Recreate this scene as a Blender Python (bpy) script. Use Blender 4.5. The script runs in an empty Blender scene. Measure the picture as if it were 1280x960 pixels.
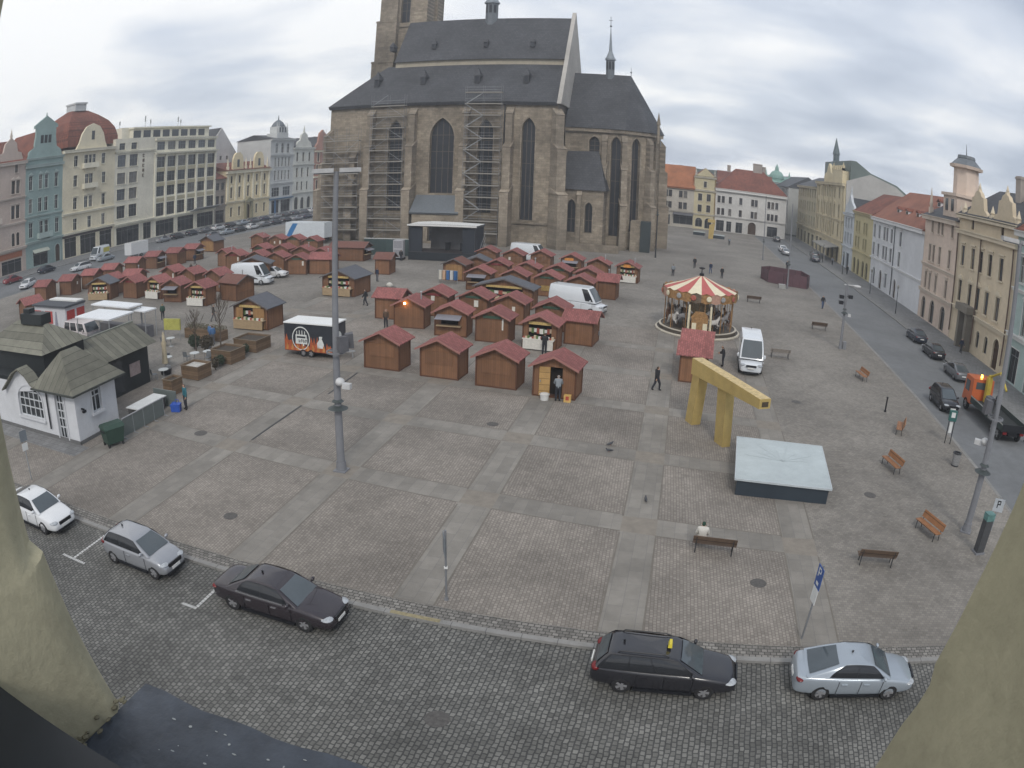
import bpy, bmesh, math, random
from mathutils import Matrix, Vector, noise
random.seed(7)
SC = bpy.context.scene
COL = SC.collection
rad = math.radians
sin, cos, pi = math.sin, math.cos, math.pi

# ------------------------------------------------------------------ materials
MATS = {}
def nd(nt, t, **kw):
    n = nt.nodes.new(t)
    for k, v in kw.items():
        if k.startswith('i_'):
            n.inputs[k[2:].replace('_', ' ')].default_value = v
        else:
            setattr(n, k, v)
    return n
def M(name, rgb, rough=.8, var=.18, scale=2.5, bump=0., metal=0., kind=None, rgb2=None, stain=.0, par=None, emit=0., spec=.35, orand=0.):
    if name in MATS: return MATS[name]
    m = bpy.data.materials.new(name); m.use_nodes = True
    nt = m.node_tree; L = nt.links.new
    b = nt.nodes['Principled BSDF']
    b.inputs['Roughness'].default_value = rough; b.inputs['Metallic'].default_value = metal
    b.inputs['Specular IOR Level'].default_value = spec
    tc = nd(nt, 'ShaderNodeTexCoord'); co = tc.outputs['Object']
    base = (*rgb, 1); dark = (*[c*.55 for c in rgb], 1)
    col = None; bsrc = None
    if kind in ('brick', 'cobble'):
        p = par or dict(w=.5, h=.25, mortar=.012, rot=0, dist=.0)
        mp = nd(nt, 'ShaderNodeMapping'); mp.inputs['Rotation'].default_value = p.get('rot3', (0, 0, p.get('rot', 0)))
        L(co, mp.inputs[0]); src = mp.outputs[0]
        if p.get('dist'):
            nz = nd(nt, 'ShaderNodeTexNoise', i_Scale=p.get('dscale', 3.)); L(co, nz.inputs['Vector'])
            mx = nd(nt, 'ShaderNodeVectorMath', operation='MULTIPLY_ADD')
            L(nz.outputs['Color'], mx.inputs[0]); mx.inputs[1].default_value = (p['dist'],)*3; L(src, mx.inputs[2]); src = mx.outputs[0]
        br = nd(nt, 'ShaderNodeTexBrick', offset=.5)
        br.inputs['Scale'].default_value = 1; br.inputs['Brick Width'].default_value = p['w']; br.inputs['Row Height'].default_value = p['h']
        br.inputs['Mortar Size'].default_value = p['mortar']; br.inputs['Mortar Smooth'].default_value = .3; br.inputs['Bias'].default_value = 0
        v = p.get('v', .3)
        br.inputs['Color1'].default_value = (*[c*(1-v) for c in rgb], 1)
        br.inputs['Color2'].default_value = (*[min(1, c*(1+v)) for c in (rgb2 or rgb)], 1)
        br.inputs['Mortar'].default_value = (*p.get('mc', [c*.35 for c in rgb]), 1)
        L(src, br.inputs['Vector']); col = br.outputs['Color']; bsrc = br.outputs['Fac']
    elif kind == 'planks':
        p = par or {}
        sx = nd(nt, 'ShaderNodeSeparateXYZ'); L(co, sx.inputs[0])
        ax = p.get('axis', 'XY'); w = p.get('w', .14)
        if ax == 'XY':
            ad = nd(nt, 'ShaderNodeMath', operation='ADD'); L(sx.outputs['X'], ad.inputs[0]); L(sx.outputs['Y'], ad.inputs[1]); s0 = ad.outputs[0]
        else: s0 = sx.outputs[ax]
        dv = nd(nt, 'ShaderNodeMath', operation='DIVIDE'); L(s0, dv.inputs[0]); dv.inputs[1].default_value = w
        fr = nd(nt, 'ShaderNodeMath', operation='FRACT'); L(dv.outputs[0], fr.inputs[0])
        fl = nd(nt, 'ShaderNodeMath', operation='FLOOR'); L(dv.outputs[0], fl.inputs[0])
        wn = nd(nt, 'ShaderNodeTexWhiteNoise', noise_dimensions='1D'); L(fl.outputs[0], wn.inputs['W'])
        cr = nd(nt, 'ShaderNodeValToRGB'); cr.color_ramp.elements[0].color = (*[c*(1-p.get('v', .25)) for c in rgb], 1); cr.color_ramp.elements[1].color = (*[min(1, c*(1+p.get('v', .25))) for c in (rgb2 or rgb)], 1)
        L(wn.outputs['Value'], cr.inputs[0])
        gt = nd(nt, 'ShaderNodeMath', operation='LESS_THAN'); L(fr.outputs[0], gt.inputs[0]); gt.inputs[1].default_value = p.get('gap', .1)
        mx = nd(nt, 'ShaderNodeMix', data_type='RGBA'); L(gt.outputs[0], mx.inputs[0]); L(cr.outputs[0], mx.inputs[6]); mx.inputs[7].default_value = (*[c*.4 for c in rgb], 1)
        col = mx.outputs[2]; bsrc = gt.outputs[0]
    n1 = nd(nt, 'ShaderNodeTexNoise', i_Scale=scale, i_Detail=6.); n1.inputs['Roughness'].default_value = .65
    L(co, n1.inputs['Vector'])
    mr = nd(nt, 'ShaderNodeMapRange'); mr.inputs[1].default_value = .25; mr.inputs[2].default_value = .75
    mr.inputs[3].default_value = 1-var; mr.inputs[4].default_value = 1+var; L(n1.outputs['Fac'], mr.inputs[0])
    vm = nd(nt, 'ShaderNodeVectorMath', operation='SCALE'); L(mr.outputs[0], vm.inputs['Scale'])
    if col is None: vm.inputs[0].default_value = rgb
    else: L(col, vm.inputs[0])
    out = vm.outputs[0]
    if stain > 0:
        n2 = nd(nt, 'ShaderNodeTexNoise', i_Scale=scale*.13, i_Detail=4.); L(co, n2.inputs['Vector'])
        m2 = nd(nt, 'ShaderNodeMapRange'); m2.inputs[1].default_value = .35; m2.inputs[2].default_value = .7
        m2.inputs[3].default_value = 1.+stain*.4; m2.inputs[4].default_value = 1-stain; L(n2.outputs['Fac'], m2.inputs[0])
        v2 = nd(nt, 'ShaderNodeVectorMath', operation='SCALE'); L(out, v2.inputs[0]); L(m2.outputs[0], v2.inputs['Scale']); out = v2.outputs[0]
    if orand:      # every object made of it weathers a little differently
        oi = nd(nt, 'ShaderNodeObjectInfo'); m3 = nd(nt, 'ShaderNodeMapRange'); m3.inputs[3].default_value = 1-orand; m3.inputs[4].default_value = 1+orand; L(oi.outputs['Random'], m3.inputs[0])
        v3 = nd(nt, 'ShaderNodeVectorMath', operation='SCALE'); L(out, v3.inputs[0]); L(m3.outputs[0], v3.inputs['Scale']); out = v3.outputs[0]
    L(out, b.inputs['Base Color'])
    if emit:
        b.inputs['Emission Color'].default_value = base; b.inputs['Emission Strength'].default_value = emit
    if bump:
        bp = nd(nt, 'ShaderNodeBump'); bp.inputs['Strength'].default_value = bump; bp.inputs['Distance'].default_value = .02
        if bsrc is not None:
            iv = nd(nt, 'ShaderNodeMath', operation='SUBTRACT'); iv.inputs[0].default_value = 1; L(bsrc, iv.inputs[1])
            L(iv.outputs[0], bp.inputs['Height'])
        else: L(n1.outputs['Fac'], bp.inputs['Height'])
        L(bp.outputs[0], b.inputs['Normal'])
    MATS[name] = m
    return m
def glassm(name, rgb=(.03, .035, .04), rough=.08):
    return M(name, rgb, rough, .25, .35, spec=.6)

# ------------------------------------------------------------------ mesh builder
class MB:
    def __init__(s): s.v = []; s.f = []; s.mi = []; s.cur = 0
    def mat(s, i): s.cur = i; return s
    def add(s, vs, fs):
        o = len(s.v); s.v += [tuple(p) for p in vs]
        for f in fs: s.f.append([o+i for i in f]); s.mi.append(s.cur)
        return s
    def quad(s, *p): return s.add(p, [list(range(len(p)))])
    def box(s, x0, x1, y0, y1, z0, z1):
        return s.add([(x0,y0,z0),(x1,y0,z0),(x1,y1,z0),(x0,y1,z0),(x0,y0,z1),(x1,y0,z1),(x1,y1,z1),(x0,y1,z1)],
                     [[3,2,1,0],[4,5,6,7],[0,1,5,4],[1,2,6,5],[2,3,7,6],[3,0,4,7]])
    def hexa(s, p): return s.add(p, [[3,2,1,0],[4,5,6,7],[0,1,5,4],[1,2,6,5],[2,3,7,6],[3,0,4,7]])
    def prism(s, pts, z0, z1):
        n = len(pts)
        return s.add([(x,y,z0) for x,y in pts]+[(x,y,z1) for x,y in pts],
            [list(range(n))[::-1], list(range(n,2*n))]+[[i,(i+1)%n,n+(i+1)%n,n+i] for i in range(n)])
    def extr(s, pts, vec):
        n = len(pts); V = Vector(vec); q = [tuple(Vector(p)+V) for p in pts]
        return s.add(list(pts)+q, [list(range(n))[::-1], list(range(n,2*n))]+[[i,(i+1)%n,n+(i+1)%n,n+i] for i in range(n)])
    def xz(s, pts, y0, y1):   # polygon in x,z extruded along y
        return s.extr([(x, y0, z) for x, z in pts], (0, y1-y0, 0))
    def yz(s, pts, x0, x1):
        return s.extr([(x0, y, z) for y, z in pts], (x1-x0, 0, 0))
    def cone(s, c, z0, z1, r0, r1, n=12, a0=0, sx=1, sy=1):
        x, y = c; A = [a0+2*pi*i/n for i in range(n)]
        if r1 < 1e-4:
            return s.add([(x+r0*cos(a)*sx, y+r0*sin(a)*sy, z0) for a in A]+[(x, y, z1)], [list(range(n))[::-1]]+[[i,(i+1)%n,n] for i in range(n)])
        return s.add([(x+r0*cos(a)*sx, y+r0*sin(a)*sy, z0) for a in A]+[(x+r1*cos(a)*sx, y+r1*sin(a)*sy, z1) for a in A],
            [list(range(n))[::-1], list(range(n,2*n))]+[[i,(i+1)%n,n+(i+1)%n,n+i] for i in range(n)])
    def lathe(s, prof, c=(0,0), n=16, a0=0, a1=2*pi, cap=True):
        x, y = c; full = abs(a1-a0-2*pi) < 1e-6; m = n if full else n+1
        vs = [(x+r*cos(a0+(a1-a0)*i/n), y+r*sin(a0+(a1-a0)*i/n), z) for r, z in prof for i in range(m)]
        fs = []
        for j in range(len(prof)-1):
            for i in range(n):
                k = (i+1) % m
                fs.append([j*m+i, j*m+k, (j+1)*m+k, (j+1)*m+i])
        if full and cap:
            fs.append(list(range(m))[::-1]); fs.append([(len(prof)-1)*m+i for i in range(m)])
        return s.add(vs, fs)
    def tube(s, path, r, n=6, r1=None):
        P = [Vector(p) for p in path]; k = len(P); vs = []
        up = None
        for i, p in enumerate(P):
            d = (P[min(i+1,k-1)]-P[max(i-1,0)]).normalized()
            if up is None: up = d.orthogonal().normalized()
            u = (up-d*up.dot(d)); u = u.normalized() if u.length > 1e-6 else d.orthogonal().normalized()
            up = u; w = d.cross(u)
            rr = r if r1 is None else r+(r1-r)*i/(k-1)
            for j in range(n):
                a = 2*pi*j/n; vs.append(tuple(p+u*(rr*cos(a))+w*(rr*sin(a))))
        fs = [[i*n+j, i*n+(j+1)%n, (i+1)*n+(j+1)%n, (i+1)*n+j] for i in range(k-1) for j in range(n)]
        fs += [list(range(n))[::-1], [(k-1)*n+j for j in range(n)]]
        return s.add(vs, fs)
    def bar(s, a, b, w, h=None):
        h = h or w; A = Vector(a); B = Vector(b); d = (B-A).normalized()
        u = d.cross(Vector((0,0,1))); u = u.normalized() if u.length > 1e-4 else Vector((1,0,0))
        t = u.cross(d)
        q = [(-w/2,-h/2),(w/2,-h/2),(w/2,h/2),(-w/2,h/2)]
        return s.hexa([tuple(A+u*x+t*z) for x, z in q]+[tuple(B+u*x+t*z) for x, z in q])
    def ell(s, c, r, n=8, m=6):
        vs = [(c[0], c[1], c[2]-r[2])]
        for j in range(1, m):
            a = -pi/2+pi*j/m
            vs += [(c[0]+r[0]*cos(a)*cos(2*pi*i/n), c[1]+r[1]*cos(a)*sin(2*pi*i/n), c[2]+r[2]*sin(a)) for i in range(n)]
        vs.append((c[0], c[1], c[2]+r[2])); T = len(vs)-1
        fs = [[0, 1+(i+1)%n, 1+i] for i in range(n)]
        for j in range(m-2):
            fs += [[1+j*n+i, 1+j*n+(i+1)%n, 1+(j+1)*n+(i+1)%n, 1+(j+1)*n+i] for i in range(n)]
        fs += [[1+(m-2)*n+i, 1+(m-2)*n+(i+1)%n, T] for i in range(n)]
        return s.add(vs, fs)
    def xf(s, mat4, start=0):
        for i in range(start, len(s.v)): s.v[i] = tuple(mat4 @ Vector(s.v[i]))
        return s
    def mesh(s, name, mats, smooth=None, fix=True):
        me = bpy.data.meshes.new(name); me.from_pydata(s.v, [], s.f)
        for m in (mats if isinstance(mats, (list, tuple)) else [mats]): me.materials.append(m)
        for p, i in zip(me.polygons, s.mi): p.material_index = i
        if fix:
            b = bmesh.new(); b.from_mesh(me); bmesh.ops.recalc_face_normals(b, faces=b.faces); b.to_mesh(me); b.free()
        if smooth:
            me.polygons.foreach_set('use_smooth', [True]*len(me.polygons)); me.set_sharp_from_angle(angle=rad(smooth))
        return me
    def obj(s, name, mats, parent=None, loc=(0,0,0), rz=0, smooth=None, fix=True):
        return mobj(name, s.mesh(name, mats, smooth, fix), parent, loc, rz)
def mobj(name, me, parent=None, loc=(0,0,0), rz=0):
    o = bpy.data.objects.new(name, me); COL.objects.link(o); o.location = loc; o.rotation_euler = (0,0,rz)
    if parent is not None: o.parent = parent
    return o
def tag(o, label=None, cat=None, group=None, kind=None):
    if label: o['label'] = label
    if cat: o['category'] = cat
    if group: o['group'] = group
    if kind: o['kind'] = kind
    return o
def thing(name, label, cat, loc=(0,0,0), rz=0, group=None):
    o = bpy.data.objects.new(name, None); COL.objects.link(o); o.location = loc; o.rotation_euler = (0,0,rz)
    o.empty_display_size = .2
    return tag(o, label, cat, group)
def kids(o): return [c for c in bpy.data.objects if c.parent == o]
def copytree(src, label, loc, rz=0, recol=None, name=None, scale=None):
    def cp(o, par):
        c = o.copy(); COL.objects.link(c)
        if par is not None: c.parent = par
        if recol:
            for i, sl in enumerate(c.material_slots):
                if sl.material and sl.material.name in recol:
                    nm = recol[sl.material.name]; sl.link = 'OBJECT'; sl.material = nm
        for k in tree[o.name]: cp(k, c)
        return c
    tree = {}
    def walk(o):
        tree[o.name] = [k for k in COL.objects if k.parent == o]
        for k in tree[o.name]: walk(k)
    walk(src)
    r = cp(src, None); r.location = loc; r.rotation_euler = (0,0,rz); r['label'] = label
    if scale: r.scale = scale
    if name: r.name = name
    return r
def struct(mb, name, mats, smooth=None): return tag(mb.obj(name, mats, smooth=smooth), kind='structure')

# ------------------------------------------------------------------ walls with openings
def arc_pts(w, zs, zt, n=7):
    """arch from right spring to left spring: pointed if taller than a semicircle"""
    h = zt-zs; r = w/2; pts = []
    if h <= r*1.05:
        return [(r*cos(a), zs+h*sin(a)) for a in [pi*i/(2*n) for i in range(2*n+1)]]
    R = (r*r+h*h)/(2*r); c = r-R      # right arc centre x = c
    a1 = math.atan2(h, -c)
    R_ = [(c+R*cos(a1*i/n), zs+R*sin(a1*i/n)) for i in range(n+1)]
    return R_+[(-x, z) for x, z in R_[::-1][1:]]
def wall(mb, W, H, holes, depth=.3, x0=0., z0=0., y=0.):
    """front wall face at y, openings (xc, w, zb, zt, zs) with reveals going to y+depth; zs < zt means an arched head"""
    xs = sorted({x0, x0+W, *[h[0]-h[1]/2 for h in holes], *[h[0]+h[1]/2 for h in holes]})
    zs = sorted({z0, z0+H, *[h[2] for h in holes], *[h[3] for h in holes]})
    xs = [x for x in xs if x0-1e-6 <= x <= x0+W+1e-6]; zs = [z for z in zs if z0-1e-6 <= z <= z0+H+1e-6]
    for i in range(len(xs)-1):
        for j in range(len(zs)-1):
            cx = (xs[i]+xs[i+1])/2; cz = (zs[j]+zs[j+1])/2
            if any(abs(cx-h[0]) < h[1]/2 and h[2] < cz < h[3] for h in holes): continue
            mb.quad((xs[i],y,zs[j]),(xs[i+1],y,zs[j]),(xs[i+1],y,zs[j+1]),(xs[i],y,zs[j+1]))
    for xc, w, zb, zt, zsp in holes:
        a = xc-w/2; b = xc+w/2; d = y+depth
        mb.quad((a,y,zb),(b,y,zb),(b,d,zb),(a,d,zb))
        if zsp >= zt-1e-6:
            ol = [(b,zb),(b,zt),(a,zt),(a,zb)]
        else:
            ap = [(xc+x, z) for x, z in arc_pts(w, zsp, zt)]
            k = max(range(len(ap)), key=lambda q: ap[q][1])
            mb.add([(x,y,z) for x,z in ap[:k+1]]+[(b,y,zt)], [list(range(k+2))])
            mb.add([(x,y,z) for x,z in ap[k:]]+[(a,y,zt)], [list(range(len(ap)-k+1))])
            ol = [(b,zb)]+ap+[(a,zb)]
        for (p, q) in zip(ol, ol[1:]):
            mb.quad((p[0],y,p[1]),(q[0],y,q[1]),(q[0],d,q[1]),(p[0],d,p[1]))
WINC = {}
def winmesh(w, h, arch=0., style='sash', mats=None, depth=.22, sill=True, surround=.14, nx=2, nz=(.66,)):
    """window filling an opening of w x h (arch = height of the arched head). slots: frame, glass, trim"""
    key = (round(w,2), round(h,2), round(arch,2), style, tuple(m.name for m in mats), depth, sill, surround, nx, nz)
    if key in WINC: return WINC[key]
    mb = MB(); zs = h-arch
    ol = [(w/2,0)]+(arc_pts(w, zs, h) if arch else [(w/2,h),(-w/2,h)])+[(-w/2,0)]
    mb.mat(1).add([(x,depth-.02,z) for x,z in ol], [list(range(len(ol)))])
    f = .07 if style != 'stone' else .1
    mb.mat(0)
    cl = ol+[ol[0]]
    cx, cz = 0, h*.45
    for p, q in zip(cl, cl[1:]):
        def sh(t): 
            dx, dz = cx-t[0], cz-t[1]; l = math.hypot(dx, dz) or 1
            return (t[0]+(f if dx > .01 else -f if dx < -.01 else 0)*1., t[1]+(f if dz > 0 else -f))
        a, b = sh(p), sh(q)
        mb.quad((p[0],depth-.06,p[1]),(q[0],depth-.06,q[1]),(b[0],depth-.06,b[1]),(a[0],depth-.06,a[1]))
    for i in range(1, nx):
        x = -w/2+w*i/nx; zt = h
        if arch:
            zt = zs
            ap = arc_pts(w, zs, h, 12)
            zt = max([z for X, z in ap if abs(X-x) < w*.06] or [zs])
        mb.box(x-f*.5, x+f*.5, depth-.07, depth-.021, 0, zt)
    for t in nz:
        mb.box(-w/2+f, w/2-f, depth-.068, depth-.022, h*t-f*.5, h*t+f*.5)
    mb.mat(2)
    if sill: mb.box(-w/2-.15, w/2+.15, -.16, .0-.002, -.14, -.0)
    if surround:
        s = surround; y0, y1 = -.07, -.003
        mb.box(-w/2-s, -w/2, y0, y1, 0, zs); mb.box(w/2, w/2+s, y0, y1, 0, zs)
        if not arch:
            mb.box(-w/2-s, w/2+s, y0, y1, h, h+s)
            if style == 'hood': mb.box(-w/2-s-.12, w/2+s+.12, -.22, -.003, h+s+.14, h+s+.28)
            if style == 'pedi':
                mb.xz([(-w/2-s-.15,h+s+.05),(w/2+s+.15,h+s+.05),(0,h+s+.6)], -.2, -.003)
        else:
            ap = arc_pts(w, zs, h)
            for p, q in zip(ap, ap[1:]):
                k1 = 1+s/(w/2); z_ = lambda t: (t[0]*k1, zs+(t[1]-zs)*(1+s/max(arch,.1)))
                P, Q = z_(p), z_(q)
                mb.extr([(p[0],y0,p[1]),(P[0],y0,P[1]),(Q[0],y0,Q[1]),(q[0],y0,q[1])], (0,y1-y0,0))
    me = mb.mesh('window', mats, fix=False); WINC[key] = me
    return me
# ------------------------------------------------------------------ palette
STONE = M('sandstone', (.258,.218,.168), .95, .3, 1.1, .3, kind='brick', par=dict(w=1.0, h=.42, mortar=.016, v=.17, rot3=(rad(90),0,0), mc=(.17,.145,.115)), stain=.42)
STONE_E = M('sandstone_side', (.25,.212,.163), .95, .3, 1.1, .3, kind='brick', par=dict(w=1.1, h=.45, mortar=.018, v=.28, rot3=(rad(90),0,rad(90)), mc=(.13,.115,.095)), stain=.38)
STONEP = M('sandstone_plain', (.252,.214,.168), .95, .3, .9, .3, kind='brick', par=dict(w=.9, h=.5, mortar=.016, v=.16, rot3=(rad(90),0,0), mc=(.17,.145,.115)), stain=.42)
SLATE = M('slate_roof', (.056,.058,.064), .65, .2, 1.6, .2, kind='brick', par=dict(w=.6, h=.42, mortar=.03, v=.16, rot3=(rad(90),0,0), mc=(.03,.031,.035)), stain=.28)
DGLASS = M('leaded_glass', (.022,.024,.03), .35, .3, .6)
LEAD = M('lead_sheet', (.13,.145,.16), .55, .15, 2.)
GLASS = glassm('window_glass'); GLASSL = glassm('pale_window_glass', (.07,.085,.1), .06)
WHITEP = M('white_paint', (.66,.66,.64), .5, .08, 5.)
DARKM = M('dark_iron', (.03,.032,.036), .5, .2, 4.)
GALV = M('galvanised_steel', (.33,.34,.35), .5, .15, 3., metal=.35)
GREYM = M('grey_painted_steel', (.17,.175,.185), .5, .15, 3.)
BLACK = M('black_paint', (.013,.014,.017), .35, .15, 4.)
RUBBER = M('rubber', (.018,.018,.019), .85, .15, 8.)
TILE = M('red_roof_tiles', (.21,.075,.05), .85, .22, 2.2, .3, kind='brick', par=dict(w=.3, h=.4, mortar=.03, v=.2), stain=.3)
TILEO = M('orange_roof_tiles', (.33,.13,.06), .85, .2, 2.2, .3, stain=.28)
PLAST = {}
def plaster(name, rgb, st=.16): return M('plaster_'+name, rgb, .92, .1, 1.3, .1, stain=st)
# ------------------------------------------------------------------ setting
def sheet(name, x0, x1, y0, y1, z, m, n=1):
    mb = MB(); mb.quad((x0,y0,z),(x1,y0,z),(x1,y1,z),(x0,y1,z)); return struct(mb, name, m)
SETT = M('small_granite_setts', (.238,.214,.19), .9, .16, 1.3, .25, kind='cobble', par=dict(w=.17, h=.135, mortar=.018, v=.17, rot=rad(88), dist=.05, dscale=2.2, mc=(.155,.138,.118)), stain=.3)
PLAZ = M('plaza_setts', (.212,.194,.17), .9, .18, .9, .2, kind='cobble', par=dict(w=.2, h=.16, mortar=.012, v=.16, rot=rad(2), mc=(.15,.145,.14)), stain=.26)
SLAB = M('granite_slabs', (.215,.2,.178), .85, .14, 1.5, .15, kind='cobble', par=dict(w=1.0, h=.55, mortar=.008, v=.1, rot=rad(90), mc=(.15,.146,.14)), stain=.24)
COB = M('road_cobbles', (.152,.149,.137), .75, .24, 2.2, .8, kind='cobble', par=dict(w=.205, h=.168, mortar=.024, v=.26, rot=rad(91.5), dist=.11, dscale=2.6, mc=(.06,.06,.058)), stain=.34)
ASPH = M('asphalt', (.15,.155,.16), .8, .14, 1.2, .15, stain=.18)
PAVE = M('pavement_stone', (.2,.2,.2), .88, .14, 1.1, .1, kind='cobble', par=dict(w=.5, h=.5, mortar=.012, v=.12), stain=.2)
KERB = M('kerb_granite', (.215,.21,.2), .8, .2, 2.4, .1, kind='cobble', par=dict(w=1.2, h=2., mortar=.012, v=.1, mc=(.08,.08,.08)))
JOINT = M('paving_joint', (.155,.14,.12), .95)
sheet('ground', -2600, 2600, -900, 2600, -.35, M('far_ground', (.1,.105,.09), .95, .2, .05))
sheet('plaza', -92, 21, 18.95, 260, 0, PLAZ)
sheet('cobbled_road', -300, 21, 2.5, 18.82, -.1, COB)
sheet('asphalt_road', 21.15, 30.1, -120, 300, -.104, ASPH)
sheet('road', -109.6, -92.25, 18.95, 300, -.1, ASPH)
sheet('pavement', 30.3, 60, -40, 215, .02, PAVE)
sheet('pavement', -150, -109.8, 18.95, 300, .02, PAVE)
for (x0,x1,y0,y1,z1) in ((-92,21,18.82,19.06,.006),(20.88,21.15,19.06,200,.008),(30.1,30.3,-40,215,.026),(-92.25,-92,19.06,210,.008),(-109.8,-109.6,18.95,210,.026)):
    mb = MB(); mb.box(x0,x1,y0,y1,-.2,z1); struct(mb, 'kerb', KERB)
# gutter rows of setts behind the kerb, then the chequer of granite bands over sett fields
sheet('gutter_setts', -92, 20.88, 19.06, 19.75, .004, M('gutter_setts', (.185,.175,.16), .9, .25, 2.5, .3, kind='cobble', par=dict(w=.22,h=.17,mortar=.02,v=.3,dist=.04)))
NSX = [.3+7.2*k for k in range(-5, 2)]; BW = 1.55
def ewy(j, x): return 27.35+7.75*j-.095*(x+3)
fields = MB(); bands = MB(); joints = MB(); cross = MB()
JR = range(-1, 6)
for x in NSX:
    for j in list(JR)[:-1]:
        a0, a1 = x-BW, x
        yb = max(19.8, ewy(j, x)+BW if j >= -1 else 19.8); yt = ewy(j+1, x)
        if j == -1: yb = 19.8
        bands.quad((a0,yb,.008),(a1,yb,.008),(a1,yt,.008),(a0,yt+.095*BW,.008))
        for e in (a0, a1): joints.quad((e-.035,yb,.012),(e+.035,yb,.012),(e+.035,yt,.012),(e-.035,yt,.012))
        if j >= 0: cross.quad((a0,ewy(j,a0),.0065),(a1,ewy(j,a1),.0065),(a1,ewy(j,a1)+BW,.0065),(a0,ewy(j,a0)+BW,.0065))
for x in NSX[:-1]:
    b0, b1 = x, x+7.2-BW
    for j in list(JR)[:-1]:
        lo = (lambda q: 19.8) if j == -1 else (lambda q: ewy(j, q)+BW)
        fields.quad((b0,lo(b0),.005),(b1,lo(b1),.005),(b1,ewy(j+1,b1),.005),(b0,ewy(j+1,b0),.005))
        if j >= 0:
            bands.quad((b0,ewy(j,b0),.008),(b1,ewy(j,b1),.008),(b1,ewy(j,b1)+BW,.008),(b0,ewy(j,b0)+BW,.008))
            for d in (0, BW): joints.quad((b0,ewy(j,b0)+d-.03,.012),(b1,ewy(j,b1)+d-.03,.012),(b1,ewy(j,b1)+d+.03,.012),(b0,ewy(j,b0)+d+.03,.012))
struct(fields, 'plaza_setts', SETT); struct(bands, 'paving_bands', SLAB); struct(cross, 'paving_squares', M('crossing_setts', (.21,.188,.16), .9, .2, 2., .2)); struct(joints, 'paving_joints', JOINT)
sheet('kerb_marking', -8.2, -6.4, 18.84, 19.04, .012, M('faded_yellow_paint', (.25,.215,.13), .8, .4, 6.))
# parking bay marks
mk = MB()
for q in ((-22.08,-21.95,16.25,18.75),(-22.75,-21.2,16.1,16.24),(-14.9,-14.77,16.25,18.7),(-15.5,-14.8,16.1,16.24)):
    n = 14
    for k in range(n):
        x0,x1,y0,y1 = q
        if x1-x0 < y1-y0: a0 = y0+(y1-y0)*k/n; mk.quad((x0,a0+.02,-.095),(x1,a0,-.095),(x1,a0+(y1-y0)/n*.86,-.095),(x0,a0+(y1-y0)/n*.9,-.095))
        else: a0 = x0+(x1-x0)*k/n; mk.quad((a0,y0,-.095),(a0+(x1-x0)/n*.88,y0,-.095),(a0+(x1-x0)/n*.86,y1,-.095),(a0+.01,y1,-.095))
sheet('pavement', -48, -30.2, 24.3, 25.75, .014, PAVE)
dr = MB()
for a, b in (((-21.3,30.95),(-21.38,37.05)),((-20.79,39.6),(-20.97,44.6))):
    A, B = Vector(a+(.016,)), Vector(b+(.016,)); d_ = (B-A).normalized(); n_ = Vector((-d_.y,d_.x,0))*.07; dr.quad(tuple(A-n_),tuple(A+n_),tuple(B+n_),tuple(B-n_))
struct(dr, 'drain_channels', M('drain_iron', (.05,.05,.05), .7, .3, 9.))
mh = MB()
for x, y, r_ in ((-24.8,30.6,.42),(-9.5,37.9,.34),(4.6,23.9,.34),(11.6,33.2,.36),(-17.4,22.8,.34),(-5.,14.2,.38),(9.4,48.2,.36),(-29.5,54.,.4)): z_ = .017 if y > 19 else -.094; mh.add([(x+r_*cos(2*pi*k/20), y+r_*sin(2*pi*k/20), z_) for k in range(20)], [list(range(20))])
struct(mh, 'manhole_covers', M('manhole_iron', (.085,.08,.075), .7, .4, 9.))
struct(mk, 'parking_markings', M('worn_white_paint', (.46,.46,.45), .8, .4, 9.))
# far hills behind the roofs
mb = MB(); pts = []
for i in range(61):
    t = i/60; x = -700+1500*t
    z = 30+16*sin(t*5+1)+9*noise.noise((t*9,3,0))+4*noise.noise((t*40,1,0))
    pts.append((x, z))
vs = [(x, 900+30*sin(i), -1) for i,(x,z) in enumerate(pts)]+[(x, 1000, z*.8+4) for x,z in pts]+[(x, 1300, z*1.05) for x,z in pts]
n = len(pts)
mb.add(vs, [[j*n+i, j*n+i+1, (j+1)*n+i+1, (j+1)*n+i] for j in range(2) for i in range(n-1)])
struct(mb, 'hills', M('wooded_hill', (.05,.065,.05), .95, .5, .03), smooth=60)
# ------------------------------------------------------------------ the gothic church
CH = thing('church', 'huge brown sandstone gothic church with steep dark slate roofs and a square tower', 'church', (-42,124,0))
CX, CY = 42, -124          # local = world + (42, -124)
def cpart(name, mb, m, par=CH, smooth=None): return mb.obj(name, m, par, smooth=smooth)
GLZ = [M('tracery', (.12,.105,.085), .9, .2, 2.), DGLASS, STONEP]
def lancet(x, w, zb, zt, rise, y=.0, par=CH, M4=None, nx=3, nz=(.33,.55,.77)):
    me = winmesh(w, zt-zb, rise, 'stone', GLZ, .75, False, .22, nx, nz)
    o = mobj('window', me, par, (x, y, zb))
    if M4 is not None: o.matrix_local = M4 @ Matrix.Translation((x, y, zb))
    return o
mb = MB()
NW = [(-9,2.7,5.5,22.6,20.2),(0,4.5,8.8,22.9,19.2),(8,2.7,5.5,22.6,20.2),(15.6,2.35,4.5,23.,20.8),(-18,1.5,4.2,8.,7.)]
wall(mb, 43.2, 26.1, NW, .8, -22.6)
mb.quad((20.6,0,0),(20.6,28,0),(20.6,28,26.1),(20.6,0,26.1)); mb.quad((-22.6,28,0),(-22.6,0,0),(-22.6,0,26.1),(-22.6,28,26.1)); mb.quad((20.6,28,0),(-22.6,28,0),(-22.6,28,26.1),(20.6,28,26.1))
cpart('nave_wall', mb, STONE)
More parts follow.
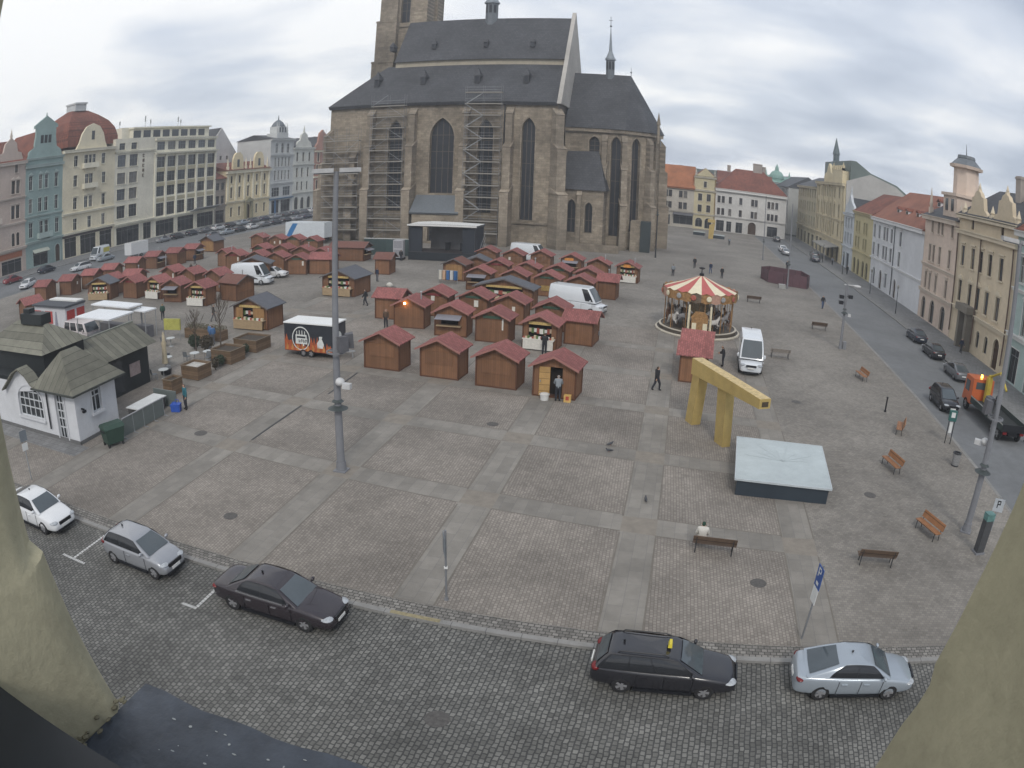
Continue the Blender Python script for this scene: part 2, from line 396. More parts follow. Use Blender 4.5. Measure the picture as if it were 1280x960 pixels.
for x, w, zb, zt, zs in NW: lancet(x, w, zb, zt, zt-zs, nx=4 if w > 4 else 3)
for z, h, d in ((3.9,.35,.3),(25.5,.6,.55)):
    mb = MB(); mb.box(-22.9,20.9,-d,-.004,z,z+h); cpart('string_course', mb, STONEP)
# roofs
mb = MB()
mb.add([(-22.9,-.8,25.9),(20.5,-.8,25.9),(20.5,7.6,34.4),(-14.4,7.6,34.4),(-14.4,16,34.4),(-22.9,24,25.9),(20.5,7.6,33.),(20.5,-.5,25.3),(-22.7,-.5,25.3)], [[0,1,2,3],[0,3,4,5],[0,8,7,1],[1,7,6,2]]); cpart('aisle_roof', mb, SLATE)
mb = MB(); mb.box(-12.7,20.4,7.3,20.,33.6,35.4); cpart('clerestory_wall', mb, M('cream_render', (.36,.32,.25), .9, .15, 1.)) 
mb = MB()
mb.extr([(-12.8,6.8,35.2),(-12.8,14,45.3),(-12.8,21.2,35.2)], (33.2,0,0)); cpart('nave_roof', mb, SLATE)
mb = MB(); mb.extr([(-14.3,28.8,25.9),(-14.3,20.4,34.3),(-14.3,14,35),(-14.3,8,34.2),(-14.3,.2,25.9)], (34.6,0,0)); cpart('north_aisle_roof', mb, SLATE)
mb = MB(); mb.extr([(20.5,-.9,25.7),(20.5,14,46.6),(20.5,28.9,25.7)], (.75,0,0)); cpart('gable', mb, M('pale_gable_plaster', (.4,.38,.35), .9, .12, .8, stain=.2))
# dormers
def dormer(x, y, z, w=1.0, h=3.0):
    mb = MB(); mb.box(-w/2,w/2,-.6,1.4,-.3,h*.38); mb.mat(0); mb.add([(-w*.65,-.75,h*.38),(w*.65,-.75,h*.38),(w*.65,1.8,h*.38),(-w*.65,1.8,h*.38),(0,-.1,h)], [[0,1,4],[1,2,4],[2,3,4],[3,0,4],[3,2,1,0]])
    mb.mat(1).box(-w*.3,w*.3,-.61,-.605,0,h*.33)
    o = mb.obj('dormer', [SLATE, DGLASS], CH, (x, y, z)); 
for x in (-14.6,-5.2,5.2,14.2): dormer(x, 3.4, 30.1)
for x in (-14.2,-5.4,5.,14.): dormer(x, 8.9, 38.3, .8, 1.8)
# buttresses
def buttress(x, y, rz, zs=(9.5,17.5,23.6), d=(3.3,2.4,1.5), w=1.5):
    mb = MB(); z0 = 0
    for k, (z, dd) in enumerate(zip(zs, d)):
        ww = w-.16*k; cap = 1.3
        mb.box(-ww/2,ww/2,-dd,0.1,z0,z)
        mb.yz([(-dd-.12,z),(-.05,z+cap),(-.05,z)], -ww/2-.08, ww/2+.08)
        z0 = z
    o = mb.obj('buttress', STONEP, CH, (x, y, 0), rz)
for x in (-13.6,-5.4,4.6,12.4): buttress(x, 0, 0)
buttress(20.3,.3, rad(38), w=1.9); buttress(-22.3,.2, rad(-35), (9.5,14.5,20.), w=1.5); buttress(-17.2,0,0,(6,11,15.5),(2.6,2.,1.2))
for x, y, zt in ((11.35,-.25,25.6),(-4.4,-.25,8.),):
    mb = MB(); mb.cone((x,y),.2,zt,.13,.13,8); cpart('downpipe', mb, DARKM)
# lean-to chapel below the wide window
mb = MB(); wall(mb, 8.2, 5.6, [(0,2.2,.4,3.9,2.9)], .5, -4.1, 0, -3.2); mb.quad((-4.1,-3.2,0),(-4.1,0,0),(-4.1,0,8.4),(-4.1,-3.2,5.6)); mb.quad((4.1,0,0),(4.1,-3.2,0),(4.1,-3.2,5.6),(4.1,0,8.4))
cpart('side_chapel_wall', mb, STONE); mb = MB(); mb.extr([(-4.5,-3.6,5.5),(-4.5,0,8.5),(-4.5,0,8.1),(-4.5,-3.4,5.2)], (9,0,0)); cpart('side_chapel_roof', mb, LEAD)
lancet(0, 2.2, .4, 3.9, 1., -3.2)
# tower
mb = MB()
TH = [(-11.4,2.4,47.5,54.5,52.8),(-17.4+9.6+3.6,.01,60,60.01,60.01)]
TH = [(-14.3,2.1,45.6,54.5,53.)]
wall(mb, 10.2, 62, TH, .9, -19.7, 0, 14.6)
M4E = Matrix.Translation((-9.5,14.6,0)) @ Matrix.Rotation(pi/2,4,'Z'); st = len(mb.v); wall(mb, 10.4, 62, [(5.2,2.,45.6,54.5,53.)], .9); mb.xf(M4E, st)
mb.quad((-19.7,25,0),(-19.7,14.6,0),(-19.7,14.6,62),(-19.7,25,62)); mb.quad((-9.5,25,0),(-19.7,25,0),(-19.7,25,62),(-9.5,25,62)); mb.quad((-19.7,14.6,62),(-9.5,14.6,62),(-9.5,25,62),(-19.7,25,62))
cpart('tower', mb, STONE)
for t in TH: lancet(t[0], t[1], t[2], t[3], t[3]-t[4], 14.6, nx=2)
lancet(5.2, 2., 45.6, 54.5, 1.5, 0, CH, M4E, 2)
mb = MB(); mb.box(-20.4,-15.5,12.6,16.2,20,36.5); mb.box(-20.1,-15.6,13.2,16.2,36.5,46); mb.box(-19.7,-15.8,13.8,16.2,46,62)
for z, y, a, b in ((36.5,12.5,-20.5,-15.4),(46,13.1,-20.2,-15.5)): mb.box(a,b,y,15.2,z-.25,z+.15)
cpart('stair_turret', mb, STONEP)
mb = MB(); mb.box(-15.4,-9.3,14.3,14.59,44.6,45.1); cpart('string_course', mb, STONEP)
# fleches
def fleche(x, y, z, r, h1, h2, cross=1.6):
    mb = MB(); mb.cone((0,0),-1.5,h1,r,r,8,pi/8); mb.mat(1).cone((0,0),h1-.1,h1+.25,r*1.25,r*1.25,8,pi/8)
    mb.cone((0,0),h1+.25,h1+h2*.25,r*1.1,r*.42,8,pi/8); mb.cone((0,0),h1+h2*.25,h1+h2,r*.42,.04,8,pi/8)
    mb.mat(0).ell((0,0,h1+h2+.1),(.22,.22,.22)); mb.box(-.05,.05,-.05,.05,h1+h2,h1+h2+cross); mb.box(-.4,.4,-.04,.04,h1+h2+cross*.6,h1+h2+cross*.6+.1)
    o = mb.obj('roof_spire', [LEAD, M('weathered_lead', (.23,.26,.29), .5, .15, 2.)], CH, (x, y, z))
    mb = MB()
    for k in range(8):
        a = 2*pi*k/8+pi/8+pi/8; c, s = cos(a), sin(a); R = r*.935
        mb.hexa([(R*c-s*.22*q[0]*r, R*s+c*.22*q[0]*r, h1*.35+q[1]) for q in ((-1,0),(1,0),)]+[((R+.02)*c-s*.22*q[0]*r,(R+.02)*s+c*.22*q[0]*r,h1*.35+q[1]) for q in ((1,0),(-1,0))]+
                [(R*c-s*.22*q[0]*r, R*s+c*.22*q[0]*r, h1*.85) for q in ((-1,0),(1,0))]+[((R+.02)*c-s*.22*q[0]*r,(R+.02)*s+c*.22*q[0]*r,h1*.85) for q in ((1,0),(-1,0))])
    mb.obj('louvres', DGLASS, o)
fleche(4.4, 14, 45.2, 1.25, 3.6, 11); fleche(28., 14, 33.4, .85, 3.2, 7.2, 2.2)
mb = MB(); mb.cone((32,14),33.2,35.2,.07,.03,6); mb.ell((32,14,34.2),(.18,.18,.18)); cpart('finial', mb, LEAD)
# choir and apse
APS = [(21,6),(31.6,6),(35.8,8.7),(37.9,14),(35.8,19.3),(31.6,22),(21,22)]
CW = {0:[(5.3,1.9,16.6,20.4,19.2),(9.2,1.75,2.2,20.6,19.)], 1:[(2.5,1.7,3.2,20.6,19.)], 2:[(2.8,1.6,3.2,20.6,19.2)]}
mb = MB(); wins = []
for i in range(6):
    a, b = Vector((*APS[i],0)), Vector((*APS[i+1],0)); L_ = (b-a).length
    M4 = Matrix.Translation(a) @ Matrix.Rotation(math.atan2(b.y-a.y, b.x-a.x), 4, 'Z'); st = len(mb.v)
    wall(mb, L_, 22.2, CW.get(i, []), .75); mb.xf(M4, st)
    for w in CW.get(i, []): wins.append((w, M4))
cpart('choir_wall', mb, STONE)
for w, M4 in wins: lancet(w[0], w[1], w[2], w[3], w[3]-w[4], 0, CH, M4, 2)
mb = MB(); e = [(21,5.3),(31.8,5.3),(36.4,8.2),(38.6,14),(36.4,19.8),(31.8,22.7),(21,22.7)]
vs = [(x,y,21.9) for x,y in e]+[(21,14,33.5),(32,14,33.5)]
mb.add(vs, [[0,1,8,7],[1,2,8],[2,3,8],[3,4,8],[4,5,8],[5,6,7,8],[6,5,4,3,2,1,0],[0,7,6]]); cpart('choir_roof', mb, SLATE)
mb = MB(); mb.prism([(x,y) for x,y in [(21,5.5),(31.7,5.5),(36.2,8.4),(38.4,14),(36.2,19.6),(31.7,22.5),(21,22.5)]], 21.2, 21.88); cpart('choir_cornice', mb, STONEP)
for x, y, a in ((28.2,6,0),(31.6,6,rad(14)),(35.8,8.7,rad(47)),(37.9,14,rad(90)),(35.8,19.3,rad(133))): buttress(x, y, a, (8,14.5,19.6), (2.,1.5,1.), 1.2)
mb = MB(); mb.cone((37.6,9.),20,23.6,.3,.24,6); mb.cone((37.6,9.),23.6,26,.4,.03,6); cpart('pinnacle', mb, STONEP)
# chapel in the angle of nave and choir
mb = MB(); HC = [(2.1,1.5,2.9,8.8,7.5),(5.1,1.3,3.,8.4,7.3)]
wall(mb, 7.6, 10.6, HC, .5, 0, 0, 0); mb.quad((7.6,0,0),(7.6,6,0),(7.6,6,10.6),(7.6,0,10.6))
mb.xf(Matrix.Translation((21.3,.4,0))); cpart('chapel_wall', mb, STONE)
for w in HC: lancet(21.3+w[0], w[1], w[2], w[3], w[3]-w[4], .4, nx=2, nz=(.4,))
mb = MB(); mb.add([(21,0,10.5),(29.3,0,10.5),(29.3,6,10.5),(21,6,10.5),(21.6,5.9,17.4),(27.2,5.9,17.6)], [[0,1,5,4],[1,2,5],[0,4,3],[3,2,1,0],[2,3,4,5]]); cpart('chapel_roof', mb, SLATE)
mb = MB(); mb.box(24.4,25.1,-.2,.38,0,9.6); mb.yz([(-.3,9.6),(.38,10.4),(.38,9.6)],24.3,25.2); cpart('chapel_buttress', mb, STONEP)
mb = MB(); mb.box(33.4,36.2,4.6,8.,0,5.4); cpart('choir_annex', mb, STONE); mb = MB(); mb.box(35.2,37.,4.3,6.5,0,5.5); cpart('annex_door', mb, M('dark_green_metal', (.035,.045,.047), .5, .15, 2.))
mb = MB(); mb.box(22.,32.,-1.6,-1.1,0,1.3); cpart('low_wall', mb, STONEP)
# scaffolds
PLK = M('scaffold_boards', (.24,.225,.2), .8, .15, 3.)
def scaffold(label, x0, x1, z1, y, stair=False):
    t = thing('scaffold', label, 'scaffold', (x0-42, y+124, 0), group='scaffolds against the church'); W = x1-x0
    nb = max(2, round(W/2.6)); D = 1.05
    mb = MB()
    for i in range(nb+1):
        for yy in (0, D):
            mb.cone((W*i/nb, yy), 0, z1, .032, .032, 6)
    mb.obj('upright_poles', GREYM, t)
    z = 2.1; 
    while z < z1-.6:
        mb = MB(); mb.box(-.05,W+.05,-.03,D+.03,z-.06,z+.13); mb.obj('deck_boards', PLK, t)
        mb = MB()
        for zz in (.5, 1.02): mb.bar((0,-.01,z+zz),(W,-.01,z+zz),.036)
        mb.obj('guard_rail', GALV, t)
        z += 2.1
    k = 0; z = 0
    while z+2.1 < z1:
        i = k % nb if not stair else 0
        a, b = (W*i/nb, W*(i+1)/nb) if k % 2 == 0 else (W*(i+1)/nb, W*i/nb)
        mb = MB(); mb.bar((a,-.03,z),(b,-.03,z+2.1),.055 if not stair else .1, .05)
        if stair: mb.bar((a,.4,z),(b,.4,z+2.1),.09)
        mb.obj('stair_flight' if stair else 'diagonal_brace', GALV, t); z += 2.1; k += 1
    return t
scaffold('low wide grey scaffold on the west end of the church wall', -22.2, -14.8, 21.4, -3.6)
scaffold('tall scaffold in front of the church window beside the blank west bay', -12.7, -6.2, 27.4, -3.2)
scaffold('tallest scaffold with zigzag stairs, rising past the eaves beside the stage', 5., 11.4, 28.6, -3.2, True)
# ------------------------------------------------------------------ buildings round the square
FRW = M('window_frame_white', (.5,.5,.47), .6, .1, 4.); FRB = M('window_frame_brown', (.09,.055,.04), .6, .1, 4.); FRG = M('window_frame_grey', (.16,.165,.17), .6, .1, 4.)
SHOPG = glassm('shop_glass', (.018,.02,.023), .12)
def side_frame(side, a0, a1, off=0.):
    if side == 'E': return (36+off, a1, 0), -pi/2
    if side == 'W': return (-118-off, a0, 0), pi/2
    return (a0, 200+off, 0), 0
rw = random.Random(31); CURT = M('curtained_glass', (.16,.155,.145), .25, .5, 1.2, spec=.5)
def house(label, side, a0, a1, H, wallm, rows, ground=(), roof=None, bands=(), gable=None, depth=13, trim=None, frame=FRB, off=0., quoins=False, parts=(), cat='building', z0=0., name='town_house'):
    loc, rz = side_frame(side, a0, a1, off); W = a1-a0; trim = trim or wallm
    t = thing(name, label, cat, loc, rz)
    holes = []; wl = []
    for r in rows:
        zb, h, w, xs = r[:4]; arch = r[4] if len(r) > 4 else 0; st = r[5] if len(r) > 5 else 'sash'
        for x in xs:
            holes.append((x, w, zb, zb+h, zb+h-arch)); wl.append((x, w, zb, h, arch, st))
    gl = []
    for g in ground:
        x, w, zb, h = g[:4]; arch = g[4] if len(g) > 4 else 0; nm = g[5] if len(g) > 5 else 'shop_window'
        holes.append((x, w, zb, zb+h, zb+h-arch)); gl.append((x, w, zb, h, arch, nm))
    mb = MB(); wall(mb, W, H, holes, .25)
    mb.quad((W,0,0),(W,depth,0),(W,depth,H),(W,0,H)); mb.quad((0,depth,0),(0,0,0),(0,0,H),(0,depth,H)); mb.quad((W,depth,0),(0,depth,0),(0,depth,H),(W,depth,H))
    if roof is None or roof[0] == 'flat': mb.quad((0,0,H-.02),(W,0,H-.02),(W,depth,H-.02),(0,depth,H-.02))
    mb.obj('wall', wallm, t)
    for x, w, zb, h, arch, st in wl:
        big = w > 1.5
        gq = rw.random(); me = winmesh(w, h, arch, st, [frame, GLASS if gq < .68 else (GLASSL if gq < .84 else CURT), trim], .22, st != 'plain', .13 if st != 'plain' else 0, 3 if w > 2.2 else 2, (.66,))
        mobj('window', me, t, (x, 0, zb))
    for x, w, zb, h, arch, nm in gl:
        if nm == 'door': me = winmesh(w, h, arch, 'door', [FRB, M('door_wood', (.06,.035,.02), .6, .2, 2.), trim], .24, False, .18, 2, (.7,))
        else: me = winmesh(w, h, arch, 'shop', [FRG if nm == 'shop_window' else frame, SHOPG, trim], .24, False, .1, max(2, int(w/1.8)), (.78,))
        mobj(nm, me, t, (x, 0, zb))
    for b in bands:
        z, h, d = b[:3]; mb = MB(); mb.box(-.12, W+.12, -d, -.004, z, z+h); mb.box(-.2, W+.2, -d-.14, -.004, z+h+.001, z+h+.12); mb.obj('cornice', b[3] if len(b) > 3 else trim, t)
    if gable:
        for pts in gable: mb = MB(); mb.xz(pts, 0., .55); mb.obj('gable', wallm, t)
    if roof and roof[0] == 'side':
        hr, rm = roof[1], roof[2]; dd = roof[3] if len(roof) > 3 else depth
        mb = MB(); mb.extr([(-.25,-.6,H-.05),(-.25,dd/2,H+hr),(-.25,dd+.6,H-.05)], (W+.5,0,0)); mb.obj('roof', rm, t)
    if roof and roof[0] == 'hip':
        hr, rm, ins = roof[1:4]; y1 = depth
        mb = MB(); mb.add([(-.4,-.5,H-.03),(W+.4,-.5,H-.03),(W+.4,y1+.5,H-.03),(-.4,y1+.5,H-.03),(ins,y1*.5,H+hr),(W-ins,y1*.5,H+hr)], [[0,1,5,4],[1,2,5],[2,3,4,5],[3,0,4],[3,2,1,0]]); mb.obj('roof', rm, t)
    if roof and roof[0] == 'front':   # ridge runs back from the facade
        hr, rm = roof[1:3]
        mb = MB(); mb.xz([(-.2,H-.05),(W+.2,H-.05),(W/2,H+hr)], .3, depth); mb.obj('roof', rm, t)
    for fn in parts: fn(t, W, H)
    return t
def pilasters(xs, w, z0, z1, m, d=.18):
    def f(t, W, H):
        for x in xs:
            mb = MB(); mb.box(x-w/2,x+w/2,-d,-.004,z0,z1); mb.box(x-w/2-.08,x+w/2+.08,-d-.08,-.003,z1-.5,z1-.1); mb.obj('pilaster', m, t)
    return f
def chimney(x, y, z0, z1, w=.9, d=1.4, m=None):
    def f(t, W, H):
        mb = MB(); mb.box(x-w/2,x+w/2,y-d/2,y+d/2,z0,z1); mb.box(x-w/2-.1,x+w/2+.1,y-d/2-.1,y+d/2+.1,z1-.35,z1-.15); mb.obj('chimney', m or plaster('chimney', (.34,.3,.27)), t)
    return f
def balcony(x, z, w, m, d=.9):
    def f(t, W, H):
        mb = MB(); mb.box(x-w/2,x+w/2,-d,-.004,z-.25,z); mb.box(x-w/2,x+w/2,-d,-d+.1,z+.001,z+.9); mb.box(x-w/2,x-w/2+.1,-d+.101,-.005,z+.001,z+.9); mb.box(x+w/2-.1,x+w/2,-d+.101,-.005,z+.001,z+.9)
        for k in (-1,1): mb.yz([(-d*.8,z-.25),(-.01,z-.25),(-.01,z-1.)], x+k*w*.35-.12, x+k*w*.35+.12)
        mb.obj('balcony', m, t)
    return f
def roofdormer(x, y, z, w, m, rm):
    def f(t, W, H):
        mb = MB(); mb.box(x-w/2,x+w/2,y,y+2.2,z-.5,z+.7); mb.mat(1).box(x-w/2+.15,x+w/2-.15,y-.02,y-.005,z+.05,z+.6); mb.mat(2).xz([(x-w/2-.2,z+.7),(x+w/2+.2,z+.7),(x,z+1.2)], y-.2, y+2.6); mb.obj('dormer', [m, GLASS, rm], t)
    return f
def spike(x, y, z, h, m, r=.25):
    def f(t, W, H):
        mb = MB(); mb.box(x-r,x+r,y-r,y+r,z,z+h*.3); mb.cone((x,y),z+h*.3,z+h*.45,r*.7,r*1.1,8); mb.cone((x,y),z+h*.45,z+h,r*.9,.03,8); mb.obj('finial', m, t)
    return f
def awning(x, z, w, d, m):
    def f(t, W, H):
        mb = MB(); mb.extr([(x-w/2,-.01,z),(x-w/2,-d,z-.6),(x-w/2,-d,z-.75),(x-w/2,-.01,z-.1)], (w,0,0)); mb.obj('awning', m, t)
    return f
def signboard(x, z, w, h, m, d=.12):
    def f(t, W, H):
        mb = MB(); mb.box(x-w/2,x+w/2,-d,-.004,z,z+h); mb.obj('sign_board', m, t)
    return f
lin = lambda a, b, n: [a+(b-a)*i/(n-1) for i in range(n)]
# ---- west side (left in the photograph)
PK = plaster('dusty_pink', (.47,.39,.34)); PKT = plaster('dusty_pink_trim', (.56,.49,.43))
house('dusty pink ornate town house with stepped gable, orange shop sign and dark shopfront', 'W', 70, 86.8, 22.2, PK,
      [(5.4,2.6,1.,[2.2,4.2,7.4,8.9,13.2,14.6],.5),(10.8,2.6,1.1,[2.2,4.2,7.8,13.2,14.6],0,'hood'),(15.8,2.6,1.1,[2.2,4.2,8,13.2,14.6],0,'pedi'),(20,1.6,.9,[3,8.5,14])],
      [(4.5,6.5,.1,2.7),(12.5,6.,.1,2.7)], ('side',5,TILE), [(4.5,.4,.4),(9.6,.3,.3),(14.7,.25,.25),(21.6,.5,.6)],
      [[(8.3,22.2),(16.,22.2),(15.3,24.),(14.2,24.3),(13.8,26),(12.2,27.2),(10.5,26),(10.,24.3),(8.9,24)]],
      trim=PKT, parts=[balcony(8,10.6,3.,PKT), signboard(8.4,3.1,14.5,1.1,M('orange_brown_sign', (.3,.1,.045), .6, .2, 3.)), spike(12.2,.3,27.2,1.8,PKT)], frame=FRB)
TQ = plaster('turquoise', (.26,.35,.335)); TQT = plaster('turquoise_trim', (.36,.44,.42))
house('turquoise town house with curved stepped gable beside the cream mansard house', 'W', 86.8, 98.3, 22.4, TQ,
      [(6.2,3.,1.15,[1.7,4.9,6.5,9.8],0,'hood'),(11.2,2.9,1.1,[1.6,4.5,6.4,9.6]),(15.9,2.9,1.1,[1.6,4.6,6.4,9.5],0,'pedi')],
      [(4.5,4.6,.2,3.),(9.9,1.5,.1,3.6,.75,'door')], ('front',6,TILE), [(4.9,.35,.35),(10.2,.25,.2),(20.4,.5,.45),(22.,.35,.3)],
      [[(.4,22.4),(11.1,22.4),(10.6,23.8),(9.2,24.6),(8.8,27.),(8.8,28.6),(9.3,28.6),(9.3,29.2),(5.75,31.2),(2.2,29.2),(2.2,28.6),(2.7,28.6),(2.7,27),(2.3,24.6),(.9,23.8)]],
      trim=TQT, parts=[balcony(5.7,5.9,4.2,TQT), spike(5.75,.3,31.1,1.,TQT,.15), awning(4.5,3.6,4.8,.8,M('pale_awning', (.4,.42,.36), .8))], frame=FRW)
tq = [o for o in COL.objects if o.get('label','').startswith('turquoise town')][0]
mb = MB(); mb.box(4.1,5.,-.02,-.004,25.4,27.1); mb.box(5.3,6.2,-.02,-.004,25.4,27.1); mb.box(6.5,7.4,-.02,-.004,25.4,27.1); mb.obj('gable_window', GLASS, tq)
CRM = plaster('cream', (.66,.6,.45)); CRT = plaster('cream_trim', (.72,.68,.55))
def mansard(t, W, H):
    mb = MB(); xs = [1.6, 19.2]; prof = [(0,24.),(.1,26.),(.7,28.),(1.9,29.8),(4.,31.6),(6.,32.9)]
    for (i0,z0),(i1,z1) in zip(prof, prof[1:]):
        a = lambda i, z: [(xs[0]+i+.4,1+i,z),(xs[1]-i+.2,1+i,z),(xs[1]-i+.2,15-i,z),(xs[0]+i+.4,15-i,z)]
        p, q = a(i0,z0), a(i1,z1)
        for k in range(4): mb.quad(p[k],p[(k+1)%4],q[(k+1)%4],q[k])
    i = 6.; mb.quad((xs[0]+i+.4,1+i,32.9),(xs[1]-i+.2,1+i,32.9),(xs[1]-i+.2,15-i,32.9),(xs[0]+i+.4,15-i,32.9))
    mb.obj('mansard_roof', TILE, t)
    mb = MB(); mb.box(8.3,12.1,6.2,9.8,32.8,34.4); mb.box(8.1,12.3,6,10,34.4,34.8); mb.obj('roof_lantern', M('lantern_pale', (.5,.52,.52), .6), t)
house('cream five storey house with rounded gable and red mansard dome', 'W', 98.3, 116, 23.2, CRM,
      [(5.7,2.5,1.3,[4.2,9.,13.8]),(10.2,2.5,1.3,[4.2,7.8,9.4,13.8],0,'hood'),(15.1,2.5,1.3,[4.2,8.,9.4,13.8]),(19.5,2.4,1.3,[4.2,7.6,8.9,10.2,13.5])],
      [(2.6,4.,.1,4.2),(8.5,5.4,.1,4.2),(14.6,4.4,.1,4.2)], ('flat',), [(4.9,.35,.3),(9.1,.35,.35),(22.6,.5,.7)],
      [[(4.2,23.3),(14.6,23.3),(13.9,24.6),(13.2,26.6),(11.8,28.2),(9.6,28.9),(7.4,28.2),(6.,26.6),(5.2,24.6)]], trim=CRT,
      parts=[mansard, balcony(8.8,14.6,4.6,CRT), balcony(8.8,19.1,5.,CRT), signboard(8.5,4.35,17,.5,M('dark_fascia', (.06,.05,.048), .6))], frame=FRW, depth=15)
cr = [o for o in COL.objects if o.get('label','').startswith('cream five')][0]
mb = MB(); mb.box(9.1,10.1,-.03,-.004,25.2,27.2); mb.obj('gable_window', GLASS, cr)
HTL = plaster('warm_white', (.72,.69,.57), .2); HTB = plaster('beige_white', (.66,.63,.53), .2)
house('beige hotel wing with two columns of wide windows and a blank corner wall', 'W', 116, 131, 24.9, HTB,
      [(6.2,2.9,3.1,[2.4,6.8]),(10.4,2.6,3.1,[2.4,6.8]),(14.2,2.6,3.1,[2.4,6.8]),(18.2,2.8,3.1,[2.4,6.8]),(22.2,1.6,2.2,[2.4,6.8])],
      [(5,8.6,.1,4.),(12.4,3.2,.1,4.)], ('flat',), [(21.4,.3,.3),(4.5,.35,.5)], trim=HTL, frame=FRG,
      parts=[lambda t,W,H: [mb_.obj('sign_letter', M('bronze_letters', (.12,.09,.06), .5), t) for mb_ in [MB().box(10.2,10.9,-.1,-.01,z,z+.75) if k % 2 else MB().box(10.2,10.4,-.1,-.01,z,z+.75).box(10.41,10.9,-.1,-.01,z+.5,z+.7).box(10.41,10.8,-.1,-.01,z,z+.2) for k, z in enumerate((20.1,18.9,17.7,16.5,15.3))]]], name='hotel_wing')
HP = M('hotel_panel', (.42,.38,.26), .8, .15, 1.)
def penthouse(t, W, H):
    mb = MB(); mb.box(-6,W-.3,2.6,11,24.6,27.4); mb.obj('penthouse', HTB, t)
    mb = MB(); mb.box(-6.4,W+.1,2.,11.4,27.41,27.75); mb.obj('penthouse_roof', HTL, t)
    for k in range(8):
        mb = MB(); x = -4.6+k*3.9; mb.box(x-1.4,x+1.4,2.53,2.59,25.1,26.9); mb.obj('penthouse_window', GLASS, t)
    for x, h in ((2,3.6),(4.2,2.6),(16.,3.2),(17.2,2.4),(-8,2.2)):
        mb = MB(); mb.cone((x,6),27.7,27.7+h,.06,.04,6); mb.box(x-.16,x+.16,5.9,6.1,27.7+h*.5,27.7+h*.9); mb.obj('antenna', GALV, t)
    mb = MB(); mb.box(-9,-5.5,4,7,24.9,27.9); mb.obj('stair_head', HTB, t)
hx = lin(2.4, 24.3, 6)
house('white modernist hotel with six columns of windows, vertical pillars and rooftop antennas', 'W', 131, 157.6, 24.5, HTL,
      [(5.,3.2,3.6,hx,0,'plain'),(9.9,2.5,3.6,hx,0,'plain'),(13.5,2.5,3.6,hx,0,'plain'),(17.1,2.7,3.6,hx,0,'plain'),(21.5,2.1,3.2,hx,0,'plain')],
      [(4.6,7.6,.1,3.8),(13.4,7.2,.1,3.8),(22.2,7.6,.1,3.8)], ('flat',), [(20.4,.3,.9),(23.9,.5,.5),(4.2,.35,.4)],
      parts=[pilasters([.3]+[(hx[i]+hx[i+1])/2 for i in range(5)]+[26.3], .7, 4.6, 20.3, HTL, .3), penthouse,
             lambda t,W,H: [mobj('spandrel_panel', MB().box(x-1.78,x+1.78,-.06,-.004,z,z+.95).mesh('spandrel_panel', HP), t) for x in hx for z in (8.5,12.4,16.)],
             lambda t,W,H: MB().extr([(15,-.02,4.9),(15,-2.8,5.6),(15,-2.8,5.4),(15,-.02,4.6)],(11.4,0,0)).obj('glass_canopy', GALV, t)], frame=FRG, name='hotel', cat='hotel')
house('low brown link building with red roof between hotel and yellow baroque house', 'W', 157.6, 163, 12.5, plaster('tan', (.3,.26,.22)), [(5.4,2.3,1.6,[1.5,3.9]),(9.3,2.,1.6,[1.5,3.9])], [(2.7,4.2,.1,3.6)], ('side',3.4,TILE), [(4.6,.3,.3)], frame=FRG)
YL = plaster('yellow_baroque', (.68,.58,.38)); YLT = plaster('baroque_trim', (.74,.68,.52))
yx = [2.9,7.1,11.7,16.4,20.8]
house('yellow baroque deanery with pilasters and two rounded attic gables', 'W', 163, 186.8, 14.6, YL,
      [(1.3,2.6,1.1,[2.9,7.1,16.4,20.8],0,'hood'),(6.6,3.,1.15,yx,0,'pedi'),(10.8,2.1,1.1,yx)], [(11.7,2.4,.1,4.2,1.2,'door')], ('side',2.4,TILE), [(5.2,.35,.3),(13.6,.6,.7)],
      [[(3.4,14.7),(9.,14.7),(8.8,17.6),(8.2,18.9),(7.2,19.6),(5.2,19.6),(4.2,18.9),(3.6,17.6)],[(14.7,14.7),(20.3,14.7),(20.1,17.6),(19.5,18.9),(18.5,19.6),(16.5,19.6),(15.5,18.9),(14.9,17.6)]],
      trim=YLT, frame=FRB, parts=[pilasters([.7,5.,9.4,14.,18.6,23.1], .8, 5.8, 13.5, YLT, .3)]+[spike(x,.3,14.7,3.4,YLT,.3) for x in (1.2,10.6,13.1,22.6)]+[lambda t,W,H: [mobj('gable_window', MB().box(x-.6,x+.6,-.02,-.004,15.4,17.6).mesh('gable_window', GLASS), t) for x in (6.2,17.5)], lambda t,W,H: MB().box(9.8,10.4,-.7,-.02,0,4.9).box(13,13.6,-.7,-.02,0,4.9).xz([(9.6,4.9),(13.8,4.9),(13.8,5.3),(11.7,6.3),(9.6,5.3)],-.8,-.02).obj('portal', plaster('olive_stone', (.27,.25,.16)), t)])
WG = plaster('pale_grey_gable', (.5,.49,.48))
house('blank pale grey gable house rising behind the yellow deanery', 'W', 172, 189, 20.5, WG, [(18.2,1.2,1.2,[5,8.5,12],0,'plain')], (), ('front',8.,SLATE), (), [[(0,20.5),(17,20.5),(8.5,28.4)]], off=15, depth=16)
house('long house with dark red roof and white chimneys behind the link building', 'W', 152, 171.8, 19.5, plaster('pinkish_white', (.42,.36,.34)), [(15.5,1.4,1.1,[9,12,15])], (), ('side',4.6,TILE), (), off=17, depth=14, parts=[chimney(5.5,6,22,27.5,2.2,1.6,WG), chimney(9.5,7,23,26)])
GT = plaster('grey_turret_house', (.5,.51,.5)); GTT = plaster('grey_turret_trim', (.5,.51,.5))
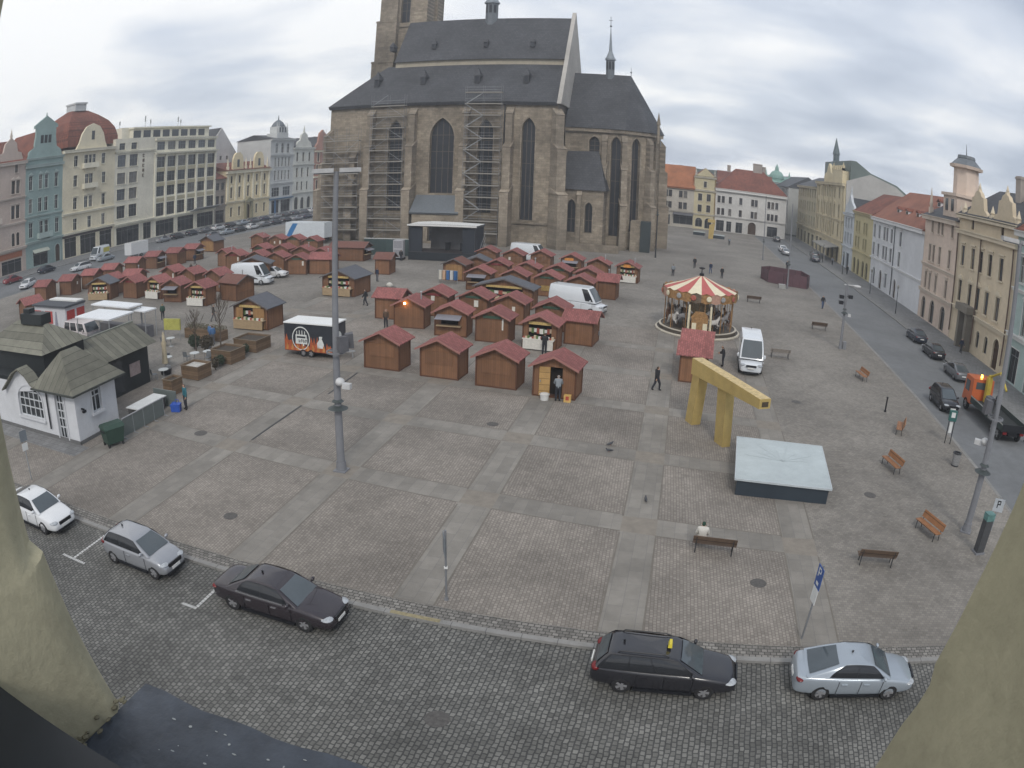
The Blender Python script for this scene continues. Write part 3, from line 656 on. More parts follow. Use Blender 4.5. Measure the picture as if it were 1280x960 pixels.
def crown(t, W, H):
    mb = MB(); mb.box(3.6,10.6,.1,4,23.8,25.4); mb.box(4.7,9.5,.2,3.6,25.4,27.6); mb.obj('turret', GTT, t)
    for k, x in enumerate(lin(5.5,8.7,3)): mobj('turret_window', MB().box(x-.4,x+.4,.14,.19,25.7,27.3).mesh('turret_window', GLASS), t)
    mb = MB(); mb.lathe([(2.3,27.6),(2.2,28.1),(1.6,29.),(.8,29.6),(.25,29.9),(.06,31.4)], (7.1,2.), 8); mb.obj('turret_dome', LEAD, t)
    for x in (3.9,5.,9.2,10.3): spike(x,.4,25.4,3.6,GTT,.22)(t,W,H)
house('grey narrow house with domed roof turret and blue shopfront', 'W', 186.8, 201, 23.6, GT,
      [(5.2,2.9,4.6,[3.6,10.4],0,'plain'),(10.4,3.,1.,lin(3,11.4,5)),(14.6,3.,1.,lin(3,11.4,5)),(19.,3.2,1.7,[3.6,7.1,10.6],.8)], [(3.5,4.6,.1,3.9),(9.8,6,.1,3.9)], ('side',1.6,SLATE), [(9.,.4,.3),(18.,.35,.3),(23,.5,.6),(4.3,.3,.4,M('blue_fascia', (.08,.16,.26), .5))], trim=GTT, frame=FRW, parts=[crown, signboard(3.4,0,.9,4.2,M('blue_shop_pillar', (.05,.13,.26), .5))])
LG = plaster('light_grey_house', (.58,.58,.53))
house('light grey house with three window columns and curved gable', 'W', 201, 215.2, 20.6, LG, [(6.4,2.8,1.2,[3,6.,9.6]),(10.8,3,1.2,[2.6,6,10]),(16.,3,1.3,[2.6,6.6,10.8])], [(2.6,2.6,.1,4.2,1.3),(6.6,2.4,.1,3.9,1.2),(11,2.6,.1,3.9,1.3)], ('front',3,SLATE), [(14.6,.3,.3),(20,.5,.5),(5.2,.3,.3)], [[(1.6,20.7),(12.4,20.7),(11.4,22.5),(9.6,23.2),(9,25.),(7,26),(5,25),(4.4,23.2),(2.6,22.5)]], frame=FRB, parts=[spike(7,.3,25.9,2.4,LG,.25)])
RB = plaster('rusty_pink', (.38,.2,.15))
house('rust red gabled house with cream bands beside the church edge', 'W', 215.2, 226.5, 19.6, RB, [(5.8,3.4,1.5,[2.4,5.6,8.8]),(11.8,2.8,1.4,[2.4,5.6,8.8]),(15.6,3.2,1.5,[3,7.6])], [(2.3,2.2,.1,4.2,1.1),(5.7,2.2,.1,4.2,1.1),(9,2.2,.1,4.2,1.1)], ('front',5,SLATE), [(10,.4,.3,YLT),(4.6,.3,.3,YLT),(19,.4,.5,YLT)], [[(.3,19.7),(11,19.7),(10,21.5),(8.8,22.4),(8,25.6),(5.6,27),(3.3,25.6),(2.5,22.4),(1.3,21.5)]], trim=YLT)
house('dark grey block closing the west row beyond the rust red house', 'W', 226.5, 262, 21, plaster('dim_grey', (.25,.25,.26)), [(z,2.4,1.3,lin(3,32,9)) for z in (6,11,16)], (), ('side',4,SLATE))
# ---- north side
OR = plaster('off_white_north', (.44,.41,.36)); NWH = plaster('cool_white', (.56,.55,.53))
house('off-white house with steep orange tiled roof beside the church apse', 'N', -14, 3.8, 11., OR, [(5,1.9,1.,[1.6,3.1,6,7.4,10.1,11.2,14.1,15.4]),(8.2,1.9,1.,[1.6,3.1,6,7.4,10.1,11.2,14.1,15.4])], [(10.4,2.,.4,2.8),(15,5.4,.8,2.6),(4,5,.8,2.6)], ('side',6.3,TILEO,9.), [(4.1,.3,.25),(10.7,.35,.5,TILEO)], parts=[awning(15,4.1,5.6,1.2,M('dark_awning', (.1,.1,.11), .8))], frame=FRB)
house('narrow yellow house with arched shop windows and a small pediment', 'N', 3.8, 9.8, 14.8, plaster('soft_yellow', (.52,.46,.3)), [(4.8,2.,1.1,[1.7,4.1]),(7.9,2.,1.1,[1.7,4.1]),(11.7,1.7,.8,[3.])], [(1.6,1.9,.6,2.5,.95),(4.2,1.9,.3,2.9,.95)], ('front',2.4,TILE), [(3.9,.3,.2),(10.6,.35,.35),(14.3,.3,.3)], [[(.4,14.9),(5.6,14.9),(3.,17.2)]], trim=plaster('north_trim', (.55,.51,.42)), frame=FRB, parts=[spike(.4,.3,14.9,2,OR,.3), spike(5.6,.3,14.9,2,OR,.3), lambda t,W,H: MB().box(5.7,6.,-.14,-.01,0,15).obj('downpipe', M('ochre_pipe', (.2,.13,.05), .6), t)])
house('long white town house with big red hipped roof on the north side', 'N', 9.8, 30.2, 12., NWH, [(4.6,1.9,.85,[1,2.2,4.2,7.2,10.6,11.6,15.3,16.4,17.6]),(8.,1.9,.85,[1,2.2,4.2,7.2,10.6,11.6,15.3,16.4,17.6])], [(1.6,2.2,.1,3.),(4.1,1.4,.1,2.9),(7,1.9,.1,2.9),(10.7,2.3,.1,3.4,1.1,'door'),(16.6,3.,.1,2.9)], ('hip',6.2,TILE,6.), [(4.,.25,.2),(11.3,.6,.6,M('white_cornice', (.66,.65,.63), .8, .08, 2.))], frame=FRB, depth=16, parts=[chimney(4,8,17,19), chimney(12.5,8,17.5,20.4,2.6), chimney(14.5,9,17.5,19.8)])
GRN = M('copper_green', (.2,.33,.29), .6, .18, 1.5)
def domes(t, W, H):
    for x, r in ((5,2.6),):
        mb = MB(); mb.cone((x,4),H,H+1.6,r,r,12); mb.lathe([(r*1.1,H+1.6),(r*1.05,H+2.6),(r*.7,H+3.9),(r*.3,H+4.4),(r*.28,H+5.3),(.1,H+6.8)], (x,4), 12); mb.obj('dome', GRN, t)
    for x in (.8,9.6):
        mb = MB(); mb.cone((x,3),H-1,H+1.4,.8,.8,8); mb.cone((x,3),H+1.4,H+2.2,.95,.5,8); mb.cone((x,3),H+2.2,H+4.6,.5,.04,8); mb.obj('small_turret', GRN, t)
house('distant grey-green public building with copper dome and turrets behind the white house', 'N', 30, 52, 16, plaster('hazy_green_grey', (.33,.36,.35)), [(z,2,1.1,lin(1.5,20,8)) for z in (5,9,13)], (), ('side',2.5,GRN), [(15.5,.5,.5)], off=55, parts=[domes])
house('plain pale house filling the street corner behind the white north house', 'N', 12, 30, 13.5, plaster('hazy_pink', (.4,.34,.32)), [(8,1.8,1,lin(2,16,6))], (), ('side',4.,TILE), off=30)
# ---- east side (right in the photograph); local x runs from north to south
TU = plaster('pale_turquoise', (.36,.45,.43))
house('pale turquoise baroque house at the right edge beside the ochre house', 'E', 44, 64.4, 15.2, TU, [(5.,3.4,1.3,[3.4,8,12.6,17],0,'pedi'),(10.,2.6,1.2,[1.6,5.,8.4,12,15.4],0,'hood')], [(2.2,2.4,.1,3.4),(7,3,.1,3.4),(13,4,.1,3.4)], ('side',5,TILE), [(4.4,.35,.3),(9.,.25,.2),(14.5,.5,.6)], trim=plaster('white_trim', (.6,.6,.58)), frame=FRW)
OC = plaster('ochre', (.58,.49,.36)); OCT = plaster('ochre_trim', (.63,.55,.42))
ox2 = [2.,5.4,8.,10.8,14.]
gab = lambda c: [(c-3.3,15.6),(c+3.3,15.6),(c+2.9,16.1),(c+2.1,16.4),(c+1.8,17.8),(c+1.2,17.9),(c+.8,18.4),(c,18.7),(c-.8,18.4),(c-1.2,17.9),(c-1.8,17.8),(c-2.1,16.4),(c-2.9,16.1)]
def och_extra(t, W, H):
    for x in (.3,8.,17.3):
        mb = MB(); mb.cone((x,-.25),1,13,.1,.1,8); mb.obj('downpipe', M('brown_pipe', (.12,.08,.06), .5), t)
    mb = MB(); mb.box(4.6,5.2,-1.1,-.02,0,4.3); mb.box(7.,7.6,-1.1,-.02,0,4.3); mb.box(4.2,8.,-1.4,-.02,4.3,5.1); mb.obj('portal', plaster('dark_stone', (.2,.18,.15)), t)
house('ochre renaissance house with twin attic gables, dark stone portal and downpipes', 'E', 64.4, 82.3, 15.4, OC, [(5.,2.5,1.2,ox2,0,'pedi'),(9.3,2.4,1.2,ox2,0,'hood'),(13.9,1.3,.8,[4.6,13.6],0,'plain')], [(3.3,1.6,.1,3.,.8),(6.1,1.7,.1,3.6,.85,'door'),(9.6,1.1,1.,1.9,.5),(12.2,1.1,1.,1.9,.5),(15.2,1.7,.1,3.2,.85,'door')], ('side',4.2,SLATE), [(3.9,.35,.2),(13.1,.4,.45),(15.,.4,.5)], [gab(5.8), gab(14.)], trim=OCT, parts=[och_extra, chimney(9.5,5,18,21.4,1.4), chimney(13.2,6,18.5,21.2,1.2), spike(10.,.3,15.6,1.5,OCT,.35), spike(1.2,.3,15.6,1.5,OCT,.35), spike(17.2,.3,15.6,1.5,OCT,.35), spike(5.8,.3,18.6,1.,OCT,.22), spike(14.,.3,18.6,1.,OCT,.22)])
PE = plaster('salmon_pink', (.6,.49,.41)); PET = plaster('salmon_trim', (.58,.5,.42))
def tower_e(t, W, H):
    mb = MB(); mb.box(6.3,11.5,.4,5.8,14.3,17.6); mb.box(6.,11.8,.1,6.2,17.6,18.); mb.obj('attic_storey', PE, t)
    mb = MB(); mb.cone((8.8,3.),18.,21.6,2.0,1.9,8,pi/8); mb.cone((8.8,3.),21.6,22.,2.5,2.6,8,pi/8); mb.obj('lookout_turret', PE, t)
    mb = MB(); mb.cone((8.8,3.),22.01,23.,2.4,1.3,8,pi/8); mb.cone((8.8,3.),23.,23.4,1.4,1.3,8,pi/8); mb.cone((8.8,3.),23.4,25.,.08,.03,6); mb.obj('turret_roof', LEAD, t)
    for x in (7.7,9.9): mobj('turret_window', MB().box(x-.5,x+.5,.34,.39,15.6,17.2).mesh('turret_window', GLASS), t)
    spike(1.2,.4,14.4,4.,PET,.3)(t,W,H); spike(13.2,.4,14.4,2.4,PET,.3)(t,W,H)
house('salmon pink corner house with octagonal lookout turret on its roof', 'E', 82.4, 96, 14.4, PE, [(4.3,2.3,.85,[2.,3.8,6.4,10.6],0,'hood'),(8.2,2.3,.85,[2.9,4.5,7.,10.9]),(12.2,1.8,.8,[3.4,6.,7.5,11.4])], [(2.2,1.7,.1,3.,.85),(6.,1.9,.1,3.1,.95),(10.4,1.9,.1,3.1,.95)], ('side',3.4,SLATE), [(3.7,.35,.2),(7.4,.25,.15),(13.8,.5,.6)], trim=PET, parts=[tower_e])
WH = plaster('white_house', (.62,.63,.65))
house('long white house with broad red tiled roof, dormers and a blank southern end', 'E', 96.1, 125.6, 12., WH, [(5.3,2.3,1.25,[1.4,4.6,8.,9.8,12.6,17.6]),(8.5,2.3,1.25,[1.4,4.8,8.,9.8,12.6,17.8],0,'hood')], [(2.9,1.5,.3,3.,.75),(7.4,1.7,.1,3.2,.85,'door'),(10.8,1.3,.8,2.4),(16.4,1.5,.1,3.,.75,'door')], ('side',5.8,M('rust_roof_tiles', (.24,.1,.065), .85, .2, 2.2, .3, stain=.25)), [(4.6,.25,.15),(11.5,.5,.55)], depth=15, trim=M('white_house_trim', (.68,.68,.68), .8, .06, 2.), frame=FRB,
      parts=[roofdormer(x,y,z,1.5,WH,TILE) for x,y,z in ((9.8,1.9,13.6),(14.8,1.9,13.6),(20.6,1.9,13.6),(22.6,5.,16.),(26.9,5.,16.))]+[lambda t,W,H: MB().cone((14.6,-.15),.3,11.5,.08,.08,8).obj('downpipe', DARKM, t)])
house('small pale yellow house with arched ground floor', 'E', 125.7, 140.6, 12.2, plaster('pale_yellow', (.5,.44,.26)), [(5.3,2.1,1.,[2.4,4.6,8.6,10.4]),(8.3,2.1,1.,[2.4,4.6,8.6,10.4])], [(2.4,1.8,.1,3.1,.9),(5.6,1.8,.1,3.1,.9),(9.4,1.8,.1,3.1,.9),(12.4,1.8,.1,3.1,.9)], ('side',4.5,TILE), [(4.3,.25,.15),(11.8,.4,.4)])
NB = plaster('pale_blue_white', (.52,.55,.58))
house('narrow pale blue house with pointed gable', 'E', 140.7, 150, 11.4, NB, [(5.2,2.2,1.,[2,4.6,7.2]),(8.4,2.1,1.,[2,4.6,7.2])], [(2,1.8,.1,3.1,.9),(5.4,2.6,.1,3.1)], ('front',3.4,SLATE), [(4.2,.25,.2),(10.9,.4,.4)], [[(.5,11.5),(8.8,11.5),(8.2,13),(6.2,13.8),(4.65,15.6),(3.1,13.8),(1.1,13)]], parts=[spike(4.65,.3,15.4,1.8,NB,.2)])
TW = plaster('ochre_yellow_tall', (.6,.52,.35)); TWT = plaster('tall_trim', (.54,.47,.33))
def townspire(t, W, H):
    mb = MB(); mb.box(8.,19.,.2,7,17.6,18.6); mb.xz([(8.,18.6),(19.,18.6),(18.,19.6),(16.4,20.1),(15.4,21.4),(14.,22.2),(12.6,21.4),(11.6,20.1),(9,19.6)],.1,.8); mb.obj('tower_gable', TW, t)
    mb = MB(); mb.cone((12.,2.4),18.,21.6,2.2,1.9,8,pi/8); mb.cone((12.,2.4),21.6,23.2,2.2,.8,8,pi/8); mb.cone((12.,2.4),23.2,24.8,.8,.8,8,pi/8); mb.cone((12.,2.4),24.8,29.,1.,.05,8,pi/8); mb.obj('spire', M('dark_copper', (.1,.13,.14), .6, .2, 1.5), t)
    mb = MB(); mb.box(20,31,-.3,7.,17.5,20.4)
    for k in range(6): mb.box(20+k*2.,21+k*2.,-.3,.3,20.4,21.6)
    mb.obj('battlement', TW, t)
    for x in (20.3,30.7): spike(x,0,20.4,1.9,TWT,.3)(t,W,H)
tx = [3,7,11.,14.,18.,22.5,27.5]
house('tall ochre yellow house with dark spire and battlements along the east street', 'E', 151, 183.6, 17.6, TW, [(5.6,2.8,1.2,tx,0,'hood'),(9.8,2.8,1.2,tx,0,'pedi'),(14.2,2.4,1.2,tx)], [(3,3,.1,3.4),(8,3,.1,3.4),(13,3,.1,3.4),(18,3,.1,3.4),(23,3,.1,3.4),(28,3,.1,3.4)], ('flat',), [(4.4,.4,.3),(9.,.25,.2),(17.,.5,.6)], trim=TWT, depth=9, parts=[townspire, pilasters([1,9,16,20,31],.7,5,17,TWT,.25)])
mb = MB(); mb.extr([(0,0,3.6),(0,-3.4,3.),(0,-3.4,2.8),(0,0,3.4)], (15,0,0))
for k in range(4): mb.box(.2+k*4.8,.35+k*4.8,-3.3,-3.1,0,2.8)
cn = mb.obj('cafe_canopy', M('canopy_fabric', (.3,.29,.27), .8), None, (35.85,168.5,.02), -pi/2); tag(cn, 'long pale canopy over the pavement before the ochre spire house', 'canopy')
house('cream house at the far end of the east street', 'E', 183.8, 214, 16, plaster('far_cream', (.45,.4,.28)), [(z,2.4,1.2,lin(2,28,8)) for z in (5.6,9.4,13.)], [(x,3,.1,3.2) for x in (3,9,15,21,27)], ('side',3.2,SLATE), [(4.3,.35,.3),(15.4,.5,.5)])
house('grey building closing the street at its far end', 'E', 225, 290, 15, plaster('far_grey', (.38,.38,.36)), [(z,2.4,1.3,lin(3,60,14)) for z in (5,9,12)], (), ('side',4,SLATE), off=-1.5)
# blank party wall and sheet roof of the hall behind the ochre spire house
t = thing('hall', 'large pale grey blank party wall with green-grey sheet roof behind the ochre spire house', 'building', (0,150.6,0))
mb = MB(); mb.xz([(36.3,9),(36.3,18.2),(42,20.5),(48.5,18.8),(57,13.6),(57,9)], 0, .3); mb.obj('wall', plaster('hall_grey', (.42,.41,.39)), t)
mb = MB(); mb.xz([(37.2,17.),(37.4,22.9),(38.6,22.9),(42.2,20.8),(48.8,19.2),(57.6,14.),(57.6,12.)], .35, 30); mb.obj('roof', M('green_grey_sheet', (.13,.16,.15), .7, .15, .4), t)
# ------------------------------------------------------------------ market huts
HB = M('hut_boards', (.195,.098,.052), .75, .16, 1.2, .2, kind='planks', par=dict(w=.16, v=.12, gap=.06), orand=.16)
HBL = M('hut_light_boards', (.3,.17,.07), .75, .2, 2., .1, kind='planks', par=dict(w=.16, v=.15, gap=.06))
HR = M('hut_red_shingles', (.27,.1,.092), .85, .16, 3., .35, kind='brick', par=dict(w=.25, h=.16, mortar=.018, v=.22, mc=(.17,.065,.06)), stain=.2, orand=.14)
HRB = M('hut_brown_roof', (.15,.07,.055), .85, .18, 3., .2)
HG = M('hut_grey_felt', (.1,.105,.12), .85, .15, 1.5, .1)
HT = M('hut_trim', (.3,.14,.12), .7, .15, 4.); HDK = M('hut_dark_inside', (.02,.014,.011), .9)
COUNT = M('counter_wood', (.34,.25,.15), .7, .2, 3.)
FLAP = M('counter_flap', (.23,.23,.26), .6, .12, 3.)
GOODS = M('mixed_goods', (.5,.42,.34), .7, .6, 7., kind='brick', par=dict(w=.33, h=.22, mortar=.02, v=.6, rot3=(rad(90),0,0)), rgb2=(.55,.3,.22))
POSTER = M('paper_poster', (.62,.6,.55), .8, .15, 5.)
def hut_proto(kind, roof=HR, w=3.0, l=2.5, ze=2.08, zr=2.78):
    """front gable at y=0 facing -y, ridge along +y"""
    t = thing('market_hut', 'hut', 'market hut')
    hw = w/2-.14; y0, y1 = .38, l-.3
    mb = MB()
    gz = lambda x: zr-.1-(zr-ze)*abs(x)/(w/2)
    sl = (zr-ze)/(w/2)
    if kind == 'open':
        holes = [(0, w*.62, .95, 1.95, 1.95)]
    elif kind == 'counter': holes = [(-.1, w*.5, 1.0, 1.75, 1.75)]
    elif kind == 'door': holes = [(.12, .8, .08, 2.0, 2.0)]
    else: holes = []
    st = len(mb.v); wall(mb, 2*hw, gz(hw), holes, .12, -hw, 0, y0)
    mb.add([(-hw,y0,gz(hw)),(hw,y0,gz(hw)),(0,y0,gz(0))], [[0,1,2]])
    mb.add([(hw,y0,0),(hw,y1,0),(hw,y1,gz(hw)),(hw,y0,gz(hw))], [[0,1,2,3]]); mb.add([(-hw,y1,0),(-hw,y0,0),(-hw,y0,gz(hw)),(-hw,y1,gz(hw))], [[0,1,2,3]])
    mb.add([(hw,y1,0),(-hw,y1,0),(-hw,y1,gz(hw)),(0,y1,gz(0)),(hw,y1,gz(hw))], [[0,1,2,3,4]])
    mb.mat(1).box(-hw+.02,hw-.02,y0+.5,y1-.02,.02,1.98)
    for x in (-hw, hw):
        for y in (y0, y1): mb.mat(2).box(x-.05,x+.05,y-.05,y+.05,0,gz(hw)-.02)
    mb.mat(2).box(-hw-.03,hw+.03,y0-.04,y1+.04,0,.1)
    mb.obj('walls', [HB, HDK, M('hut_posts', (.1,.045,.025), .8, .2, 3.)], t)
    for s in (-1, 1):
        mb = MB(); th = .07
        p = lambda d, z: (s*d, 0, z)
        mb.extr([(0,0,zr),(s*(w/2+.12),0,ze-.055),(s*(w/2+.12),0,ze-.055-th),(0,0,zr-th)], (0,l,0)); mb.obj('roof_slope', roof, t)
    for y in (-.03, l-.0):
        mb = MB()
        mb.xz([(0,zr+.03),(-(w/2+.14),ze-.03),(-(w/2+.14),ze-.17),(0,zr-.12),(w/2+.14,ze-.17),(w/2+.14,ze-.03)], y, y+.03)
        mb.obj('barge_board', HT if roof is HR else M('grey_barge', (.13,.12,.12), .7), t)
    if kind == 'counter':
        mb = MB(); mb.box(-w*.35-.1,w*.35-.1,y0-.5,y0-.01,.92,.99); mb.obj('counter', COUNT, t)
        mb = MB(); mb.extr([(-w*.36-.1,y0-.02,1.8),(w*.32,y0-.02,1.8),(w*.32,y0-.85,1.55),(-w*.36-.1,y0-.85,1.55)], (0,0,.04)); mb.obj('flap', FLAP, t)
    if kind == 'open':
        mb = MB(); mb.box(-w*.42,w*.42,y0-.6,y0-.01,.85,.93); mb.box(-w*.4,w*.4,y0-.58,y0-.5,.1,.85); mb.obj('counter', POSTER if roof is HR else COUNT, t)
        mb = MB()
        r = random.Random(3)
        for i in range(14):
            x = -w*.38+w*.76*i/13; z = .93; hh = r.uniform(.06,.26); mb.mat(i%4).box(x-w*.0293,x+w*.0293,y0-.5,y0-.25-r.random()*.15,z,z+hh)
        mg = [M('goods_red', (.3,.07,.05)), M('goods_cream', (.5,.42,.3)), M('goods_green', (.1,.16,.06)), M('goods_white', (.6,.6,.58))]
        mb.obj('displayed_goods', mg, t); mb = MB()
        for i in range(9): x = -w*.28+w*.56*i/8; mb.mat((i+1)%4).box(x-w*.035,x+w*.035,y0+.22,y0+.3,1.3-.1*(i%2),1.45+.2*r.random())
        mb.obj('shelf_goods', mg, t)
        mb = MB(); mb.box(-w*.3,w*.3,y0-.12,y0-.06,1.98,2.2); mb.obj('sign_strip', M('gold_sign', (.5,.36,.14), .6, .3, 6.), t)
    if kind == 'door':
        mb = MB(); mb.hexa([(-.28,y0-.02,.1),(-.95,y0-.14,.1),(-.95,y0-.09,.1),(-.28,y0+.02,.1),(-.28,y0-.02,1.98),(-.95,y0-.14,1.98),(-.95,y0-.09,1.98),(-.28,y0+.02,1.98)])
        d = mb.obj('door', M('pale_ply', (.42,.26,.1), .7, .15, 3., kind='planks', par=dict(axis='Z', w=.4, v=.08, gap=.08)), t)
        mb = MB(); mb.box(-.9,-.84,y0-.2,y0-.14,1.0,1.14); mb.obj('handle', GALV, d)
    if kind == 'plain':
        mb = MB(); mb.box(-w*.33,w*.33,y0-.035,y0-.004,.95,1.85); mb.obj('shutter', HB, t)
    return t
PROT = {}; EXTRA = []
def ridge_hut(label, x, y, rz, kind='plain', roof='red', w=3.0, l=2.5, group='brown wooden market huts', side=False, extra=None):
    """x,y = ground point below the front end of the ridge; side=True turns the gable to the east"""
    key = (kind, roof, w, l)
    rm = {'red': HR, 'grey': HG, 'brown': HRB}[roof]
    a = rad(rz)
    if key not in PROT:
        t = PROT[key] = hut_proto(kind, rm, w, l, zr=2.78 if w < 4 else 2.95); t.location = (x, y, 0); t.rotation_euler = (0,0,a); t['label'] = label
    else: t = copytree(PROT[key], label, (x, y, 0), a)
    t['group'] = group
    if extra: EXTRA.append((extra, t))
    return t
ORD = ['first','second','third','fourth','fifth','sixth','seventh','eighth']
def poster(x, z, w, h, m=None):
    return lambda t: mobj('poster', MB().box(x-w/2,x+w/2,.3,.335,z,z+h).mesh('poster', m or POSTER), t)
def lamp_glow(t):
    mb = MB(); mb.ell((-.35,.2,2.22),(.09,.09,.09),8,6); mb.obj('lamp', M('warm_lamp', (1.,.5,.16), .4, 0, 1, emit=45.), t)
CEN = [
 ('front', [(-19.7,45.55,-4),(-15.2,44.9,-4),(-11.05,44.1,-4),(-7.1,43.3,-5,'door')]),
 ('second', [(-22.4,58.1,2,'plain',lamp_glow),(-18.05,56.45,2,'counter'),(-14.35,55.65,-3,'plain',poster(.9,1.1,.12,.9)),(-10.3,54.9,-3,'open')]),
 ('third', [(-22.0,63.5,-2,'plain',poster(-.1,1.5,.35,.45)),(-18.2,63.5,-4,'plain',poster(.3,1.2,.4,.6)),(-14.6,62.65,-4),(-10.6,61.45,-2)]),
 ('fourth', [(-21.85,78.2,0,'counter'),(-17.75,78.1,-2),(-14.0,77.65,-3,'plain',poster(.2,.6,1.6,.6,M('gold_lettering', (.3,.2,.07), .7, .6, 9.))),(-10.3,77.05,-4)]),
 ('fifth', [(-21.5,85.2,0),(-17.7,84.5,-2),(-13.95,84.2,-3),(-10.3,83.6,-3)]),
 ('sixth', [(-26.,97.,0),(-22.,95.8,-1),(-18.4,96.9,-2),(-14.,95.3,-3,'counter',lambda t: mobj('sign_board', MB().box(-.9,.3,.25,.3,1.75,2.15).mesh('sign_board', M('bright_orange', (.62,.25,.05), .6, .3, 6.)), t)),(-10.2,92.9,-4),(-6.3,92.2,-5,'open',lambda t: mobj('sign_board', MB().box(-.5,.4,.2,.26,1.95,2.35).mesh('sign_board', M('bright_orange', (.62,.25,.05), .6, .3, 6.)), t))]),
]
for row, L in CEN:
    for i, q in enumerate(L):
        x, y, rz = q[:3]; k = q[3] if len(q) > 3 else 'plain'; ex = q[4] if len(q) > 4 else None
        what = {'plain':'closed red-roofed hut','door':'red-roofed hut with open door','counter':'red-roofed hut with grey counter flap','open':'open red-roofed stall full of goods'}[k]
        ridge_hut(f'{what}, {ORD[i]} from left in {row} row of middle market', x, y, rz, k, extra=ex)
ridge_hut('red-roofed hut standing side-on at the left end of the middle second row', -24.1, 62.3, 93-5, 'plain', l=3.0, w=2.5)
ridge_hut('red-roofed hut standing side-on beside the white van in the middle market', -5.9, 58.7, 84, 'plain', l=3.0, w=2.6)
ridge_hut('red-roofed hut side-on at the right end of the middle fifth row', -6.1, 80.4, 86, 'plain', l=2.6, w=2.5)
ridge_hut('wide grey-roofed stall among the red roofs of the middle market', -16.9, 70.,-3, 'open', 'grey', 6.2, 2.6)
ridge_hut('dark brown roofed hut with blank ochre gable in front of the stage', -26.4, 83.5, -3, 'plain', 'brown', 3.0, 3.0, extra=lambda t: mobj('gable_panel', MB().box(-1.05,1.05,.3,.335,.2,2.0).mesh('gable_panel', HBL), t))
ridge_hut('grey-roofed hut jammed beside the brown hut near the stage', -24.4, 86.6, 8, 'plain', 'grey', 3.2, 3.2)
# ticket booths in front of the carousel, gable away from the camera: two red roofs side by side
ridge_hut('red-roofed ticket booth nearest the golden beam sculpture', 3.15, 51.2, 87, 'plain', l=2.6, w=2.5)
ridge_hut('red-roofed ticket booth squeezed between its twin and the carousel', 3.4, 55.2, 85, 'plain', l=2.6, w=2.5)
WES = [
 ('front', [(-62.6,63.9,-3),(-58.4,64.2,-6,'open'),(-53.95,62.8,2,'counter'),(-49.1,61.6,-1,'open')]),
 ('second', [(-62.,71.5,-4),(-57.4,70.2,-6),(-52.6,69.5,-8)]),
 ('third', [(-64.4,88.,-12),(-60.8,85.7,0),(-56.6,85.6,3),(-52.4,84.4,4),(-47.9,82.7,6)]),
 ('fourth', [(-60.9,93.1,-3),(-56.8,93.1,-3),(-52.1,91.3,6),(-47.9,89.6,5)]),
 ('fifth', [(-71.,108.,0),(-65.4,105.5,0),(-61.7,105.2,-3),(-57.1,103.2,0)]),
]
for row, L in WES:
    for i, q in enumerate(L):
        x, y, rz = q[:3]; k = q[3] if len(q) > 3 else 'plain'
        what = {'plain':'closed red-roofed hut','counter':'red-roofed hut with grey counter flap','open':'open red-roofed stall with goods'}[k]
        ridge_hut(f'{what}, {ORD[i]} from left in {row} row of left market', x, y, rz, k, extra=poster(.9,1.2,.25,.6) if (i+len(row)) % 3 == 0 else None)
for i, (x, y, a) in enumerate(((-77.6,62.2,98),(-76.,66.2,97),(-75.2,70.4,96),(-75.2,75.,96),(-75.6,81.,93),(-76.4,87.,92),(-74.7,90.7,90),(-74.2,95,88))):
    ridge_hut(f'red-roofed hut, {ORD[i]} from the camera in the column beside the left street', x, y, a, 'counter' if i in (5,7) else 'plain', l=3.2, w=2.6, group='huts along the left street')
ridge_hut('brownish red hut standing side-on in front of the white van at left', -44.9, 66.3, 80, 'plain', 'brown', 3.2, 3.4)
ridge_hut('red-roofed hut turned side-on between two rows at the far left', -65.2, 69.9, 92, 'plain', l=3.4, w=2.6)
ridge_hut('red-roofed hut beside the container bar behind the white kiosk', -70.2, 50.2, -14, 'plain', w=3.2, l=3.)
ridge_hut('tall red-roofed hut side-on beside the lamp post in the left market', -43.2, 85.6, 96, 'plain', l=3.6, w=3.4)
ridge_hut('copper-roofed long stall below the church scaffold', -43.8, 97.6, 90, 'counter', 'brown', 3.0, 6.2)
ridge_hut('plain brown hut standing side-on beside the stage', -35.3, 86.9, 94, 'plain', 'brown', 2.6, 2.6)
ridge_hut('grey-roofed hut with pale boards near the parked cars of the left street', -80., 104.2, -12, 'plain', 'grey', 4.4, 3., extra=lambda t: mobj('gable_panel', MB().box(-1.7,1.7,.3,.335,.2,1.9).mesh('gable_panel', HBL), t))
ridge_hut('big grey-roofed stall with draped counter behind the tall lamp post', -35.4, 70.2, -4, 'open', 'grey', 4.4, 4.2)
def grey_front(t):
    for x, w in ((-1.25,.8),(1.0,1.3)): mobj('board_panel', MB().box(x-w/2,x+w/2,.28,.34,.1,1.95).mesh('board_panel', HBL), t)
    mobj('railing', MB().box(-.8,.3,.2,.24,.2,1.1).mesh('railing', M('dark_railing', (.05,.035,.03), .7, .5, 20.)), t)
ridge_hut('grey-roofed open hut of light boards behind the black food trailer', -36.3, 53.6, -2, 'open', 'grey', 4.2, 3.2, extra=grey_front)
ridge_hut('small grey tent roof at the left end of the front row of left market', -67.2, 62.4, 12, 'open', 'grey', 4.2, 2.6)
ridge_hut('red-roofed hut tucked behind the small grey tent of left market', -68.8, 65.6, -4)
ridge_hut('dark purple-grey tent roof behind the white van at left', -52., 77.9, 20, 'open', 'grey', 5., 3.)
for fn, t in EXTRA: fn(t)
rh = random.Random(77)
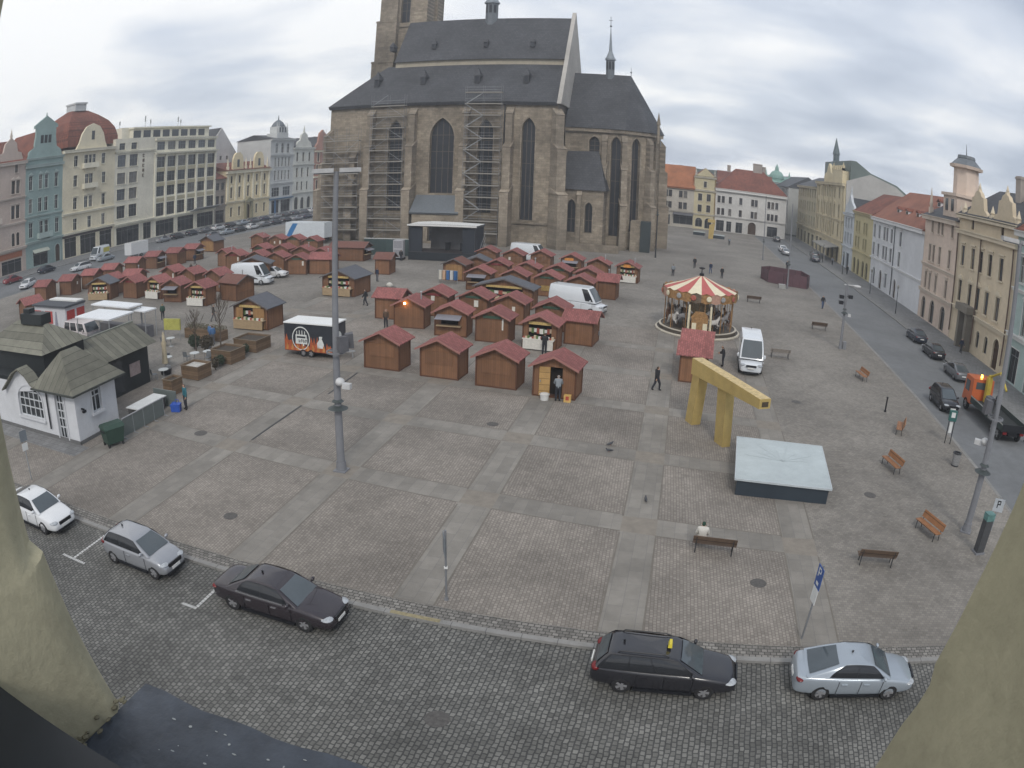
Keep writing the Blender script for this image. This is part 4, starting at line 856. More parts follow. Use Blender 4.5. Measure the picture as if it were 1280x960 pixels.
for t in [o for o in COL.objects if o.get('category') == 'market hut' and o.type == 'EMPTY']:      # the small things that tell huts apart
    if 'front row of middle' in t['label'] or 'grey' in t['label'] or 'wide' in t['label']: continue
    q = rh.random(); x = rh.uniform(-.6,.6)
    if q < .3: mobj('name_board', MB().box(-.75,.75,.3,.34,1.98,2.2).mesh('name_board', M(('board_cream','board_dark_green','board_burgundy')[int(rh.random()*3)], ((.45,.4,.3),(.05,.09,.06),(.2,.04,.04))[int(rh.random()*3)], .7, .25, 9.)), t)
    elif q < .5: mobj('junction_box', MB().box(1.0,1.22,.28,.36,.5,.85).mesh('junction_box', GREYM), t)
    elif q < .7: mobj('notice', MB().box(x-.14,x+.14,.325,.337,1.25,1.65).mesh('notice', POSTER), t)
    elif q < .85: mobj('vent_pipe', MB().cone((.75,1.5),2.1,3.05,.06,.06,8).cone((.75,1.5),3.05,3.15,.12,.05,8).mesh('vent_pipe', GALV), t)
# ------------------------------------------------------------------ stage
t = thing('stage', 'black covered concert stage with white roof edge in front of the church', 'stage', (-33.4,99.8,0))
BLK = M('black_drape', (.02,.024,.03), .85, .2, 1.2)
mb = MB(); mb.box(-5,5,0,4.4,.1,1.25); mb.obj('deck', M('stage_deck', (.045,.04,.042), .7, .2, 2.), t)
mb = MB(); mb.box(-5.05,5.,-.06,-.01,.05,1.2); mb.obj('skirt', BLK, t)
for s in (-1, 1):
    mb = MB(); mb.box(s*5-.2 if s>0 else -5.05, 5.05 if s>0 else -4.8, .1,4.2,1.2,4.9); mb.box(*( (-4.8,-3.05) if s<0 else (3.1,4.8)), .2,.5,1.25,4.9); mb.obj('side_banner', M('banner_black', (.022,.027,.036), .7, .15, 1.), t)
mb = MB(); mb.box(-3.,3.1,4.,4.2,1.3,4.9); mb.obj('backdrop', M('grey_backdrop', (.17,.165,.165), .85, .12, .8, stain=.15), t)
mb = MB(); mb.box(-5.2,5.2,-.2,4.6,5.0,5.3); mb.mat(1).box(-5.25,5.25,-.26,-.2,5.1,5.32); mb.xz([(-5.2,5.3),(5.2,5.3),(1.2,5.4),(-2.5,5.45)],.4,4.4); mb.obj('roof', [M('stage_roof', (.07,.075,.08), .7, .1, 1.), WHITEP], t)
for x in (-5.,5.):
    for y in (.1,4.3): mb = MB(); mb.cone((x,y),.0,5.,.09,.09,8); mb.obj('truss_post', DARKM, t)
for x, w in ((1.9,.5),(-.4,.6)): mb = MB(); mb.box(x,x+w,3.1,3.7,1.25,2.4); mb.obj('speaker', BLACK, t)
mb = MB()
for k in range(5): mb.bar((4.9+k*.25,-.3,.0),(6.0,1.,4.6-k*.9),.05)
t2 = mb.obj('scaffold_brace', GALV, None, (-33.1,99.9,0)); tag(t2, 'pale slanting brace poles leaning at the right side of the stage', 'brace')
t = thing('loudspeaker', 'white-grey loudspeaker stack beside the black stage', 'speaker', (-39.9,99.2,0)); MB().box(-.75,.75,0,1,.3,2.9).obj('cabinet', M('pale_grill', (.4,.4,.42), .7, .3, 12.), t); MB().box(-.65,.65,-.02,-.004,.5,1.5).box(-.65,.65,-.02,-.004,1.7,2.8).obj('grille', M('grey_grill', (.25,.25,.27), .7, .3, 20.), t); MB().box(-.8,.8,-.1,1.1,0,.3).obj('plinth', BLACK, t)
# ------------------------------------------------------------------ carousel
t = thing('carousel', 'old-time horse carousel with red and cream striped roof', 'carousel', (2.45,68.,0)); CAR = t
mb = MB(); mb.lathe([(4.05,0),(4.05,.12),(3.75,.13),(3.75,.45),(3.5,.46),(0.01,.46)], n=32, cap=False); mb.obj('platform', M('carousel_floor', (.09,.075,.06), .6, .25, 3.), t)
mb = MB(); mb.lathe([(4.08,.0),(4.12,.1),(4.08,.2),(3.95,.2)], n=32, cap=False); mb.lathe([(3.78,.44),(3.8,.5),(3.6,.52)], n=32, cap=False); mb.obj('step_rim', M('cream_rim', (.5,.46,.38), .6), t)
CRED = M('roof_red', (.42,.11,.1), .75, .12, 2.); CCRE = M('roof_cream', (.66,.6,.44), .75, .1, 2.); GOLD = M('carousel_gold', (.3,.17,.07), .5, .6, 5., metal=.1)
mb = MB(); n = 16; R, z0, z1 = 3.55, 3.95, 5.3
for i in range(n):
    a0, a1 = 2*pi*i/n, 2*pi*(i+1)/n; mb.mat(i % 2)
    mb.add([(R*cos(a0),R*sin(a0),z0),(R*cos(a1),R*sin(a1),z0),(R*.5*cos(a1),R*.5*sin(a1),z0+(z1-z0)*.45),(R*.5*cos(a0),R*.5*sin(a0),z0+(z1-z0)*.45)], [[0,1,2,3]])
    mb.add([(R*.5*cos(a0),R*.5*sin(a0),z0+(z1-z0)*.45),(R*.5*cos(a1),R*.5*sin(a1),z0+(z1-z0)*.45),(0,0,z1)], [[0,1,2]])
mb.obj('striped_roof', [CRED, CCRE], t)
mb = MB()
for i in range(24):
    a0, a1 = 2*pi*i/24, 2*pi*(i+1)/24; mb.mat(i % 3 if i % 2 else 0)
    q = lambda a, r, z: (r*cos(a), r*sin(a), z)
    am = (a0+a1)/2
    mb.add([q(a0,3.62,3.3),q(am,3.62,3.18),q(a1,3.62,3.3),q(a1,3.62,3.98),q(am,3.66,4.14),q(a0,3.62,3.98)], [[0,1,2,3,4,5]])
    mb.add([q(a0,3.5,3.3),q(am,3.5,3.2),q(a1,3.5,3.3),q(a1,3.5,3.98),q(a0,3.5,3.98)], [[4,3,2,1,0]])
mb.obj('rounding_boards', [GOLD, M('board_pink', (.4,.24,.18), .6, .4, 6.), M('board_dark', (.13,.1,.07), .6, .5, 6.)], t)
mb = MB(); mb.cone((0,0),.46,3.9,1.0,1.0,12); mb.obj('centre_column', M('carousel_mirror_panels', (.3,.24,.14), .4, .5, 3.), t)
mb = MB(); mb.cone((0,0),5.25,5.5,.25,.2,8); mb.cone((0,0),5.5,5.9,.06,.04,6); mb.ell((0,0,5.95),(.3,.12,.12)); mb.obj('roof_finial', BLACK, t)
for k in range(16):
    a = 2*pi*(k+.5)/16; c_, s_ = 3.7*cos(a), 3.7*sin(a)
    mb = MB(); st = 0; mb.cone((0,0),0,.05,.26,.2,10).xf(Matrix.Translation((c_,s_,3.66)) @ Matrix.Rotation(a,4,'Z') @ Matrix.Rotation(pi/2,4,'Y')); mb.obj('medallion', (CCRE, M('medallion_grey', (.3,.3,.3), .6, .6, 9.), M('medallion_red', (.35,.1,.07), .6, .5, 9.))[k % 3], t)
for k in range(12):
    a = 2*pi*k/12+.13; mb = MB(); mb.cone((3.3*cos(a),3.3*sin(a)),.46,3.95,.05,.05,6); mb.obj('post', GOLD, t)
def skin(verts, edges, radii, sub=1, root=0):
    me = bpy.data.meshes.new('skin'); me.from_pydata(verts, edges, []); o = bpy.data.objects.new('skin', me); COL.objects.link(o)
    md = o.modifiers.new('s','SKIN'); md.use_smooth_shade = True
    for i, r in enumerate(radii): me.skin_vertices[0].data[i].radius = (r, r) if not isinstance(r, tuple) else r
    me.skin_vertices[0].data[root].use_root = True
    if sub: o.modifiers.new('u','SUBSURF').levels = sub; o.modifiers['u'].render_levels = sub
    dg = bpy.context.evaluated_depsgraph_get(); r = bpy.data.meshes.new_from_object(o.evaluated_get(dg)); bpy.data.objects.remove(o); return r
# horse: body, neck, head, four galloping legs, tail
hv = [(0,0,1.0),(.35,0,1.05),(-.38,0,1.02),(.58,0,1.35),(.68,0,1.52),(.92,0,1.36),(.38,.1,.75),(.62,.1,.62),(.5,.1,.38),(.38,-.1,.72),(.66,-.1,.72),(.7,-.1,.48),(-.45,.1,.72),(-.6,.1,.5),(-.8,.1,.32),(-.45,-.1,.7),(-.62,-.1,.46),(-.75,-.1,.25),(-.62,0,1.02),(-.78,0,.7),(.62,0,1.62)]
he = [(0,1),(0,2),(1,3),(3,4),(4,5),(1,6),(6,7),(7,8),(1,9),(9,10),(10,11),(2,12),(12,13),(13,14),(2,15),(15,16),(16,17),(2,18),(18,19),(4,20)]
hr_ = [.22,.21,.22,.13,.11,.07,.09,.06,.045,.09,.06,.045,.11,.065,.045,.11,.065,.045,.06,.04,.03]
HM = skin(hv, he, hr_, 1)
hcol = [M('horse_grey', (.2,.19,.19), .5), M('horse_dark', (.05,.045,.05), .5), M('horse_white', (.5,.48,.45), .5), M('horse_brown', (.14,.07,.04), .5)]
HMS = []
for c in hcol: m_ = HM.copy(); m_.materials.clear(); m_.materials.append(c); HMS.append(m_)
for k in range(26):
    a = 2*pi*k/26+.1*(k%2); r = 2.95 if k % 2 else 2.05
    o = mobj('horse', HMS[(k*7+k//3)%4], t, (r*cos(a), r*sin(a), .42+.18*(k%3)), a+pi/2)
    MB().cone((0,0),-.4,3.,.025,.025,6).obj('pole', GOLD, o)
mb = MB(); mb.box(-.75,.75,-4.,-3.2,.46,1.9); mb.mat(1).box(-.7,-.3,-4.03,-4.001,.7,1.5); mb.box(.3,.7,-4.03,-4.001,.7,1.5); mb.mat(0).xz([(-.85,1.9),(.85,1.9),(.45,2.5),(-.45,2.5)],-3.95,-3.7); mb.obj('organ_front', [GOLD, CCRE], t)
for s in (-1,1): MB().cone((s*1.0,-3.5),.46,3.,.13,.1,8).obj('organ_column', CCRE, t)
# booth with two red roofs beside the carousel
# ------------------------------------------------------------------ vehicles
CSG = glassm('car_side_glass', (.02,.022,.026), .05); CGL = glassm('car_glass', (.07,.085,.095), .03); RIM = M('alloy_rim', (.32,.32,.33), .35, .1, 6., metal=.5)  # CGL paler than side glass: reflected sky put into its base colour
LAMPW = M('headlamp_lens', (.34,.36,.38), .1, .4, 12., spec=.7); LAMPR = M('tail_lamp_lens', (.14,.012,.014), .15, .2, 8.); CHROME = M('chrome_strip', (.5,.5,.52), .15, .05, 4., metal=.8)
def paint(name, rgb, rough=.22, metal=.0): 
    m = M(name, rgb, rough, .04, 1., metal=metal, spec=.55); m.node_tree.nodes['Principled BSDF'].inputs['Coat Weight'].default_value = .4; return m
P_WHITE = paint('car_paint_white', (.62,.63,.64)); P_SILV = paint('car_paint_silver', (.31,.32,.34), .25, .4); P_LSILV = paint('car_paint_light_silver', (.33,.37,.41), .22, .35)
P_BLACK = paint('car_paint_black', (.017,.017,.021), .18); P_PLUM = paint('car_paint_plum_black', (.032,.026,.031), .2, .2); P_BLUE = paint('car_paint_dark_blue', (.025,.035,.07)); P_GREY = paint('car_paint_grey', (.13,.135,.145), .25, .2); P_RED = paint('car_paint_red', (.2,.025,.03)); P_NAVY = paint('car_paint_navy', (.015,.02,.035)); P_VAN = paint('van_paint_white', (.62,.65,.68))
def bool_arches(o, cuts):
    mb = MB()
    for x, z, r, w in cuts:
        st = len(mb.v); mb.cone((0,0),-w,w,r,r,28); mb.xf(Matrix.Translation((x,0,z)) @ Matrix.Rotation(pi/2,4,'X'), st)
    me = mb.mesh('c', RUBBER); c = bpy.data.objects.new('c', me); COL.objects.link(c)
    md = o.modifiers.new('b','BOOLEAN'); md.operation = 'DIFFERENCE'; md.solver = 'EXACT'; md.object = c; md.material_mode = 'TRANSFER'
    dg = bpy.context.evaluated_depsgraph_get(); r = bpy.data.meshes.new_from_object(o.evaluated_get(dg)); o.modifiers.clear()
    bpy.data.objects.remove(c); o.data = r; return r
def wheel_mesh(r, w):
    mb = MB(); st = 0
    mb.lathe([(r*.62,-w/2),(r*.93,-w/2),(r,-w/2+.03),(r,w/2-.03),(r*.93,w/2),(r*.62,w/2),(r*.6,w/2-.05),(r*.6,-w/2+.05)], n=24, cap=False); mb.xf(Matrix.Rotation(pi/2,4,'X'))
    t = mb.mesh('wheel', RUBBER, 40)
    mb = MB(); 
    mb.lathe([(r*.63,w/2-.008),(r*.57,w/2-.015),(r*.55,w/2-.06),(.001,w/2-.07)], n=24, cap=False); mb.mat(1).lathe([(.001,w/2-.02),(r*.14,w/2-.02),(r*.16,w/2-.05)], n=12, cap=False)
    for k in range(5):
        a = 2*pi*k/5
        mb.mat(1).hexa([(cos(a)*d-sin(a)*s, sin(a)*d+cos(a)*s, z) for z in (w/2-.06,w/2-.012) for d,s in ((.03,-.035),(r*.58,-.05),(r*.58,.05),(.03,.035))])
    mb.mat(0); mb.xf(Matrix.Rotation(pi/2,4,'X'))
    return t, mb.mesh('rim', [M('rim_shadow', (.06,.06,.062), .5), RIM], 40)
def car(label, S, pm, loc, rz, group=None, cat='car', name='parked_car', taxi=False):
    L, W, H = S['L'], S['W'], S['H']; hw = W/2; r = S.get('r', .32)
    t = thing(name, label, cat, loc, rz, group)
    mb = MB(); st = S['st']; n = 12; rings = []
    for x, zb, zt, k in st:
        h = hw*k; zm = zb+(zt-zb)*.55
        half = [(0,zb),(h*.86,zb),(h*.97,zb+.09),(h,zm),(h*.965,zt-.07),(h*.86,zt),(0,zt+.035)]
        rings.append([(x,y,z) for y,z in half]+[(x,-y,z) for y,z in half[1:-1][::-1]])
    o = []
    for R in rings: o += R
    fs = [[i*n+j, i*n+(j+1)%n, (i+1)*n+(j+1)%n, (i+1)*n+j] for i in range(len(st)-1) for j in range(n)]
    fs += [list(range(n))[::-1], [(len(st)-1)*n+j for j in range(n)]]
    mb.add(o, fs); b = mb.obj('body', pm, t); b.modifiers.new('u','SUBSURF').levels = 2; b.modifiers['u'].render_levels = 2
    dg = bpy.context.evaluated_depsgraph_get(); me = bpy.data.meshes.new_from_object(b.evaluated_get(dg)); b.modifiers.clear(); b.data = me
    xa, xb = S['wx']
    bool_arches(b, [(xa,r,r+.06,hw+.3),(xb,r,r+.06,hw+.3)])
    me = b.data; me.polygons.foreach_set('use_smooth',[True]*len(me.polygons)); me.set_sharp_from_angle(angle=rad(32))
    # cabin
    zb, (x0,x1), (x2,x3), wb, wr, zr = S['zb'], S['cb'], S['cr'], S.get('wb',hw*.93), S.get('wr',hw*.72), H
    zbr = S.get('zbr', zb)
    def edge(v):
        e = v**1.0; bl = .03*sin(pi*v)
        return (x0+(x2-x0)*e-bl, x1+(x3-x1)*e+bl, wb+(wr-wb)*e+bl)
    mb = MB(); rows = []; N = 24
    for v in (0,.2,.4,.6,.8,.93,1.):
        a, c, w_ = edge(v); cr = .1+.1*v; zz = [zb,zbr]
        if v > .9: w_ -= .02*(v-.9)/.1; a += .03*(v-.9)/.1; c -= .03*(v-.9)/.1
        ring = []
        for (cx, cy, s0) in ((c-cr,w_-cr,0),(a+cr,w_-cr,1),(a+cr,-w_+cr,2),(c-cr,-w_+cr,3)):
            for k in range(6):
                an = pi/2*s0+pi/2*k/5; px = cx+cr*cos(an); py = cy+cr*sin(an)
                tt = (px-a)/(c-a); z0 = zbr+(zb-zbr)*tt
                ring.append((px, py, z0-.03+(zr-z0+.03)*v-(.05*v*(abs(tt-.45)*2)**2.5)))
        rows.append(ring)
    a, c, w_ = edge(1.); 
    vs = [p for R in rows for p in R]; fs = [[i*N+j, i*N+(j+1)%N, (i+1)*N+(j+1)%N, (i+1)*N+j] for i in range(len(rows)-1) for j in range(N)]
    for q in (.8,.5,.2):
        vs += [((a+c)/2+(p[0]-(a+c)/2)*q, p[1]*q, p[2]+.04*(1-q*q)+(.05*((abs((p[0]-a)/(c-a)-.45)*2)**2.5))*(1-q)) for p in rows[-1]]
    m0 = len(rows)-1
    fs += [[i*N+j, i*N+(j+1)%N, (i+1)*N+(j+1)%N, (i+1)*N+j] for i in range(m0, m0+3) for j in range(N)]
    fs.append([(m0+3)*N+j for j in range(N)]); mb.add(vs, fs); mb.obj('cabin', pm, t, smooth=40)
    def P_(side, s, v, off=.014):
        a, c, w_ = edge(v)
        if side in 'LR':
            x = a+(c-a)*s; tt = s; z0 = zbr+(zb-zbr)*tt
            z = z0-.03+(zr-z0+.03)*v-.05*v*(abs(tt-.45)*2)**2.5
            return (x, (w_+off)*(1 if side == 'L' else -1), z+off*.3)
        y = -w_+2*w_*s; tt = 1. if side == 'F' else 0.; z0 = zb if side == 'F' else zbr
        z = z0-.03+(zr-z0+.03)*v-.05*v*(abs(tt-.45)*2)**2.5
        bow = .06*(1-(2*s-1)**2)
        return ((c+off+bow*.3) if side == 'F' else (a-off-bow*.3), y, z+off*.8)
    def patch(nm, side, s0, s1, v0, v1, s0t=None, s1t=None):
        off = .014 if nm != 'window_seal' else .007; mb = MB(); k = 6; s0t = s0 if s0t is None else s0t; s1t = s1 if s1t is None else s1t; g = []
        for i in range(k+1):
            v = v0+(v1-v0)*i/k; f = i/k; A = s0+(s0t-s0)*f; B = s1+(s1t-s1)*f
            g += [P_(side, A+(B-A)*j/k, v, off) for j in range(k+1)]
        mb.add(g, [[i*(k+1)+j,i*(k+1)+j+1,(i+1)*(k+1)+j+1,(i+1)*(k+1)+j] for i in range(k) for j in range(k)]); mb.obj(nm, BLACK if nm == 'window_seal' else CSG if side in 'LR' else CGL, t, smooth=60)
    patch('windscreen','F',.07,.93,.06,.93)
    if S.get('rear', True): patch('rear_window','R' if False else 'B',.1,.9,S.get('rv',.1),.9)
    for sd in 'LR':
        if not S.get('van'): patch('window_seal', sd, S['sw'][0][0]-.025, S['sw'][-1][1]+.015, .05, .95, S['sw'][0][2]-.025, S['sw'][-1][3]+.012)
        for (s0,s1,q0,q1) in S['sw']: patch('side_window', sd, s0, s1, .1, .9, q0, q1)
    # wheels
    wt, wr_ = wheel_mesh(r, .2)
    for x in (xa, xb):
        for s in (-1, 1):
            o = mobj('wheel', wt, t, (x, s*(hw-.115), r), 0 if s < 0 else pi); mobj('rim', wr_, o)
    zl = S['zl']; xf, xr = L/2, -L/2
    for s in (-1, 1):
        MB().ell((xf-.26,s*(hw-.3),zl),(.24,.25,.075),12,6).obj('headlight', LAMPW, t, smooth=50)
        MB().ell((xr+.19,s*(hw-.25),S.get('ztl',zl+.12)),(.16,.235,S.get('htl',.09)),10,6).obj('tail_light', LAMPR, t, smooth=50)
        mx = x1-.32 if not S.get('van') else x1-.55
        MB().ell((mx,s*(hw+.08),zb+.1),(.07,.12,.08 if not S.get('van') else .18),8,6).box(mx-.03,mx+.03,min(s*(hw-.05),s*(hw+.05)),max(s*(hw-.05),s*(hw+.05)),zb+.03,zb+.08).obj('wing_mirror', pm, t, smooth=50)
        for x in S['seams']: MB().box(x-.008,x+.008,min(s*hw*.99,s*(hw+.003)),max(s*hw*.99,s*(hw+.003)),.3,zb-.09).obj('door_seam', BLACK, t)
        for x in S['seams'][:-1] if not S.get('van') else S['seams'][1:]:
            MB().box(x+.12,x+.34,min(s*hw*.98,s*(hw+.028)),max(s*hw*.98,s*(hw+.028)),zb-.24,zb-.2).obj('door_handle', CHROME if S.get('chrome') else pm, t)
        MB().box(xa+r+.06,xb-r-.06,min(s*hw*.9,s*(hw*.992)),max(s*hw*.9,s*(hw*.992)),.17,.27).obj('sill_trim', BLACK, t)
        if S.get('chrome'): MB().box(x0+.5,x1-.6,min(s*hw*.93,s*(hw*.985)),max(s*hw*.93,s*(hw*.985)),zb-.025,zb+.012).obj('chrome_strip', CHROME, t)
        if S.get('rails'): MB().tube([(x2+.25,s*(wr-.06),zr-.03),(x2+.35,s*(wr-.06),zr+.06),(x3-.5,s*(wr-.06),zr+.07),(x3-.3,s*(wr-.06),zr-.0)],.02,6).obj('roof_rail', BLACK, t)
    MB().box(xf-.05,xf+.004,-.42,.42,zl-.12,zl+.03).box(xf-.05,xf-.0,-.6,.6,.26,.36).obj('grille', BLACK, t)
    MB().box(xf-.02,xf+.02,-.26,.26,zl-.26,zl-.15).obj('number_plate', WHITEP, t)
    MB().box(xr-.02,xr+.02,-.26,.26,S.get('zpl',.75),S.get('zpl',.75)+.11).obj('number_plate', WHITEP, t)
    MB().box(x2+.35,x2+.42,-.02,.02,zr,zr+.1).obj('aerial_fin', BLACK, t)
    if taxi:
        mb = MB(); mb.hexa([(-.07,-.17,zr+.05),(.07,-.17,zr+.05),(.07,.17,zr+.05),(-.07,.17,zr+.05),(-.04,-.15,zr+.19),(.04,-.15,zr+.19),(.04,.15,zr+.19),(-.04,.15,zr+.19)]); mb.obj('roof_sign', M('taxi_yellow', (.6,.5,.05), .5, .05, 3.), t)
    return t
def stn(L, zr_, zd, zc, zh, zn, xa, xb): # rear height, deck, cowl, hood mid, nose
    h = L/2
    return [(-h,.42,zr_-.3,.72),(-h+.05,.3,zr_-.08,.86),(-h+.22,.24,zr_,.96),(xa,.2,zd,1.),(xa+.7,.19,zc,1.),(0,.19,zc,1.),(xb-.55,.19,zc,1.),(xb-.1,.2,zh+.02,1.),(xb+.35,.22,zh-.05,.97),(h-.16,.24,zn,.9),(h-.03,.3,zn-.12,.78),(h,.4,zn-.24,.64)]
SED = dict(L=5.2,W=1.88,H=1.47,st=stn(5.2,.98,1.,.98,.93,.76,-1.62,1.5),wx=(-1.62,1.5),r=.34,zb=.96,zbr=1.0,cb=(-1.85,1.3),cr=(-.95,.42),sw=[(.19,.505,.1,.5),(.515,.88,.51,.95)],zl=.68,ztl=.8,seams=[-1.02,.08,1.02],chrome=True,zpl=.62)
LIFT = dict(L=4.72,W=1.84,H=1.47,st=stn(4.72,1.02,1.02,.98,.92,.74,-1.3,1.36),wx=(-1.3,1.36),r=.33,zb=.96,zbr=1.03,cb=(-2.0,1.25),cr=(-.75,.4),sw=[(.27,.565,.14,.54),(.575,.9,.55,.96)],zl=.66,ztl=.84,seams=[-.75,.1,.95],zpl=.6)
EST = dict(L=4.8,W=1.82,H=1.5,st=stn(4.8,1.,1.,.98,.92,.76,-1.32,1.36),wx=(-1.32,1.36),r=.32,zb=.96,zbr=.98,cb=(-2.28,1.2),cr=(-1.85,.32),sw=[(.05,.31,.05,.3),(.325,.58,.31,.565),(.595,.92,.58,.97)],zl=.68,ztl=.9,htl=.13,seams=[-.9,.0,.92],rails=True,zpl=.72,rv=.2)
HAT = dict(L=3.84,W=1.66,H=1.43,st=stn(3.84,.98,.98,.96,.9,.72,-1.2,1.24),wx=(-1.2,1.24),r=.3,zb=.94,zbr=.98,cb=(-1.78,1.12),cr=(-1.35,.22),sw=[(.08,.43,.08,.4),(.445,.9,.415,.96)],zl=.68,ztl=.86,htl=.14,seams=[-.35,.85],zpl=.62,rv=.22)
VAN = dict(L=5.9,W=1.96,H=2.65,st=stn(5.7,1.25,1.25,1.25,1.12,.95,-1.75,1.75),wx=(-1.75,1.75),r=.34,zb=1.22,zbr=1.24,cb=(-2.8,2.25),cr=(-2.72,1.35),wb=.98,wr=.84,sw=[(.8,.96,.82,.97)],zl=.85,ztl=1.15,htl=.3,seams=[-.4,.75,1.9],van=True,rear=False,zpl=.8)
SUVS = dict(HAT, L=4.3, W=1.8, H=1.62)
Yc = 17.68; Zr = -.1
GC = 'cars parked along the near kerb'
C_LIFTW = car('white hatchback half hidden by the left plaster jamb', LIFT, P_WHITE, (-26.35,Yc+.1,Zr), 0, GC)
C_HAT = car('small silver hatchback parked between the white car and the black limousine', HAT, P_SILV, (-18.72,Yc+.08,Zr), rad(-1), GC)
C_SED = car('long dark plum limousine with chrome window strip at the kerb', SED, P_PLUM, (-11.9,Yc-.05,Zr), rad(-1), GC)
C_EST = car('black estate taxi with yellow roof sign and roof rails', EST, P_BLACK, (1.18,Yc-.1,Zr), rad(-.5), GC, taxi=True)
C_LIFT = car('pale silver liftback parked beside the blue sign post', LIFT, P_LSILV, (7.62,Yc+.02,Zr), rad(-1), GC)
for c_ in (C_SED, C_EST, C_LIFT): c_.scale = (.955,)*3
V1 = car('white delivery van parked beside the carousel, facing the camera', VAN, P_VAN, (6.55,56.4,0), rad(-93), 'white vans on the square', 'van', 'delivery_van')
copytree(V1, 'white delivery van wedged between the middle market rows', (-9.6,71.4,0), rad(-14))
copytree(V1, 'white delivery van beside the brownish hut of the left market', (-50.2,75.3,0), rad(6))
copytree(C_LIFT, 'white car parked beside the white van at the left market', (-50.3,80.4,0), rad(8), {'car_paint_light_silver': P_WHITE})['group'] = 'cars on the square'
copytree(V1, 'white van half hidden behind the rearmost huts of the middle market', (-21.6,105.5,0), rad(-8))
# cars of the right street
G2 = 'cars in the right street'
C_EB = car('black hatchback driving up the right street past the green sign', SUVS, P_BLACK, (23.2,51.6,Zr), rad(-88), G2)
for lb, x, y, m, src, key in (('dark blue car parked by the ochre house portal, further one', 29.3,77.4,P_NAVY,C_LIFT,'car_paint_light_silver'),('black car parked behind the dark blue one, nearer the truck', 29.0,70.2,P_BLACK,C_LIFT,'car_paint_light_silver'),('grey car parked just behind the orange truck', 28.8,62.2,P_GREY,C_LIFT,'car_paint_light_silver'),
        ('dark car far up the right street below the cafe canopy', 31.5,160,P_GREY,C_EST,'car_paint_black'),('dark car parked far up the street beside the canopy', 29.8,150,P_NAVY,C_LIFT,'car_paint_light_silver'),('white car driving far away in the right street', 24.3,163,P_WHITE,C_LIFT,'car_paint_light_silver'),('silver car driving just behind the distant white one', 24.0,156,P_SILV,C_LIFT,'car_paint_light_silver'),('black car far off at the end of the right street', 26.5,190,P_BLACK,C_LIFT,'car_paint_light_silver')):
    c = copytree(src, lb, (x,y,Zr), rad(90), {key: m}); c['group'] = G2
    for k in [k for k in COL.objects if k.parent == c and k.name.startswith('roof_sign')]: bpy.data.objects.remove(k)
# cars of the left street
G3 = 'cars along the left street'
def far(lb, x, y, m, src, key, a=90):
    c = copytree(src, lb, (x,y,Zr), rad(a), {key: m}); c['group'] = G3
    for k in [k for k in COL.objects if k.parent == c and k.name.startswith('roof_sign')]: bpy.data.objects.remove(k)
far('white estate car crossing the left street near the camera', -95.3,70.2,P_WHITE,C_EST,'car_paint_black',-65)
far('dark red car parked before the pink house', -106,74.2,P_RED,C_LIFT,'car_paint_light_silver')
far('white estate car passing the turquoise house', -97,85.5,P_WHITE,C_EST,'car_paint_black',-100)
far('dark car beside the pole at the turquoise house', -106.5,84,P_NAVY,C_LIFT,'car_paint_light_silver')
v = copytree(V1, 'white van with yellow rear panel before the cream house', (-104.5,98,Zr), rad(-80)); v['group'] = 'white vans on the square'
for s in (-1,1): MB().box(-2.5,-.2,min(s*.985,s*1.0),max(s*.985,s*1.0),1.3,2.2).obj('yellow_panel', M('van_yellow', (.5,.45,.08), .5, .1, 2.), v)
far('pale car behind the yellow-panelled van', -100.5,96,P_LSILV,C_LIFT,'car_paint_light_silver')
t = thing('box_trailer', 'white box trailer behind the huts before the hotel wing', 'trailer', (-95.5,100.5,Zr), rad(85)); MB().box(-2.4,2.4,-1.1,1.1,.6,2.9).obj('box', P_WHITE, t)
for x in (-.5,.5):
    for s in (-1,1): mobj('wheel', bpy.data.objects['wheel'].data, t, (x,s*1.,.33))
MB().bar((2.4,0,.5),(3.6,0,.45),.1).obj('drawbar', GALV, t)
rr = random.Random(5)
PC = [P_BLACK,P_GREY,P_SILV,P_NAVY,P_WHITE,P_LSILV,P_BLUE,P_BLACK,P_GREY]
DESC = {P_BLACK.name:'black',P_GREY.name:'grey',P_SILV.name:'silver',P_NAVY.name:'navy',P_WHITE.name:'white',P_LSILV.name:'pale silver',P_BLUE.name:'blue'}
for i in range(19):
    y = 122+i*5.6; m = PC[(i*5+2) % 9]; src, key = ((C_LIFT,'car_paint_light_silver'),(C_EST,'car_paint_black'),(C_HAT,'car_paint_silver'))[i % 3]
    far(f'{DESC[m.name]} car, {("fourth fifth sixth seventh eighth ninth tenth eleventh twelfth".split() and (ORD+"ninth tenth eleventh twelfth thirteenth fourteenth fifteenth sixteenth seventeenth eighteenth nineteenth".split())[i])} in the kerb row before the hotel and deanery', -106.8,y,m,src,key,90)
for i in range(11):
    y = 128+i*5.5; m = PC[(i*4+1) % 9]; src, key = ((C_HAT,'car_paint_silver'),(C_LIFT,'car_paint_light_silver'),(C_EST,'car_paint_black'))[i % 3]
    far(f'{DESC[m.name]} car, {(ORD+"ninth tenth eleventh".split())[i]} in the row on the market side of the left street', -96.2,y,m,src,key,88)
